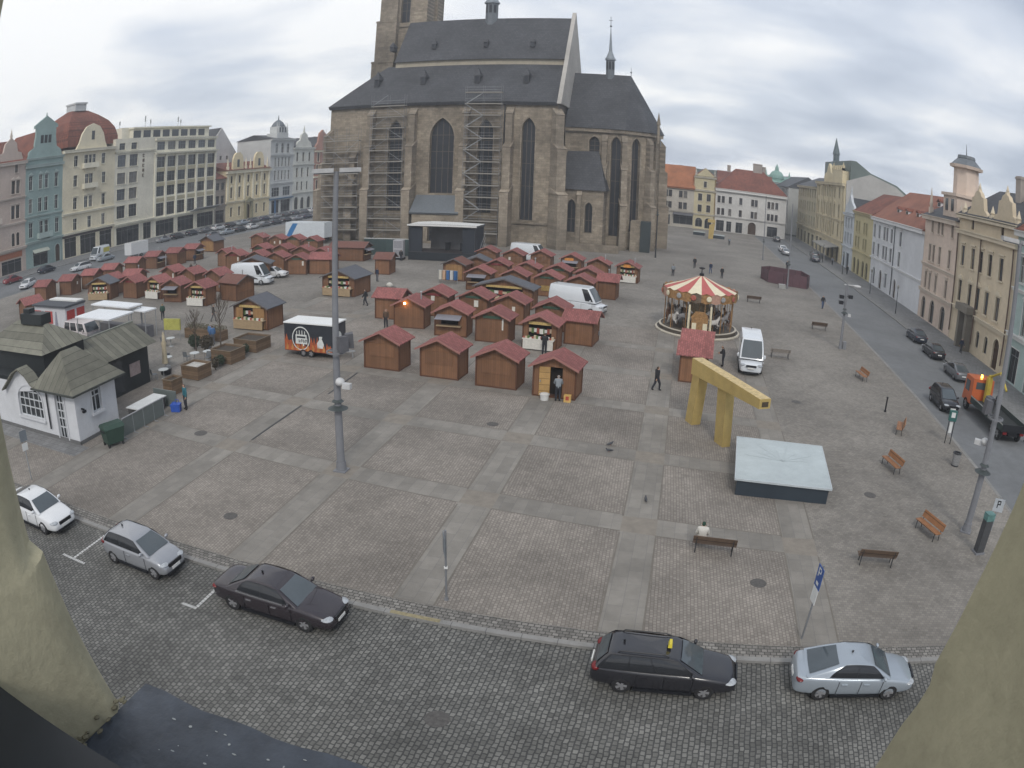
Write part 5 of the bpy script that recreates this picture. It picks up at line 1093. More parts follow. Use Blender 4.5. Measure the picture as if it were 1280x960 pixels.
# long lorry trailer with a blue stripe
t = thing('lorry_trailer', 'long white lorry trailer with blue slanting stripe behind the left market', 'lorry', (-65.3,117.5,0), rad(-8))
MB().box(-4.6,4.6,-1.25,1.25,1.1,3.9).obj('box', M('trailer_white', (.56,.6,.63), .5, .08, .8), t)
mb = MB(); mb.extr([(-4.4,-1.262,1.2),(-3.2,-1.262,1.2),(-1.6,-1.262,3.7),(-2.8,-1.262,3.7),(-3.6,-1.262,2.6)],(0,.01,0)); mb.obj('stripe', M('trailer_blue', (.03,.16,.38), .5), t)
for x in (2.4,3.6,-3.4):
    for s in (-1,1): mobj('wheel', bpy.data.objects['wheel'].data, t, (x,s*1.,.5))
MB().box(-4.5,4.5,-.5,.5,.75,1.09).obj('chassis', BLACK, t)
# black food trailer with flames
t = thing('food_trailer', 'black food trailer with orange flames, round white emblem and white roof', 'trailer', (-26.3,48.2,0), rad(-1.2)); FT = t
mb = MB(); mb.box(-2.15,2.15,-1.12,1.12,.42,2.55); mb.obj('box', M('trailer_black', (.03,.034,.042), .35, .2, 1.), t)
mb = MB(); mb.box(-2.2,2.2,-1.17,1.17,2.55,2.64); mb.obj('roof', M('trailer_roof', (.7,.71,.7), .5, .05, 1.), t)
FL = M('flame_orange', (.36,.085,.03), .6, .5, 2.6); FLY = M('flame_yellow', (.45,.2,.06), .6, .4, 3.)
mb = MB(); pts = [(-2.13,.45)]; r_ = random.Random(9)
x = 2.12; top = []
while x > -2.12:
    top.append((x, .62+.25*r_.random()+(.5 if x < -1.5 else 0)+(.3 if .2 < x < .8 else 0))); x -= .16; top.append((x, .95+.35*r_.random()+(.75 if x < -1.7 else 0)+(.5 if .1 < x < .9 else 0))); x -= .12
mb.extr([(a,-1.128,b) for a,b in [(-2.13,.45),(2.13,.45)]+[(max(-2.13,min(2.13,a)),b) for a,b in top]], (0,.006,0)); mb.obj('flame_artwork', FL, t)
mb = MB()
for k in range(9): x = -1.9+k*.47; mb.extr([(x-.12,-1.134,.5),(x+.1,-1.134,.5),(x+.12,-1.134,.75),(x-.02,-1.134,1.05)],(0,.005,0))
mb.obj('flame_highlight', FLY, t)
EW = M('emblem_white', (.6,.62,.6), .5, .15, 5.)
mb = MB(); st = len(mb.v); mb.lathe([(.92,0),(.86,.006),(.84,.006),(.84,-.004)], n=32, cap=False); mb.xf(Matrix.Translation((-.62,-1.13,1.42)) @ Matrix.Rotation(pi/2,4,'X') @ Matrix.Diagonal((.88,1,1,1)), st)
mb.box(-1.1,-.05,-1.135,-1.128,1.0,1.45); mb.box(-1.1,-.1,-1.135,-1.128,1.6,1.72); mb.box(-1.1,-1.0,-1.135,-1.128,1.45,1.6); mb.box(-.2,-.1,-1.135,-1.128,1.45,1.6)
mb.box(-.45,-.35,-1.135,-1.128,.85,1.0)
for k in range(4): mb.box(-1.02+k*.24,-.96+k*.24,-1.135,-1.128,1.72,2.08-abs(k-1.5)*.06)
mb.obj('emblem', EW, t)
mb = MB()
for k in range(4): x = -.82+k*.2; mb.box(x,x+.05,-1.14,-1.135,1.12,1.36); mb.box(x+.05,x+.14,-1.14,-1.135,1.31 if k%2 else 1.12,1.36 if k%2 else 1.17); mb.box(x+.1,x+.14,-1.14,-1.135,1.18,1.3)
mb.obj('emblem_lettering', BLACK, t)
mb = MB(); mb.extr([(.85,-1.134,.78),(1.35,-1.134,.78),(1.42,-1.134,1.1),(1.25,-1.134,1.5),(1.3,-1.134,1.68),(1.0,-1.134,1.68),(1.02,-1.134,1.45),(.82,-1.134,1.15)],(0,.006,0)); mb.obj('figure_artwork', EW, t)
MB().box(2.151,2.17,-1.0,1.0,.55,2.4).obj('end_door', M('trailer_end', (.05,.055,.065), .4, .2, 1.), t); MB().cone((0,0),0,.02,.45,.45,20).xf(Matrix.Translation((2.172,-.1,1.5)) @ Matrix.Rotation(pi/2,4,'Y')).obj('end_emblem', EW, t)
wm, wrm = wheel_mesh(.3,.18)
for x in (-.35,.35):
    for s in (-1,1): o = mobj('wheel', wm, t, (x-.1,s*1.05,.3), 0 if s<0 else pi); mobj('rim', wrm, o)
MB().bar((2.15,.5,.45),(3.5,0,.5),.09).bar((2.15,-.5,.45),(3.5,0,.5),.09).cone((3.3,0),0,.5,.05,.05,8).obj('drawbar', GALV, t)
# container bar, minibus and white canopies behind the kiosk
RP = M('red_poster_panel', (.38,.05,.045), .6, .35, 5.)
t = thing('container_bar', 'white container bar with red lettered panels and dark flat roof behind the kiosk', 'container', (-59.4,48.4,0), rad(-3))
MB().box(-3.3,3.3,-1.5,1.5,.1,2.75).obj('box', M('container_white', (.5,.5,.52), .6, .12, 1.), t); MB().box(-3.5,3.5,-1.7,1.5,2.75,2.95).obj('roof', M('container_roof', (.06,.065,.075), .7, .15, 1.), t); MB().box(-2.6,3.,.5,1.6,2.96,3.1).obj('roof_panel', WHITEP, t)
for x in (-2.5,-.1,): MB().box(x-.75,x+.75,-1.53,-1.502,1.,2.3).obj('red_panel', RP, t)
for y in (-.7,.8): MB().box(3.302,3.33,y-.6,y+.6,1.,2.4).obj('red_panel', RP, t)
for x in (-1.35,1.4): MB().extr([(x-.35,-1.53,.6),(x+.35,-1.53,.6),(x+.1,-1.53,2.3),(x-.1,-1.53,2.3)],(0,.02,0)).obj('curtain', M('grey_curtain', (.22,.22,.26), .8), t)
mv = dict(VAN, L=5.0, H=1.95, sw=[(.06,.3,.06,.3),(.34,.6,.34,.6),(.66,.94,.66,.96)], rear=True, zb=1.05, zbr=1.05, st=stn(5.0,1.1,1.1,1.08,1.0,.85,-1.5,1.55), wx=(-1.5,1.55), cb=(-2.42,1.85), cr=(-2.3,1.2), seams=[-.3,.8,1.6], ztl=.9, zpl=.7, rv=.15)
car('pinkish white minibus parked behind the kiosk roof', mv, paint('van_paint_pinkish', (.55,.5,.5)), (-52.,45.6,0), rad(-4), 'vans', 'van', 'minibus')
for lb, (x, y), (sx, sy), z, a in (('bright white flat canopy nearest the kiosk annex',(-47.3,44.5),(5.4,3.4),2.85,-3),('white flat canopy behind the brightest canopy',(-49.4,48.4),(6.6,1.9),2.9,-6),('small white canopy at the right end of the white canopies',(-45.6,48.6),(2.4,1.6),2.5,-8)):
    t = thing('canopy', lb, 'canopy', (x,y,0), rad(a), 'white canopies behind the kiosk')
    MB().box(-sx/2,sx/2,-sy/2,sy/2,z,z+.12).obj('roof_sheet', M('canopy_white', (.7,.72,.74), .5, .06, .8), t)
    for q in (-1,1):
        for p in (-1,1): MB().cone((q*sx*.47,p*sy*.45),0,z,.05,.05,8).obj('post', GALV, t)
    MB().box(-sx*.4,sx*.4,-sy*.2,sy*.3,0,1.1).obj('counter', M('canopy_counter', (.12,.12,.13), .7), t)
# orange lorry with flatbed in the right street
t = thing('works_lorry', 'orange works lorry with lit amber beacon and black flatbed', 'lorry', (26.7,47.4,Zr), rad(91)); 
ORG = paint('lorry_orange', (.45,.1,.025), .4)
MB().hexa([(3.4,-1.15,.7),(5.35,-1.15,.7),(5.35,1.15,.7),(3.4,1.15,.7),(3.45,-1.1,2.75),(5.1,-1.1,2.75),(5.1,1.1,2.75),(3.45,1.1,2.75)]).obj('cab', ORG, t)
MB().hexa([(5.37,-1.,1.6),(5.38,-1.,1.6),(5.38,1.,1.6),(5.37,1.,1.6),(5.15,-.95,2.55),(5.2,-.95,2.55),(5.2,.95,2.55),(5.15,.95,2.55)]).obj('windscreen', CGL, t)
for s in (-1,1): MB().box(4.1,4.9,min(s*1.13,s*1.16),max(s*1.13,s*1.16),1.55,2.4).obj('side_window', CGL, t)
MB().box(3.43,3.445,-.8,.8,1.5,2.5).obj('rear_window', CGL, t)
MB().box(-3.6,3.25,-1.2,1.2,.95,1.08).obj('flatbed', M('flatbed_dark', (.025,.028,.028), .7, .3, 2.), t)
for s in (-1,1): MB().box(-3.6,3.25,min(s*1.2,s*1.25),max(s*1.2,s*1.25),.9,1.45).obj('side_board', M('board_green_black', (.03,.04,.038), .6, .2, 2.), t); MB().box(-3.6,3.25,min(s*1.251,s*1.27),max(s*1.251,s*1.27),1.36,1.45).obj('edge_strip', M('edge_pale', (.3,.3,.28), .6), t)
MB().box(-3.64,-3.58,-1.2,1.2,.9,1.45).obj('tail_board', BLACK, t)
MB().box(2.75,3.2,-.5,-.05,1.08,3.1).box(2.8,3.1,-.45,-.15,3.1,3.3).tube([(2.95,-.3,3.2),(1.6,-.6,3.9),(.2,-.7,2.9)],.11,6).obj('crane', M('crane_yellow', (.45,.34,.05), .5, .2, 2.), t)
MB().box(-3.5,5.2,-.45,.45,.55,.94).obj('chassis', BLACK, t)
MB().cone((4.1,0),2.76,2.98,.1,.08,10).obj('beacon', M('amber_beacon', (1.,.45,.05), .3, 0, 1, emit=14.), t)
wm2, wrm2 = wheel_mesh(.48,.28)
for x in (4.4,-1.6,-2.7):
    for s in (-1,1): o = mobj('wheel', wm2, t, (x,s*1.02,.48), 0 if s<0 else pi); mobj('rim', wrm2, o)
for s in (-1,1): MB().box(-3.66,-3.6,s*.9-.2,s*.9+.2,.7,.88).obj('tail_light', LAMPR, t)
# ------------------------------------------------------------------ lamp poles, signs, benches
def disc_lamp(z, s): # two flat cones on the mast
    mb = MB(); mb.cone((0,0),z,z+.16,.5*s,.16,16); mb.cone((0,0),z+.34,z+.5,.3*s,.12,16); mb.cone((0,0),z-.1,z,.12,.5*s,16); return mb
t = thing('lamp_mast', 'tall grey lamp mast with crossbar and loudspeakers in front of the food trailer', 'lamp mast', (-14.83,29.22,0)); MAST = t
MASTM = M('mast_grey', (.19,.195,.21), .5, .12, 1.5, stain=.15)
MB().cone((0,0),0,.5,.26,.24,16).cone((0,0),.5,3.2,.2,.185,16).cone((0,0),3.2,14.25,.175,.11,16).obj('pole', MASTM, t, smooth=40)
disc_lamp(3.2,1.).obj('disc_lamp', M('lamp_dark_green', (.05,.06,.06), .5), t)
MB().lathe([(.42,5.9),(.47,5.9),(.47,5.98),(.42,5.98),(.42,5.9)],n=20,cap=False).box(-.44,.44,-.03,.03,5.92,5.97).obj('bracket_ring', MASTM, t)
for a in (.5,-.6): MB().hexa([(.42,-.18,6.15),(.85,-.22,6.1),(.85,.22,6.1),(.42,.18,6.15),(.42,-.18,6.75),(.8,-.22,6.8),(.8,.22,6.8),(.42,.18,6.75)]).xf(Matrix.Rotation(a,4,'Z')).obj('loudspeaker', M('speaker_grey', (.1,.1,.11), .6), t)
MB().cone((.2,-.15),4.55,4.75,.06,.06,8).ell((.3,-.28,4.6),(.24,.24,.2)).obj('camera', M('camera_white', (.5,.5,.5), .4), t, smooth=50)
MB().box(.5,.9,-.5,-.25,4.35,4.6).bar((.1,-.1,4.5),(.6,-.4,4.5),.06).obj('camera', M('camera_white', (.5,.5,.5), .4), t)
MB().bar((-.92,-.5,14.2),(.92,.5,14.2),.1).obj('crossbar', MASTM, t)
for s in (-1,1): MB().hexa([tuple(Vector((s*x,s*x*.54,14.2))+Vector((-.47*y,.88*y,z))) for x,y,z in ((.12,-.18,0),(.98,-.18,0),(.98,.18,0),(.12,.18,0),(.12,-.18,.2),(.98,-.18,.2),(.98,.18,.2),(.12,.18,.2))]).obj('floodlight', M('floodlight_pale', (.42,.42,.42), .5), t)
MB().box(-.32,.32,-.32,.32,.0,.06).obj('base_plate', MASTM, t)
copytree(MAST, 'tall grey lamp mast with disc lamps at the right edge beside the info column', (16.59,29.47,0), rad(150))
t = thing('camera_mast', 'shorter grey mast carrying spotlights, camera and disc lamp beside the right street', 'lamp mast', (16.95,67.18,0))
MB().cone((0,0),0,.5,.2,.18,12).cone((0,0),.5,6.3,.15,.12,12).obj('pole', MASTM, t, smooth=40); disc_lamp(3.5,.8).obj('disc_lamp', M('lamp_dark_green', (.05,.06,.06), .5), t)
for x, z in ((-.5,4.9),(-.5,4.35),(.45,5.0)): MB().box(x-.22,x+.22,-.3,.05,z,z+.34).bar((x,0,z+.17),(0,0,z+.17),.06).obj('spotlight', BLACK, t)
MB().bar((-.3,0,6.25),(1.0,-.1,6.3),.07).ell((1.1,-.1,6.25),(.42,.16,.14)).obj('camera', M('camera_white', (.5,.5,.5), .4), t)
MB().box(.35,.65,-.3,.0,3.25,3.5).obj('camera', M('camera_white', (.5,.5,.5), .4), t)
MB().box(.25,.6,-.1,.25,0,.75).obj('cabinet', MASTM, t)
for i, (x, y, h, lb) in enumerate(((16.6,103.4,12.4,'tall pale flag pole standing against the dark red site hoarding'),(16.7,138,12.4,'tall grey pole beyond the dark red site hoarding'),(-3.7,122.5,8.3,'dark lamp pole at the corner of the church apse'))):
    t = thing('street_pole', lb, 'pole', (x,y,0)); MB().cone((0,0),0,.9,.16,.12,10).cone((0,0),.9,h,.11,.07,10).obj('pole', MASTM if i < 2 else DARKM, t); disc_lamp(3.5 if i < 2 else h-1,.6).obj('disc_lamp', M('lamp_dark_green', (.05,.06,.06), .5), t)
MB().box(-.5,.5,-.5,.5,0,.6).obj('concrete_block', M('concrete', (.3,.3,.29), .9, .15, 3.), [o for o in COL.objects if o.get('label','').startswith('tall pale flag')][0], (-.9,-.6,0))
SLm = None
for i, (x, y, w) in enumerate(((31.7,94.2,'blank end of the white house'),(32.1,110.7,'middle of the white house'),(32.1,132.3,'small pale yellow house'),(31.5,149.5,'narrow pale blue house'))):
    lb = f'thin dark street lamp on the pavement before the {w}'
    if i == 0:
        SLm = t = thing('street_lamp', lb, 'street lamp', (x,y,.02), 0, 'street lamps of the right street')
        MB().cone((0,0),0,.6,.1,.08,8).cone((0,0),.6,3.4,.06,.045,8).obj('pole', DARKM, t); MB().cone((0,0),3.4,3.75,.1,.2,8).cone((0,0),3.75,3.95,.24,.05,8).obj('lantern', M('lantern_glass', (.25,.25,.23), .3), t)
    else: copytree(SLm, lb, (x,y,.02))
# signs
t = thing('parking_sign', 'blue parking sign with white plate below on a thin post beside the silver liftback', 'road sign', (6.06,20.25,0), rad(-80))
MB().cone((0,0),0,3.05,.04,.04,8).obj('post', GREYM, t)
BLU = M('sign_blue', (.03,.08,.27), .4, .08, 4.); SWH = M('sign_white', (.6,.61,.6), .4, .06, 4.)
MB().box(-.27,.27,-.06,-.04,2.2,3.0).obj('sign_plate', BLU, t)
MB().box(-.15,-.09,-.066,-.061,2.6,2.94).box(-.09,.07,-.066,-.061,2.89,2.94).box(-.09,.07,-.066,-.061,2.73,2.78).box(.07,.12,-.066,-.061,2.78,2.89).obj('sign_letter', SWH, t); MB().box(-.12,.1,-.066,-.061,2.3,2.42).obj('sign_symbol', SWH, t)
MB().box(-.24,.24,-.06,-.04,1.6,2.17).obj('lower_plate', SWH, t)
t = thing('road_sign', 'narrow grey road sign seen edge-on at the kerb between black limousine and taxi', 'road sign', (-6.6,20.28,0), rad(-66))
MB().cone((0,0),0,2.86,.038,.038,8).cone((0,0),0,.12,.09,.06,8).obj('post', GREYM, t); MB().box(-.3,.3,-.06,-.04,1.95,2.7).obj('sign_plate', M('sign_back_grey', (.16,.18,.2), .45, .1, 4.), t); MB().box(-.05,.05,-.06,.06,1.35,1.42).obj('clamp', WHITEP, t)
t = thing('road_sign', 'weathered sign post near the left jamb beside the white kiosk', 'road sign', (-30.4,20.6,0), rad(80)); MB().cone((0,0),0,2.9,.04,.04,8).obj('post', GALV, t); MB().box(-.25,.25,-.06,-.04,2.2,2.8).obj('sign_plate', M('sign_back_grey', (.16,.18,.2), .45), t); MB().box(-.2,.2,-.06,-.04,1.7,2.1).obj('lower_plate', SWH, t)
t = thing('road_sign', 'small pale parking sign behind the dark info column at the right edge', 'road sign', (18.4,29.6,0), rad(-20)); MB().cone((0,0),0,1.9,.035,.035,8).obj('post', GALV, t); MB().box(-.32,.32,-.06,-.04,1.1,1.8).obj('sign_plate', M('sign_pale', (.4,.43,.46), .4), t); MB().box(-.12,-.06,-.066,-.061,1.3,1.7).box(-.06,.1,-.066,-.061,1.64,1.7).box(-.06,.1,-.066,-.061,1.47,1.53).box(.05,.1,-.066,-.061,1.53,1.64).obj('sign_symbol', BLACK, t)
t = thing('info_column', 'dark square information column with teal top at the right edge', 'column', (16.53,27.2,0), rad(10)); MB().box(-.24,.24,-.2,.2,0,1.75).obj('body', M('column_dark', (.06,.062,.066), .5, .25, 5.), t); MB().box(-.25,.25,-.21,.21,1.75,2.1).obj('cap', M('teal_top', (.1,.2,.19), .4, .3, 6.), t); MB().box(-.3,.3,-.26,.26,0,.1).obj('plinth', MASTM, t)
t = thing('parking_meter', 'two-legged green parking meter sign beside the right street kerb', 'parking meter', (20.1,42.5,0), rad(-8))
for s in (-1,1): MB().cone((s*.22,0),0,1.7,.04,.04,8).obj('leg', DARKM, t)
MB().box(-.3,.3,-.14,.14,1.6,2.3).obj('head', M('meter_green', (.03,.11,.1), .4), t); MB().box(-.16,.16,-.16,-.141,1.85,2.2).obj('sign_panel', SWH, t); MB().box(-.12,.12,-.03,.03,.75,1.5).obj('notice', SWH, t)
t = thing('litter_bin', 'grey wire litter bin near the right street kerb', 'litter bin', (19.2,38.5,0)); MB().lathe([(.26,.08),(.3,.8),(.27,.8),(.23,.1)],n=14,cap=False).obj('basket', M('wire_grey', (.22,.22,.22), .6, .4, 14.), t); MB().lathe([(.32,.8),(.32,.86),(.2,.86),(.2,.8),(.32,.8)],n=14,cap=False).obj('rim', DARKM, t); MB().cone((0,0),0,.08,.28,.28,12).obj('foot', DARKM, t)
t = thing('bollard', 'slim black bollard beside a bench near the right street', 'bollard', (16.58,48.15,0)); MB().cone((0,0),0,.15,.11,.09,10).cone((0,0),.15,1.0,.07,.06,10).ell((0,0,1.05),(.09,.09,.09)).obj('post', BLACK, t)
WOODB = M('bench_orange_wood', (.29,.135,.06), .6, .25, 3., kind='planks', par=dict(axis='Y', w=.11, v=.15, gap=.16)); WOODG = M('bench_weathered_wood', (.13,.09,.065), .7, .2, 3., kind='planks', par=dict(axis='Y', w=.11, v=.15, gap=.16))
def bench(label, x, y, rz, wood, L=1.85, group='benches'):
    t = thing('bench', label, 'bench', (x,y,0), rad(rz), group)   # sitter faces local +y
    MB().box(-L/2,L/2,-.2,.22,.42,.46).obj('seat', wood, t)
    MB().hexa([(-L/2,-.27,.52),(L/2,-.27,.52),(L/2,-.23,.52),(-L/2,-.23,.52),(-L/2,-.4,.86),(L/2,-.4,.86),(L/2,-.36,.86),(-L/2,-.36,.86)]).obj('backrest', wood, t)
    for s in (-1,1):
        MB().tube([(s*L*.42,.2,0),(s*L*.42,.18,.42),(s*L*.42,-.2,.42),(s*L*.42,-.24,0)],.025,6).obj('leg', DARKM, t); MB().bar((s*L*.42,-.22,.4),(s*L*.42,-.37,.82),.035).obj('back_support', DARKM, t)
    return t
bench('dark wooden bench with a seated person, seen from behind', 2.77, 26.15, -4, WOODG)
bench('empty dark wooden bench seen from behind, beside the blue sign', 10.2, 25.95, -5, WOODG)
bench('orange wooden bench nearest the right lamp mast', 13.9, 29.0, 112, WOODB)
bench('orange wooden bench behind the glass pool', 13.9, 37.1, 105, WOODB)
bench('orange wooden bench beside the black bollard', 16.5, 43.9, 70, WOODB)
bench('orange-brown bench up the street before the camera mast', 16.6, 56.6, 100, WOODB)
bench('brown bench near the walking person by the right street', 16.2, 75.4, 0, WOODG)
bench('low bench with pale slats right of the white carousel van', 9.7, 60.6, 2, M('bench_pale_wood', (.28,.25,.22), .7, .3, 6.))
bench('small dark bench behind the carousel, alone on the paving', 9.9, 87.6, 0, WOODG)
# site hoarding
t = thing('site_hoarding', 'dark purple-red boarded hoarding around a site by the right street', 'fence', (0,0,0)); HOP = [(13.4,111.2),(14.1,107.6),(16.8,105.8),(20.,105.2),(20.7,107.4),(20.2,112),(15,113.2)]
HM_ = M('hoarding_purple', (.1,.05,.06), .6, .2, 1.5, kind='planks', par=dict(w=.9, v=.18, gap=.03)); 
for i in range(len(HOP)):
    a, b = HOP[i], HOP[(i+1)%len(HOP)]; MB().bar((a[0],a[1],.92),(b[0],b[1],.92),.06,1.8).obj('panel', HM_, t)
    MB().cone(a,0,1.88,.05,.05,8).obj('post', DARKM, t)
t = thing('green_hoarding', 'dark green boarded hoarding below the church scaffolds, left of the stage', 'fence', (-43.5,103,0)); MB().box(-3.6,4.6,-.05,.05,.1,2.6).obj('panel', M('hoarding_green', (.045,.07,.07), .6, .2, 1.5, kind='planks', par=dict(w=1.2, v=.15, gap=.02)), t); MB().box(-3.6,4.6,-.07,.07,2.6,2.72).obj('top_rail', M('pale_rail', (.45,.46,.45), .6), t)
# ------------------------------------------------------------------ golden beam fountain and glass pool
GL_ = M('gilded_bronze', (.5,.37,.14), .5, .16, 1.2, metal=.2, stain=.15, spec=.3)
t = thing('beam_sculpture', 'golden fountain sculpture of two slab legs and a long overhanging beam', 'sculpture', (1.8,42,0))
d = Vector((3.4,-6.75,0)).normalized(); nrm = Vector((-d.y,d.x,0))
def slab(p, q, w, th, z0, z1, w2=None):
    w2 = w2 or w; P, Q = Vector(p), Vector(q); mb = MB()
    mb.hexa([tuple(P-d*w/2-nrm*th/2)[:2]+(z0,),tuple(P+d*w/2-nrm*th/2)[:2]+(z0,),tuple(P+d*w/2+nrm*th/2)[:2]+(z0,),tuple(P-d*w/2+nrm*th/2)[:2]+(z0,),
             tuple(Q-d*w2/2-nrm*th/2)[:2]+(z1,),tuple(Q+d*w2/2-nrm*th/2)[:2]+(z1,),tuple(Q+d*w2/2+nrm*th/2)[:2]+(z1,),tuple(Q-d*w2/2+nrm*th/2)[:2]+(z1,)]); return mb
slab((.0,-.2,0),(.15,-.75,0),.85,.62,0,3.35,.85).obj('leg', GL_, t); slab((1.72,-3.35,0),(1.55,-3.2,0),.95,.55,0,3.3,1.0).obj('leg', GL_, t)
A = Vector((-.12,-.25,0)); B = Vector((3.35,-7.1,0)); mb = MB()
mb.hexa([tuple(A-nrm*.35)[:2]+(3.05,),tuple(B-nrm*.35)[:2]+(3.5,),tuple(B+nrm*.35)[:2]+(3.5,),tuple(A+nrm*.35)[:2]+(3.05,)]+[tuple(A-nrm*.35)[:2]+(4.0,),tuple(B-nrm*.35)[:2]+(4.0,),tuple(B+nrm*.35)[:2]+(4.0,),tuple(A+nrm*.35)[:2]+(4.0,)]); mb.obj('beam', GL_, t)
mb = MB(); mb.hexa([tuple(A-nrm*.34+d*.02)[:2]+(4.003,),tuple(B-nrm*.34-d*.02)[:2]+(4.003,),tuple(B+nrm*.34-d*.02)[:2]+(4.003,),tuple(A+nrm*.34+d*.02)[:2]+(4.003,)]+[tuple(A-nrm*.34+d*.02)[:2]+(4.02,),tuple(B-nrm*.34-d*.02)[:2]+(4.02,),tuple(B+nrm*.34-d*.02)[:2]+(4.02,),tuple(A+nrm*.34+d*.02)[:2]+(4.02,)]); mb.obj('weathered_top', M('weathered_gold', (.52,.4,.2), .6, .4, 4.), t)
mb = MB(); c = B+d*.005; mb.hexa([tuple(c+nrm*a+d*e)[:2]+(z,) for z in (3.6,3.86) for a,e in ((-.2,0),(.2,0),(.2,.02),(-.2,.02))]); mb.obj('spout', M('spout_dark', (.06,.045,.03), .6), t)
t = thing('glass_pool', 'square dark fountain basin covered with a pale glass sheet', 'fountain', (6.55,34.6,0), rad(-2.5))
MB().prism([(-2.5,-2.75),(2.3,-2.8),(2.45,2.8),(-2.3,2.85)],0,.8).obj('basin', M('basin_dark', (.03,.042,.055), .25, .15, .8, spec=.6), t)
MB().prism([(-2.62,-2.85),(2.42,-2.95),(2.6,2.9),(-2.45,2.95)],.82,.9).obj('cover_sheet', M('frosted_sheet', (.4,.45,.455), .25, .14, .9, stain=.12, spec=.5), t)
mb = MB(); 
for k in range(8): a = pi*k/8+.2; mb.bar((0,0,.904),(2.1*cos(a)*(1 if k%2 else .7),2.1*sin(a)*(1 if k%2 else .7),.904),.025,.004)
mb.obj('sheet_seams', M('seam_grey', (.32,.365,.37), .4), t)
mb = MB()
for (a,b) in (((-2.62,-2.85),(2.42,-2.95)),((2.42,-2.95),(2.6,2.9)),((2.6,2.9),(-2.45,2.95)),((-2.45,2.95),(-2.62,-2.85))): mb.bar((a[0],a[1],.86),(b[0],b[1],.86),.05,.1)
mb.obj('edge_trim', M('edge_pale_grey', (.42,.46,.48), .3), t)
t = thing('small_golden_sculpture', 'distant golden fountain post standing before the yellow north house', 'sculpture', (7.76,172,0)); MB().hexa([(-.6,-.4,0),(.5,-.4,0),(.5,.4,0),(-.6,.4,0),(-.5,-.35,3.2),(.9,-.35,3.9),(.9,.35,3.9),(-.5,.35,3.2)]).box(-.9,.9,-.45,.45,3.9,4.6).obj('post', GL_, t)
for x, y in ((5.2,179.6),(9.9,175.4)):
    t = thing('fountain_basin', f'flat grey fountain table {"left" if x < 7 else "right"} of the distant golden post', 'fountain', (x,y,0), rad(-8)); MB().box(-1.4,1.4,-1.2,1.2,0,.7).obj('basin', M('basin_dark', (.03,.042,.055), .25), t); MB().box(-1.5,1.5,-1.3,1.3,.72,.84).obj('cover', M('frosted_sheet', (.36,.46,.49), .22), t)
# ------------------------------------------------------------------ white kiosk with green roofs
KW = plaster('kiosk_white', (.55,.56,.58), .12); KG = M('kiosk_green_roof', (.15,.147,.118), .85, .25, 1.2, .15, kind='planks', par=dict(axis='X', w=.55, v=.2, gap=.07), stain=.3); KGY = M('kiosk_green_roof_y', (.15,.147,.118), .85, .25, 1.2, .15, kind='planks', par=dict(axis='Y', w=.55, v=.2, gap=.07), stain=.3)
KD = M('kiosk_dark_cladding', (.022,.026,.028), .5, .2, 1.)
t = thing('kiosk', 'old white kiosk with moss green hipped roofs, arched window and long dark annex', 'kiosk', (-31.1,25.8,0))
mb = MB(); KH = [(-5.1,3.0,1.0,3.05,2.1),(-1.6,.95,.12,2.9,2.9)]
wall(mb, 12.6, 3.15, KH, .22, -12.6)
M4 = Matrix.Rotation(pi/2,4,'Z'); st = len(mb.v); wall(mb, 3.9, 3.15, [(2.0,.85,1.45,3.0,3.0)], .22); mb.xf(M4, st)
mb.quad((0,3.9,0),(-12.6,3.9,0),(-12.6,3.9,3.15),(0,3.9,3.15)); mb.quad((-12.6,3.9,0),(-12.6,0,0),(-12.6,0,3.15),(-12.6,3.9,3.15)); mb.obj('wall', KW, t)
KF = [M('kiosk_frame', (.5,.52,.54), .6), GLASS, KW]
for w in KH[:1]: mobj('window', winmesh(w[1], w[3]-w[2], w[3]-w[4], 'kiosk', KF, .18, True, .1, 5, (.3,.55,.78)), t, (w[0],0,w[2]))
mobj('door', winmesh(.95,2.78,0,'kiosk',KF,.18,False,.1,3,(.25,.45,.62,.8)), t, (-1.6,0,.12))
o = mobj('window', winmesh(.85,1.55,0,'kiosk',KF,.18,True,.1,2,(.62,.82)), t, (0,2.0,1.45), pi/2)
MB().box(-12.6,.06,-.06,-.004,0,.22).box(.004,.06,-.05,3.9,0,.22).obj('plinth', M('plinth_grey', (.13,.13,.13), .9), t)
MB().cone((-2.9,-.12),.6,3.,.06,.06,8).obj('downpipe', DARKM, t); MB().box(.01,.3,.5,.56,2.0,2.1).box(.2,.36,.4,.66,1.85,2.0).obj('wall_lamp', BLACK, t)
# front pavilion hip roof
mb = MB(); e = [(-4.2,-.45),(.45,-.45),(.45,4.6),(-4.2,4.6)]; a, b = (-2.7,1.5,5.0), (-2.6,2.9,5.0)
mb.add([(x,y,3.12) for x,y in e]+[a,b], [[0,1,4],[1,2,5,4],[2,3,5],[3,0,4,5],[3,2,1,0]]); mb.obj('pavilion_roof', KG, t)
MB().box(-4.2,.5,-.5,-.44,3.02,3.14).box(.44,.5,-.44,4.6,3.02,3.14).obj('gutter', M('gutter_dark', (.05,.055,.05), .6), t)
# curved eyebrow over the arched window
mb = MB(); pr = [(-8.2,2.5),(-7.4,3.1),(-6.6,3.75),(-5.75,4.1),(-4.9,3.75),(-4.3,3.25),(-3.6,3.05)]
for (x0,z0),(x1,z1) in zip(pr, pr[1:]): mb.hexa([(x0,-.45,z0),(x1,-.45,z1),(x1,.55,z1),(x0,.55,z0),(x0,-.45,z0+.1),(x1,-.45,z1+.1),(x1,.55,z1+.1),(x0,.55,z0+.1)])
mb.obj('eyebrow_roof', KG, t)
mb = MB(); mb.xz([(x,z) for x,z in pr]+[(-3.6,2.9),(-8.2,2.3)],-.02,.2); mb.obj('eyebrow_gable', KW, t)
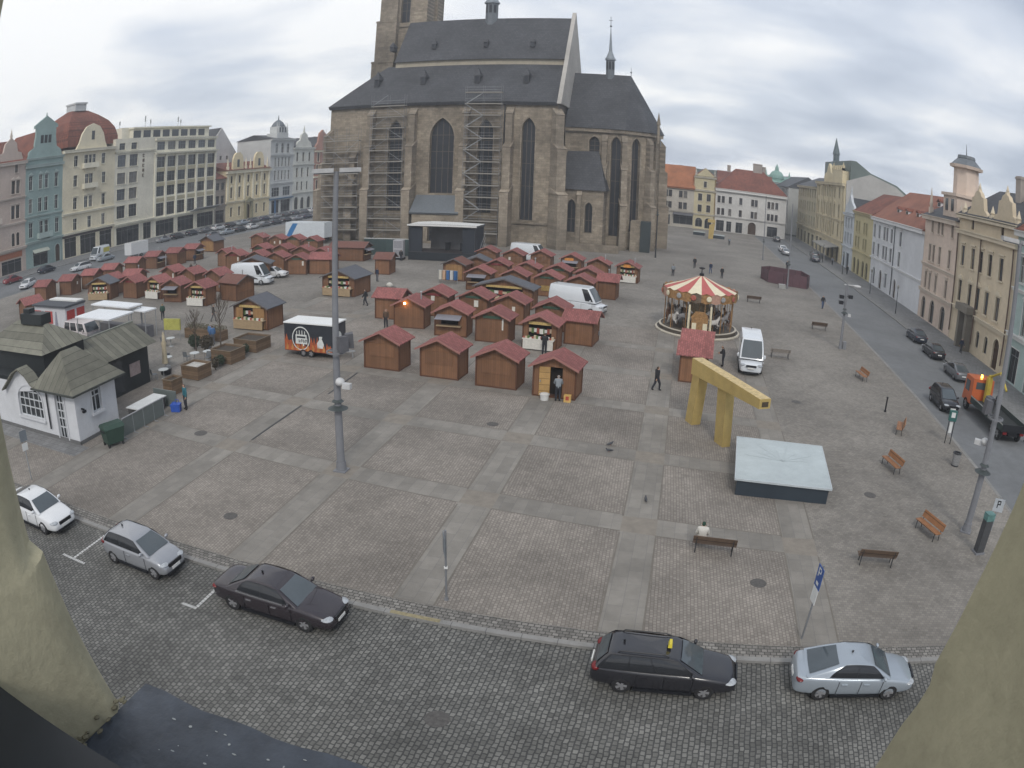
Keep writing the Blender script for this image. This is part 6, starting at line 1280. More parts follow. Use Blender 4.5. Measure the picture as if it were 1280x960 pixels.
# upper block
MB().box(-12.5,-2.6,.3,1.69,2.9,3.3).obj('flat_roof', KD, t)
MB().box(-12.8,-5.0,1.7,5.8,3.0,4.65).obj('upper_wall', KD, t)
mb = MB(); e = [(-13.6,1.3),(-4.7,1.3),(-4.7,6.2),(-13.6,6.2)]
mb.add([(x,y,4.62) for x,y in e]+[(-10.6,3.7,6.15),(-7.,3.7,6.15)], [[0,1,5,4],[1,2,5],[2,3,4,5],[3,0,4],[3,2,1,0]]); mb.obj('upper_roof', KGY, t)
MB().box(-9.6,-6.8,3.2,4.2,6.,6.7).box(-9.4,-8.6,3.4,4.0,6.7,7.).obj('roof_unit', KD, t)
# annex
MB().box(-8.4,-3.9,3.95,11.7,0,3.0).obj('annex_wall', KD, t)
mb = MB(); mb.extr([(-8.9,3.9,2.9),(-3.2,3.9,2.9),(-5.8,3.9,4.25)],(0,8.2,0)); mb.obj('annex_roof', KGY, t)
MB().bar((-5.8,3.85,4.27),(-5.8,12.15,4.27),.16,.1).obj('ridge_cap', M('ridge_pale', (.19,.2,.17), .7), t)
MB().box(-4.1,-3.88,7.,8.6,.2,2.5).obj('annex_window', GLASS, t); MB().box(-3.88,-3.82,9.4,10.6,1.0,1.9).obj('menu_board', M('menu_pinkish', (.3,.24,.23), .7, .3, 4.), t)
for y in (5.2,6.4): MB().ell((-3.8,y,1.9),(.09,.09,.14)).obj('wall_light', M('globe_white', (.5,.5,.48), .4), t)
t = thing('terrace_screen', 'grey-green glass screen with pale bench top along the kiosk terrace', 'screen', (-31.,29.9,0))
MB().box(1.95,2.0,-2.,2.2,.1,1.15).obj('screen_panel', M('screen_grey_green', (.12,.14,.135), .3, .1, 1.), t); MB().box(1.93,2.02,-2.,2.2,1.15,1.2).obj('top_rail', GALV, t)
for y in lin(-2,2.2,5): MB().box(2.0,2.3,y-.03,y+.03,0,.06).cone((1.98,y),0,1.15,.03,.03,6).obj('post', GALV, t)
MB().box(.1,1.3,.4,3.4,.82,.88).obj('bench_top', M('bench_top_white', (.55,.56,.55), .5, .1, 3.), t); MB().box(.2,1.2,.5,3.3,.1,.8).obj('bench_body', M('dark_bench', (.07,.07,.07), .7), t)
MB().box(-.2,1.9,3.7,3.76,0,1.1).obj('end_screen', M('screen_grey_green', (.12,.14,.135), .3), t)
t = thing('waste_bin', 'dark green wheeled waste container at the white kiosk corner', 'waste bin', (-29.0,26.9,0), rad(70))
GB = M('bin_green', (.03,.06,.045), .55, .15, 2.); MB().hexa([(-.55,-.4,.2),(.55,-.4,.2),(.55,.4,.2),(-.55,.4,.2),(-.68,-.5,1.1),(.68,-.5,1.1),(.68,.5,1.1),(-.68,.5,1.1)]).obj('body', GB, t); MB().hexa([(-.72,-.54,1.1),(.72,-.54,1.1),(.72,.54,1.1),(-.72,.54,1.1),(-.68,-.3,1.3),(.68,-.3,1.3),(.68,.35,1.3),(-.68,.35,1.3)]).obj('lid', GB, t)
for x in (-.5,.5):
    for y in (-.35,.35): MB().cone((x,y),.0,.2,.07,.1,8).obj('wheel', RUBBER, t)
for s in (-1,1): MB().bar((s*.72,-.3,.95),(s*.72,.3,.95),.05).obj('handle', DARKM, t)
# ------------------------------------------------------------------ planters, shrubs, saplings, terrace furniture
PLW = M('planter_boards', (.15,.1,.062), .8, .2, 3., kind='planks', par=dict(axis='Z', w=.16, v=.2, gap=.08)); SOIL = M('soil', (.06,.05,.04), .95, .4, 6.)
def planter(label, x0, x1, y0, y1, h, snow=False):
    cx, cy = (x0+x1)/2, (y0+y1)/2; t = thing('planter', label, 'planter', (cx,cy,0), rad(-4), 'wooden planters of the terrace'); a, b = (x1-x0)/2, (y1-y0)/2; mb = MB()
    for q in ((-a,a,-b,-b+.06),(-a,a,b-.06,b),(-a,-a+.06,-b+.061,b-.061),(a-.06,a,-b+.061,b-.061)): mb.box(*q,.04,h)
    mb.obj('box', PLW, t); MB().box(-a+.07,a-.07,-b+.07,b-.07,h-.2,h-.1).obj('soil', SOIL if not snow else M('pale_cover', (.4,.39,.36), .8, .4, 4.), t); mb = MB()
    for q in ((-a-.05,a+.05,-b-.05,-b+.03),(-a-.05,a+.05,b-.03,b+.05),(-a-.05,-a+.03,-b+.031,b-.031),(a-.03,a+.05,-b+.031,b-.031)): mb.box(*q,h,h+.06)
    mb.obj('rim', M('planter_rim', (.17,.13,.09), .8), t); return t
planter('wooden planter with pale covers nearest the kiosk screen', -32.95,-31.2,39.,40.6,.95,True); planter('wooden planter with sapling behind the dark evergreen bush', -33.2,-31.1,43.3,45.2,1.); planter('wooden planter nearest the black food trailer', -33.4,-31.,46.9,49.,.95)
planter('small wooden planter at the end of the kiosk screen', -31.8,-30.9,35.4,36.6,1.05)
LEAF = M('evergreen_leaf', (.035,.05,.03), .7, .4, 5.); LEAFB = M('brownish_leaf', (.06,.05,.035), .8, .4, 5.); BARK = M('bark', (.09,.07,.055), .9, .3, 8.)
def shrub(label, x, y, z, rx, h, leaf, n=700, seed=1):
    r = random.Random(seed); t = thing('shrub', label, 'shrub', (x,y,z)); MB().cone((0,0),0,h*.4,.05,.03,6).obj('stem', BARK, t); mb = MB()
    for i in range(n):
        v = Vector((r.gauss(0,1),r.gauss(0,1),r.gauss(0,1))).normalized()*(r.random()**.4)*(.75+.3*noise.noise(Vector((i*.13,seed,0))))
        p = Vector((v.x*rx,v.y*rx,h*.5+v.z*h*.48)); s = .05+.05*r.random(); u = Vector((r.gauss(0,1),r.gauss(0,1),r.gauss(0,1))).normalized(); w = u.orthogonal()
        mb.quad(tuple(p-u*s),tuple(p+w*s*.5),tuple(p+u*s),tuple(p-w*s*.5))
    mb.obj('foliage', leaf, t, fix=False); return t
shrub('dark clipped bush behind the terrace tables, left one', -37.2,46.2,0,.75,1.5,LEAF,900,2); shrub('dark clipped bush behind the terrace tables, right one', -35.6,45.9,0,.85,1.6,LEAFB,900,3); shrub('small rusty bush between the two front planters', -31.6,41.7,0,.4,1.1,LEAFB,400,4); shrub('dark green bush leaning on the sapling planter', -31.9,42.7,0,.6,1.0,LEAF,600,5); shrub('dark bush beside the planter of the food trailer', -31.7,46.1,0,.45,1.0,LEAF,400,6)
t = thing('hedge', 'low pale brown hedge box behind the dark clipped bushes', 'hedge', (-38.2,49.6,0), rad(-4)); MB().box(-2.6,2.,-.5,.5,.05,.9).obj('planter', PLW, t); r = random.Random(8); mb = MB()
for i in range(900):
    p = Vector((r.uniform(-2.6,2),r.uniform(-.5,.5),.9+r.random()*.35)); s = .06; u = Vector((r.gauss(0,1),r.gauss(0,1),r.gauss(0,1))).normalized(); w = u.orthogonal(); mb.quad(tuple(p-u*s),tuple(p+w*s*.5),tuple(p+u*s),tuple(p-w*s*.5))
mb.obj('foliage', M('dry_hedge', (.12,.11,.075), .9, .3, 4.), t, fix=False)
def sapling(label, x, y, z, h, seed, n=17):
    r = random.Random(seed); t = thing('sapling', label, 'tree', (x,y,z), 0, 'bare saplings of the terrace'); MB().tube([(0,0,0),(.02,.01,h*.35),(-.02,.02,h*.7),(.01,0,h)],.065,6,.02).obj('trunk', BARK, t); mb = MB()
    for i in range(n):
        z0 = h*(.4+.55*i/n); a = r.uniform(0,2*pi); l = h*.42*(1.15-i/n)*r.uniform(.8,1.2); e = Vector((cos(a)*l*.55,sin(a)*l*.55,z0+l*.85)); m_ = Vector((cos(a)*l*.32,sin(a)*l*.32,z0+l*.38)); mb.tube([(0,0,z0),tuple(m_),tuple(e)],.03,5,.012)
        for k in range(5): b = a+r.uniform(-.9,.9); q = m_+(e-m_)*r.random(); mb.tube([tuple(q),tuple(q+Vector((cos(b)*.22,sin(b)*.22,.3))*r.uniform(.6,1.2))],.014,4,.006)
    mb.obj('branches', BARK, t); return t
sapling('bare sapling rising from the planter before the grey-roofed hut', -33.1,44.6,.8,4.2,11); sapling('bare sapling with pale trunk beside the dark clipped bushes', -36.1,45.0,0,3.6,12); 
t = thing('parasol', 'closed beige parasol in a dark pot beside the kiosk annex', 'parasol', (-35.,39.5,0)); MB().cone((0,0),0,3.25,.03,.03,8).obj('pole', GALV, t); MB().lathe([(.05,.75),(.26,.85),(.2,1.3),(.17,2.),(.22,2.35),(.13,2.55),(.1,3.),(.03,3.2)],n=10).obj('folded_canopy', M('beige_canvas', (.43,.37,.26), .85, .2, 3.), t, smooth=40); MB().cone((0,0),0,.45,.42,.5,12).obj('pot', BLACK, t)
TBW = M('table_white', (.45,.47,.47), .5, .1, 3.); CHG = M('chair_grey', (.13,.14,.15), .6)
def table(label, x, y, rz=0):
    t = thing('table', label, 'table', (x,y,0), rad(rz), 'terrace tables'); MB().cone((0,0),.71,.75,.42,.42,14).obj('tabletop', TBW, t); MB().cone((0,0),0,.71,.04,.04,8).cone((0,0),0,.04,.25,.22,10).obj('stand', GALV, t); return t
for i, (x, y, lb) in enumerate(((-34.7,43.,'nearest the pale-covered planter'),(-33.9,43.8,'beside the sapling planter'),(-40.2,46.4,'near the yellow banner'),(-36.3,41.3,'behind the closed parasol'),(-34.3,38.4,'in front of the parasol pot'))): table(f'white round terrace table {lb}', x, y)
CH0 = None
for i, (x, y, rz, lb) in enumerate(((-35.4,42.8,90,'left of the table nearest the covered planter'),(-34.5,44.5,-170,'behind the table beside the sapling planter'),(-33.4,43.1,-80,'right of the table beside the sapling planter'),(-40.9,46.2,90,'left of the table near the yellow banner'),(-36.9,41.9,150,'behind the parasol table'),(-34.9,37.9,60,'in front of the parasol'))):
    lb = f'grey terrace chair {lb}'
    if CH0 is None:
        CH0 = t = thing('chair', lb, 'chair', (x,y,0), rad(rz-90), 'terrace chairs'); MB().box(-.22,.22,-.22,.22,.43,.47).obj('seat', CHG, t); MB().hexa([(-.22,-.24,.5),(.22,-.24,.5),(.22,-.21,.5),(-.22,-.21,.5),(-.2,-.3,.88),(.2,-.3,.88),(.2,-.27,.88),(-.2,-.27,.88)]).obj('backrest', CHG, t)
        for a in (-.19,.19):
            for b in (-.19,.19): MB().cone((a,b),0,.43,.016,.016,6).obj('leg', CHG, t)
    else: copytree(CH0, lb, (x,y,0), rad(rz-90))
t = thing('banner', 'yellow-green banner box behind the closed parasol', 'banner', (-41.6,48.4,0), rad(10)); MB().box(-.9,.9,-.1,.1,.9,1.9).obj('panel', M('banner_yellow', (.36,.35,.09), .6, .35, 2.2), t)
for s in (-1,1): MB().cone((s*.8,0),0,1.9,.03,.03,6).obj('post', GALV, t)
t = thing('crate', 'bright blue crate bag on the paving beside the person in teal', 'bag', (-28.75,33.1,0), rad(20)); MB().hexa([(-.3,-.22,0),(.3,-.22,0),(.3,.22,0),(-.3,.22,0),(-.34,-.26,.5),(.34,-.26,.5),(.34,.26,.5),(-.34,.26,.5)]).obj('body', M('bag_blue', (.03,.09,.4), .5, .2, 4.), t)
for s in (-1,1): MB().tube([(-.15,s*.26,.45),(-.1,s*.25,.7),(.1,s*.25,.7),(.15,s*.26,.45)],.02,6).obj('handle', M('bag_blue', (.03,.09,.4), .5), t)
for lb, x, y, c, h in (('white bucket on the paving at the open hut door', -7.55, 43.15, (.6,.6,.58), .4),('yellow-red carrier box beside the grey-clad person', -6.1, 43.2, (.55,.36,.12), .45)):
    t = thing('bucket' if c[0] > .58 else 'carrier_box', lb, 'bucket' if c[0] > .58 else 'box', (x,y,0)); 
    if c[0] > .58: MB().lathe([(.26,0),(.3,h),(.27,h),(.23,.04)],n=14).obj('tub', M('bucket_white', c, .5), t); MB().lathe([(.31,h-.04),(.33,h-.02),(.31,h)],n=14).obj('rim', WHITEP, t)
    else: MB().box(-.22,.22,-.16,.16,0,h).obj('carton', M('carton_yellow', c, .6, .3, 5.), t); MB().box(-.1,.1,-.17,-.161,.15,h-.05).obj('print', M('print_red', (.4,.06,.04), .6), t)
t = thing('clothes_rail', 'rail of blue and cream clothes standing before the brown hut near the stage', 'clothes rail', (-26.4,81.6,0), rad(-6)); MB().bar((-1.3,0,1.6),(1.3,0,1.6),.05).obj('rail', GALV, t)
for s in (-1,1): MB().cone((s*1.25,0),0,1.6,.03,.03,6).obj('upright', GALV, t)
for i, c in enumerate(((.5,.48,.42),(.45,.3,.2),(.05,.13,.3),(.5,.5,.5),(.03,.1,.25))): MB().box(-1.1+i*.48,-.75+i*.48,-.18,.18,.5,1.58).obj('garment', M('cloth%d' % i if False else ['cream_cloth','tan_cloth','blue_cloth','white_cloth','navy_cloth'][i], c, .9), t)
r = random.Random(21)
BD = [(0,0,.12),(.1,0,.14),(-.14,0,.11),(.15,0,.21),(.19,0,.24),(-.26,0,.1)]
BM = skin(BD, [(0,1),(0,2),(1,3),(3,4),(2,5)], [.07,.06,.05,.03,.028,.02], 1); BM.materials.clear(); BM.materials.append(M('pigeon_grey', (.06,.062,.07), .7))
for lb, x, y, a in (('grey pigeon on the paving, farther one of a close pair',-2.7,36.7,40),('grey pigeon on the paving, nearer one of a close pair',-2.68,35.75,200),('lone grey pigeon on the smooth band before the glass pool',-.36,30.3,100)):
    o = mobj('pigeon', BM, None, (x,y,.0), rad(a)); tag(o, lb, 'pigeon', 'pigeons on the paving'); mobj('legs', MB().cone((0,.02),0.012,.07,.008,.008,5).cone((0,-.02),0.012,.07,.008,.008,5).mesh('legs', M('pigeon_leg', (.3,.1,.08))), o)
# ------------------------------------------------------------------ people
def pose(kind):
    """joint list: name -> position; z up, facing +y"""
    hip, sh, hd = .92, 1.42, 1.6
    J = dict(pel=(0,0,.94), sp=(0,.0,1.15), ch=(0,0,1.34), nk=(0,.0,1.47), h0=(0,.015,1.55), h1=(0,.02,1.68))
    for s, n in ((-1,'l'),(1,'r')):
        J.update({n+'hip':(s*.1,0,.9), n+'sh':(s*.185,0,1.39)})
        if kind == 'walk':
            f = .24*s; J.update({n+'kn':(s*.1,f*.55+.06,.5), n+'an':(s*.1,f-.06,.09), n+'to':(s*.11,f+.1,.04), n+'el':(s*.25,-f*.5,1.12), n+'wr':(s*.24,-f*.9+.06,.88)})
        elif kind == 'sit':
            J.update({n+'kn':(s*.12,.44,.5), n+'an':(s*.12,.42,.1), n+'to':(s*.13,.58,.04), n+'el':(s*.25,.06,1.12-.42), n+'wr':(s*.14,.3,.98-.4)})
        elif kind == 'bent':
            J.update({n+'kn':(s*.11,.03,.5), n+'an':(s*.12,-.02,.09), n+'to':(s*.13,.13,.04), n+'el':(s*.25,.12,1.13), n+'wr':(s*.16,.34,1.08)})
        else: J.update({n+'kn':(s*.11,.02,.5), n+'an':(s*.12,-.03,.09), n+'to':(s*.14,.12,.04), n+'el':(s*.25,-.02,1.12), n+'wr':(s*.24,.05,.88)})
    if kind == 'sit':
        for k in ('pel','sp','ch','nk','h0','h1','lhip','rhip','lsh','rsh'): x,y,z = J[k]; J[k] = (x, y+(.06 if k in('h0','h1','nk') else 0), z-.42)
    if kind == 'bent':
        for k in ('ch','nk','h0','h1','lsh','rsh'): x,y,z = J[k]; J[k] = (x, y+(z-1.1)*.28, z-.02)
    return J
EDG = [('pel','sp','j'),('sp','ch','j'),('ch','nk','j'),('nk','h0','s'),('h0','h1','s')]
for n in 'lr': EDG += [('pel',n+'hip','t'),(n+'hip',n+'kn','t'),(n+'kn',n+'an','t'),(n+'an',n+'to','f'),('ch',n+'sh','j'),(n+'sh',n+'el','j'),(n+'el',n+'wr','j')]
RAD = dict(pel=(.18,.14),sp=(.18,.14),ch=(.2,.15),nk=.06,h0=.095,h1=.09,hip=.12,kn=.085,an=.06,to=.055,sh=.095,el=.07,wr=.05)
PMESH = {}
def person_mesh(kind):
    if kind in PMESH: return PMESH[kind]
    J = pose(kind); K = list(J); E_ = [(K.index(a),K.index(b)) for a,b,_ in EDG]
    me = skin([J[k] for k in K], E_, [RAD[k] if k in RAD else RAD[k[1:]] for k in K], 1)
    b = bmesh.new(); b.from_mesh(me)
    def near(p):
        best = None
        for a, c, m in EDG:
            A, B = Vector(J[a]), Vector(J[c]); ab = B-A; t_ = max(0,min(1,(p-A).dot(ab)/ab.length_squared)); d_ = (A+ab*t_-p).length
            if best is None or d_ < best[0]: best = (d_, m)
        return best[1]
    h0 = Vector(J['h0'])
    for f in b.faces:
        c = f.calc_center_median(); k = near(c)
        f.material_index = {'s':0,'j':2,'t':3,'f':4}[k]
        if k == 's' and (c.z > h0.z+.1 or (c.y < h0.y-.02 and c.z > h0.z-.04)): f.material_index = 1
        f.smooth = True
    mb = MB()
    for n, s in (('l',-1),('r',1)):      # palm, four fingers and a thumb
        w = Vector(J[n+'wr']); d_ = (w-Vector(J[n+'el'])).normalized(); side = Vector((1,0,0)) if abs(d_.x) < .8 else Vector((0,1,0)); u = (side-d_*side.dot(d_)).normalized(); fw = d_.cross(u)
        mb.tube([tuple(w-d_*.02),tuple(w+d_*.04),tuple(w+d_*.09)],.034,6,.036)
        for k, l in enumerate((.065,.08,.075,.055)):
            o_ = w+d_*.085+fw*(k-1.5)*.019; mb.tube([tuple(o_),tuple(o_+d_*l*.55),tuple(o_+d_*l*.95-u*s*.02)],.0095,5,.007)
        o_ = w+d_*.03+fw*.034; mb.tube([tuple(o_),tuple(o_+fw*.03+d_*.03),tuple(o_+fw*.035+d_*.06)],.011,5,.008)
    hd = Vector(J['h0'])+Vector((0,.0,.045)) # face: nose, eyes, mouth, ears
    mb.ell(tuple(hd+Vector((0,.098,.0))),(.014,.02,.022),6,4); mb.ell(tuple(hd+Vector((.088,0,0))),(.014,.022,.032),6,4); mb.ell(tuple(hd+Vector((-.088,0,0))),(.014,.022,.032),6,4)
    mb.mat(1); mb.ell(tuple(hd+Vector((.033,.086,.025))),(.012,.01,.008),6,4); mb.ell(tuple(hd+Vector((-.033,.086,.025))),(.012,.01,.008),6,4); mb.ell(tuple(hd+Vector((0,.084,-.045))),(.024,.012,.006),6,4)
    tmp = mb.mesh('t', [BLACK]*5); b.from_mesh(tmp); b.to_mesh(me); b.free(); bpy.data.meshes.remove(tmp)
    idx = [p.material_index for p in me.polygons]; me.materials.clear()
    for m in (M('skin_light', (.4,.25,.18), .6), M('hair_brown', (.045,.03,.02), .7), M('coat_black', (.02,.02,.023), .8), M('trousers_dark', (.025,.027,.034), .8), M('shoes_black', (.015,.015,.015), .6)): me.materials.append(m)
    me.polygons.foreach_set('material_index', idx); PMESH[kind] = me; return me
CO = {k: M('coat_'+k, c, .85, .15, 5.) for k, c in dict(black=(.02,.02,.023), grey=(.2,.22,.24), teal=(.03,.13,.16), white=(.5,.48,.44), navy=(.02,.03,.06), brown=(.09,.055,.035), blue=(.07,.15,.3), red=(.25,.04,.04), green=(.03,.07,.05), cream=(.5,.45,.36)).items()}
TR = {k: M('trousers_'+k, c, .85, .12, 5.) for k, c in dict(dark=(.025,.027,.034), blue=(.07,.1,.17), grey=(.12,.12,.13), cream=(.4,.37,.3)).items()}
HA = {k: M('hair_'+k, c, .8, .1, 5.) for k, c in dict(brown=(.045,.03,.02), grey=(.25,.24,.23), hat=(.02,.05,.035), blond=(.25,.17,.08)).items()}
def person(label, x, y, a, kind, coat='black', tr='dark', hair='brown', z=0., s=1.):
    o = mobj('person', person_mesh(kind), None, (x,y,z), rad(a)); tag(o, label, 'person', 'people on the square'); o.scale = (s,)*3
    for i, m in ((1,HA[hair]),(2,CO[coat]),(3,TR[tr])): o.material_slots[i].link = 'OBJECT'; o.material_slots[i].material = m
    return o
PEOPLE = [
 ('person in a pale coat and dark green hat seated on the bench',2.2,26.28,0,'sit','white','cream','hat'),
 ('person in dark clothes walking alone between hut row and golden beam',-.71,47.5,-60,'walk','black','dark','brown'),
 ('person in grey-blue jacket standing before the open hut door',-6.7,43.1,10,'bent','grey','dark','grey'),
 ('person in teal jacket standing beside the bright blue bag',-28.28,33.6,150,'stand','teal','dark','brown'),
 ('person in dark clothes striding behind the black food trailer',-30.2,66.4,100,'walk','black','dark','brown'),
 ('person standing left of the carousel roof on the far paving',-.45,102.6,0,'stand','grey','dark','brown'),
 ('person in black far behind the carousel, leftmost of a loose group',2.85,114,180,'walk','black','dark','brown'),
 ('person in navy walking behind the carousel, middle of a loose group',5.25,109.4,160,'walk','navy','blue','brown'),
 ('person in black standing behind the carousel, right of a loose group',6.8,105.5,200,'stand','black','dark','brown'),
 ('person in dark green coat and pale cap behind the kiosk annex',-48.5,54.9,40,'stand','green','dark','blond'),
 ('person in black coat walking before the huts of the left market',-42.,55.6,-40,'walk','black','grey','grey'),
 ('person in black walking along the kerb of the right street',19.4,89.4,180,'walk','black','blue','brown'),
 ('person in white jacket standing on the paving before the stage',-36.2,88.6,20,'stand','white','dark','blond'),
 ('person in dark clothes standing at the left stage corner',-38.9,98.,10,'stand','black','dark','brown'),
 ('person in navy coat beside the grey stall behind the lamp mast',-35.,80.4,-30,'stand','navy','grey','brown'),
 ('person in black bending at the ticket booth beside the white van',4.3,55.6,90,'bent','black','dark','brown'),
 ('person in black on the far side of the dark red hoarding',19.9,126,170,'walk','black','dark','brown'),
 ('person in dark red coat between the booths of the middle front rows',-24.4,58.,180,'stand','brown','dark','brown'),
 ('person in black standing at the counter of the open goods stall',-9.6,53.8,10,'bent','black','dark','brown'),
 ('person in pale blue jacket at the terrace tables, left of a pair',-37.,48.4,0,'stand','blue','blue','grey'),
 ('person in blue jacket at the terrace tables, right of a pair',-36.4,47.9,60,'stand','blue','grey','brown'),
 ('worker in blue beside the tail of the orange lorry',28.6,44.4,120,'bent','blue','blue','brown'),
 ('worker in dark jacket beside the cab of the orange lorry',28.6,51.,160,'stand','navy','dark','brown'),
 ('person on the pavement before the ochre portal',34.2,73.5,200,'walk','navy','dark','grey'),
 ('person on the pavement before the small pale yellow house',33.4,133.5,180,'walk','black','dark','brown'),
 ('person far up the right street pavement near the blue house',33.2,147,180,'walk','grey','dark','brown'),
 ('person between the far huts of the left market, left of a pair',-64.8,80.5,0,'stand','black','dark','brown'),
 ('person between the far huts of the left market, right of a pair',-63.6,80.4,30,'stand','navy','dark','brown'),
 ('person in purple-black jacket by the far open stall of left market',-72.,90.5,60,'stand','navy','dark','brown'),
 ('person walking past the hotel pillar across the left street',-111.5,128,0,'walk','black','dark','brown'),
 ('person walking on the far paving before the white north house',11.5,160,170,'walk','grey','dark','brown')]
for p in PEOPLE: person(*p)
t = thing('dog_sculpture', 'round pale stone bowl on the paving before the middle market', 'bowl', (-31.9,76.4,0)); MB().lathe([(.9,0),(1.,.1),(.9,.16),(.4,.16)],n=18).obj('ring', M('ring_dark', (.12,.11,.1), .8), t); MB().ell((.2,0,.4),(.4,.35,.3)).obj('stone', M('pale_stone', (.55,.53,.48), .8), t)
t.name = 'stone_bowl'
# ------------------------------------------------------------------ the window we look out of
JM = M('jamb_plaster', (.42,.39,.275), .95, .1, 55., .16, stain=.12)
t = thing('window_surround', 'olive yellow plaster window reveal with black metal sill framing the view', 'building', (0,0,14.6))
def jamb(mb, xs, side):  # xs: [(z, x_edge)]; the outer corner is slightly wavy
    V = []; n = len(xs)
    zi = [z for z, x in xs]; za, xa_ = max(zi), None
    for i, (z, x) in enumerate(xs):
        w = .004*noise.noise(Vector((z*14,side,0)))+.002*noise.noise(Vector((z*45,side,3)))
        q = min(1,max(0,(-.15-z)/.45)); q = q*q*(3-2*q)
        xi = -.65+.078*q if side < 0 else .272-.038*q      # smooth inner face; only the outer arris is chipped
        V += [(x+side*.9, YO, z),(x+side*.012, YO+.002, z),(x+w, YO-.012+w, z),(xi*.5+x*.5, YO-.03, z),(xi, YO-.06, z),(xi+side*.03, -.25, z),(x+side*.9,-.25,z)]
    m = 7
    F = [[i*m+j, i*m+(j+1)%m, (i+1)*m+(j+1)%m, (i+1)*m+j] for i in range(n-1) for j in range(m)]
    mb.add(V, F+[list(range(m))[::-1], [(n-1)*m+j for j in range(m)]])
YO = .413
def xl(z):
    if z > -.386: return -.645
    return -.617+(-.394-z)*.2 if z > -.5 else -.596+(-.5-z)*.3
mb = MB(); jamb(mb, [(z, xl(z)) for z in [1.6,.8,.3,0,-.1]+lin(-.15,-.38,8)+[-.388,-.394]+lin(-.41,-.6,10)], -1); mb.obj('left_jamb', JM, t, smooth=50)
XR = [(1.6,.269),(0,.269),(-.15,.269),(-.24,.254),(-.315,.245),(-.33,.25),(-.35,.249),(-.386,.24),(-.447,.237),(-.6,.232)]
def xr_(z):
    for (z0,x0),(z1,x1) in zip(XR, XR[1:]):
        if z1 <= z <= z0: return x0+(x1-x0)*(z0-z)/(z0-z1)
mb = MB(); jamb(mb, [(z, xr_(z)) for z in [1.6,.8,.3,0]+lin(-.05,-.6,26)], 1); mb.obj('right_jamb', JM, t, smooth=50)
SM = M('sill_black_sheet', (.052,.062,.08), .45, .4, 14., .25, stain=.3)
mb = MB(); n = 24
for i in range(n):
    x0, x1 = -.57+.81*i/n, -.57+.81*(i+1)/n; e = .472+.003*sin(i*1.7); e1 = .472+.003*sin((i+1)*1.7)
    mb.hexa([(x0,-.25,-.63),(x1,-.25,-.63),(x1,e1,-.625),(x0,e,-.625),(x0,-.25,-.585),(x1,-.25,-.585),(x1,e1,-.6),(x0,e,-.6)])
mb.obj('sill', SM, t)
MB().yz([(.318,-.6),(.241,-.45),(.1,-.42),(.1,-.6)],-.6,.23).obj('sash_rail', M('sash_black', (.012,.015,.02), .4, .3, 8.), t)
r = random.Random(4); mb = MB()
for i in range(12): 
    u = r.random(); mb.ell((-.56+r.uniform(-.012,.006), .31+.11*u, -.594+r.uniform(0,.014)), (r.uniform(.002,.006),r.uniform(.003,.008),r.uniform(.001,.003)), 5, 3)
mb.xf(Matrix.Identity(4))
mb.obj('crumbled_mortar', M('mortar_crumbs', (.15,.14,.1), .95, .4, 30.), t)
r = random.Random(14); mb = MB()
for i in range(22): u = r.uniform(-.5,-.2); mb.ell((u,r.uniform(.36,.465),-.5985),(r.uniform(.0008,.004),r.uniform(.0008,.003),.0006),5,3)
mb.obj('paint_specks', M('paint_specks', (.3,.32,.33), .8), t)
# ------------------------------------------------------------------ sky, sun, haze, camera
EL, AZ = 42., 165.      # sun elevation, compass azimuth
w = bpy.data.worlds.new('World'); SC.world = w; w.use_nodes = True; nt = w.node_tree; L = nt.links.new
bg = nt.nodes['Background']; bg.inputs['Strength'].default_value = .1
sky = nd(nt, 'ShaderNodeTexSky', sky_type='NISHITA', sun_disc=False); sky.sun_elevation = rad(EL); sky.sun_rotation = rad(AZ); sky.air_density = 1.2; sky.dust_density = 2.
tc = nd(nt, 'ShaderNodeTexCoord'); sp = nd(nt, 'ShaderNodeSeparateXYZ'); L(tc.outputs['Generated'], sp.inputs[0])
# project the dome onto a flat cloud layer so clouds flatten towards the horizon
mz = nd(nt, 'ShaderNodeMath', operation='MAXIMUM'); L(sp.outputs['Z'], mz.inputs[0]); mz.inputs[1].default_value = .0
az = nd(nt, 'ShaderNodeMath', operation='ADD'); L(mz.outputs[0], az.inputs[0]); az.inputs[1].default_value = .16
dx = nd(nt, 'ShaderNodeMath', operation='DIVIDE'); L(sp.outputs['X'], dx.inputs[0]); L(az.outputs[0], dx.inputs[1])
dy = nd(nt, 'ShaderNodeMath', operation='DIVIDE'); L(sp.outputs['Y'], dy.inputs[0]); L(az.outputs[0], dy.inputs[1])
cb = nd(nt, 'ShaderNodeCombineXYZ'); L(dx.outputs[0], cb.inputs[0]); L(dy.outputs[0], cb.inputs[1])
n1 = nd(nt, 'ShaderNodeTexNoise', i_Scale=1.05, i_Detail=7.); n1.inputs['Roughness'].default_value = .5; n1.inputs['Distortion'].default_value = .25; L(cb.outputs[0], n1.inputs['Vector'])
n2 = nd(nt, 'ShaderNodeTexNoise', i_Scale=.5, i_Detail=3.); L(cb.outputs[0], n2.inputs['Vector'])
mx = nd(nt, 'ShaderNodeMath', operation='MULTIPLY_ADD'); L(n2.outputs['Fac'], mx.inputs[0]); mx.inputs[1].default_value = .6; L(n1.outputs['Fac'], mx.inputs[2])
wl = nd(nt, 'ShaderNodeMath', operation='MULTIPLY_ADD'); L(sp.outputs['X'], wl.inputs[0]); wl.inputs[1].default_value = -.16; L(mx.outputs[0], wl.inputs[2])   # brighter towards the west
cr = nd(nt, 'ShaderNodeValToRGB'); L(wl.outputs[0], cr.inputs[0]); e = cr.color_ramp.elements
e[0].position = .58; e[0].color = (4.8,5.4,6.5,1); e[1].position = .95; e[1].color = (10.6,10.6,10.6,1)
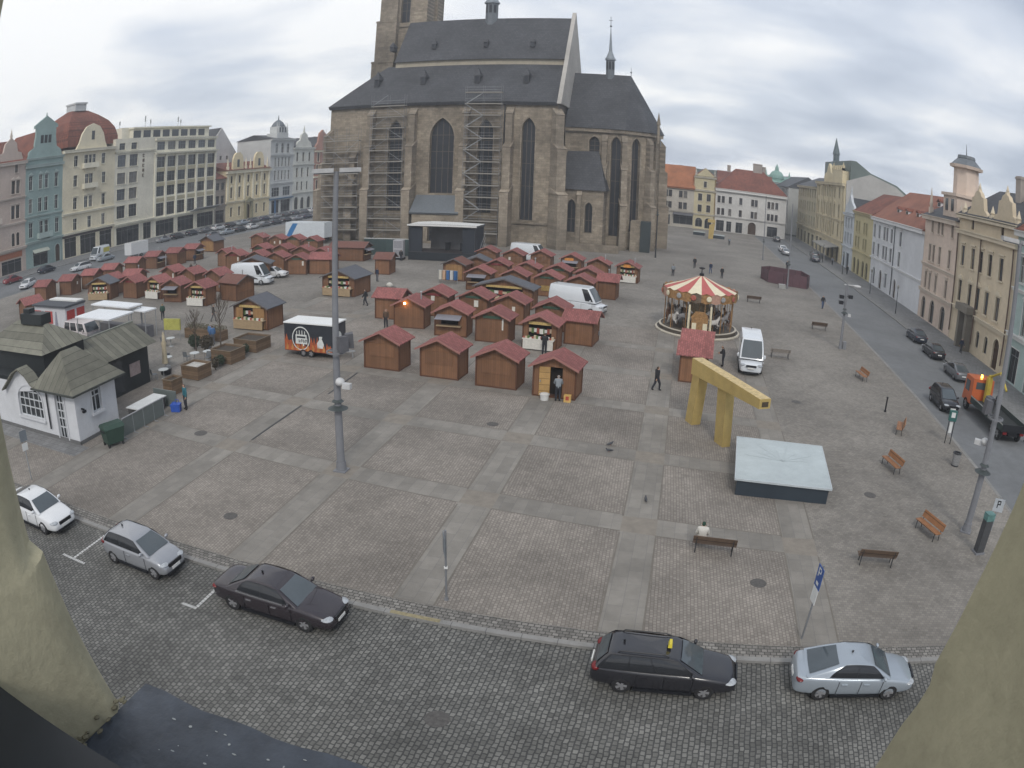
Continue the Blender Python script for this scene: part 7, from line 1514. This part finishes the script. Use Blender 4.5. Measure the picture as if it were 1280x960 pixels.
k = e.new(.76); k.color = (6.9,7.45,8.4,1)
mi = nd(nt, 'ShaderNodeMix', data_type='RGBA'); mi.inputs[0].default_value = .9; L(sky.outputs[0], mi.inputs[6]); L(cr.outputs[0], mi.inputs[7]); L(mi.outputs[2], bg.inputs['Color'])
sl = bpy.data.lights.new('sun', 'SUN'); sl.energy = 1.4; sl.angle = rad(14); sl.color = (1,.96,.9); so = bpy.data.objects.new('sun', sl); COL.objects.link(so)
sd = Vector((sin(rad(AZ))*cos(rad(EL)), cos(rad(AZ))*cos(rad(EL)), sin(rad(EL)))); so.rotation_euler = sd.to_track_quat('Z','Y').to_euler(); so.location = (0,-20,60)
HAZE = .0009
if HAZE:
    mb = MB(); mb.box(-330,330,-60,330,-3,75); o = mb.obj('haze', None, None); o.data.materials.clear()
    m = bpy.data.materials.new('haze'); m.use_nodes = True; nt = m.node_tree; nt.nodes.clear(); v = nd(nt, 'ShaderNodeVolumePrincipled'); v.inputs['Color'].default_value = (.86,.9,.95,1); v.inputs['Density'].default_value = HAZE; v.inputs['Anisotropy'].default_value = .3; ou = nd(nt, 'ShaderNodeOutputMaterial'); nt.links.new(v.outputs[0], ou.inputs['Volume']); o.data.materials.append(m); tag(o, kind='stuff')
cam = bpy.data.cameras.new('camera'); co = bpy.data.objects.new('camera', cam); COL.objects.link(co); SC.camera = co
yaw, pitch, roll, f, k3 = .219888910, .302437746, .0360485940, 926.579285, .184293252
cam.type = 'PANO'; cam.panorama_type = 'FISHEYE_LENS_POLYNOMIAL'; cam.sensor_width = 36; cam.sensor_height = 27; cam.fisheye_fov = rad(170)
s = 1280/36/f
cam.fisheye_polynomial_k0 = 0; cam.fisheye_polynomial_k1 = -s; cam.fisheye_polynomial_k2 = 0; cam.fisheye_polynomial_k3 = -k3*s**3; cam.fisheye_polynomial_k4 = 0
cam.clip_start = .02; cam.clip_end = 4000
cols = []
for c in ((1,0,0),(0,1,0),(0,0,1)):
    x, y, z = c; x, y = cos(roll)*x-sin(roll)*y, sin(roll)*x+cos(roll)*y
    fz = z*cos(pitch)+y*sin(pitch); up = y*cos(pitch)-z*sin(pitch); cols.append((x*cos(yaw)-fz*sin(yaw), fz*cos(yaw)+x*sin(yaw), up))
m4 = Matrix((cols[0], cols[1], [-a for a in cols[2]])).transposed().to_4x4(); m4.translation = (0,0,14.6); co.matrix_world = m4
SC.view_settings.view_transform = 'Standard'; SC.view_settings.look = 'None'; SC.view_settings.exposure = .16; SC.view_settings.gamma = 1
SC.cycles.max_bounces = 6; SC.cycles.diffuse_bounces = 3; SC.cycles.glossy_bounces = 2; SC.cycles.transmission_bounces = 2; SC.cycles.volume_bounces = 0
for me in list(bpy.data.meshes):
    if me.users == 0: bpy.data.meshes.remove(me)
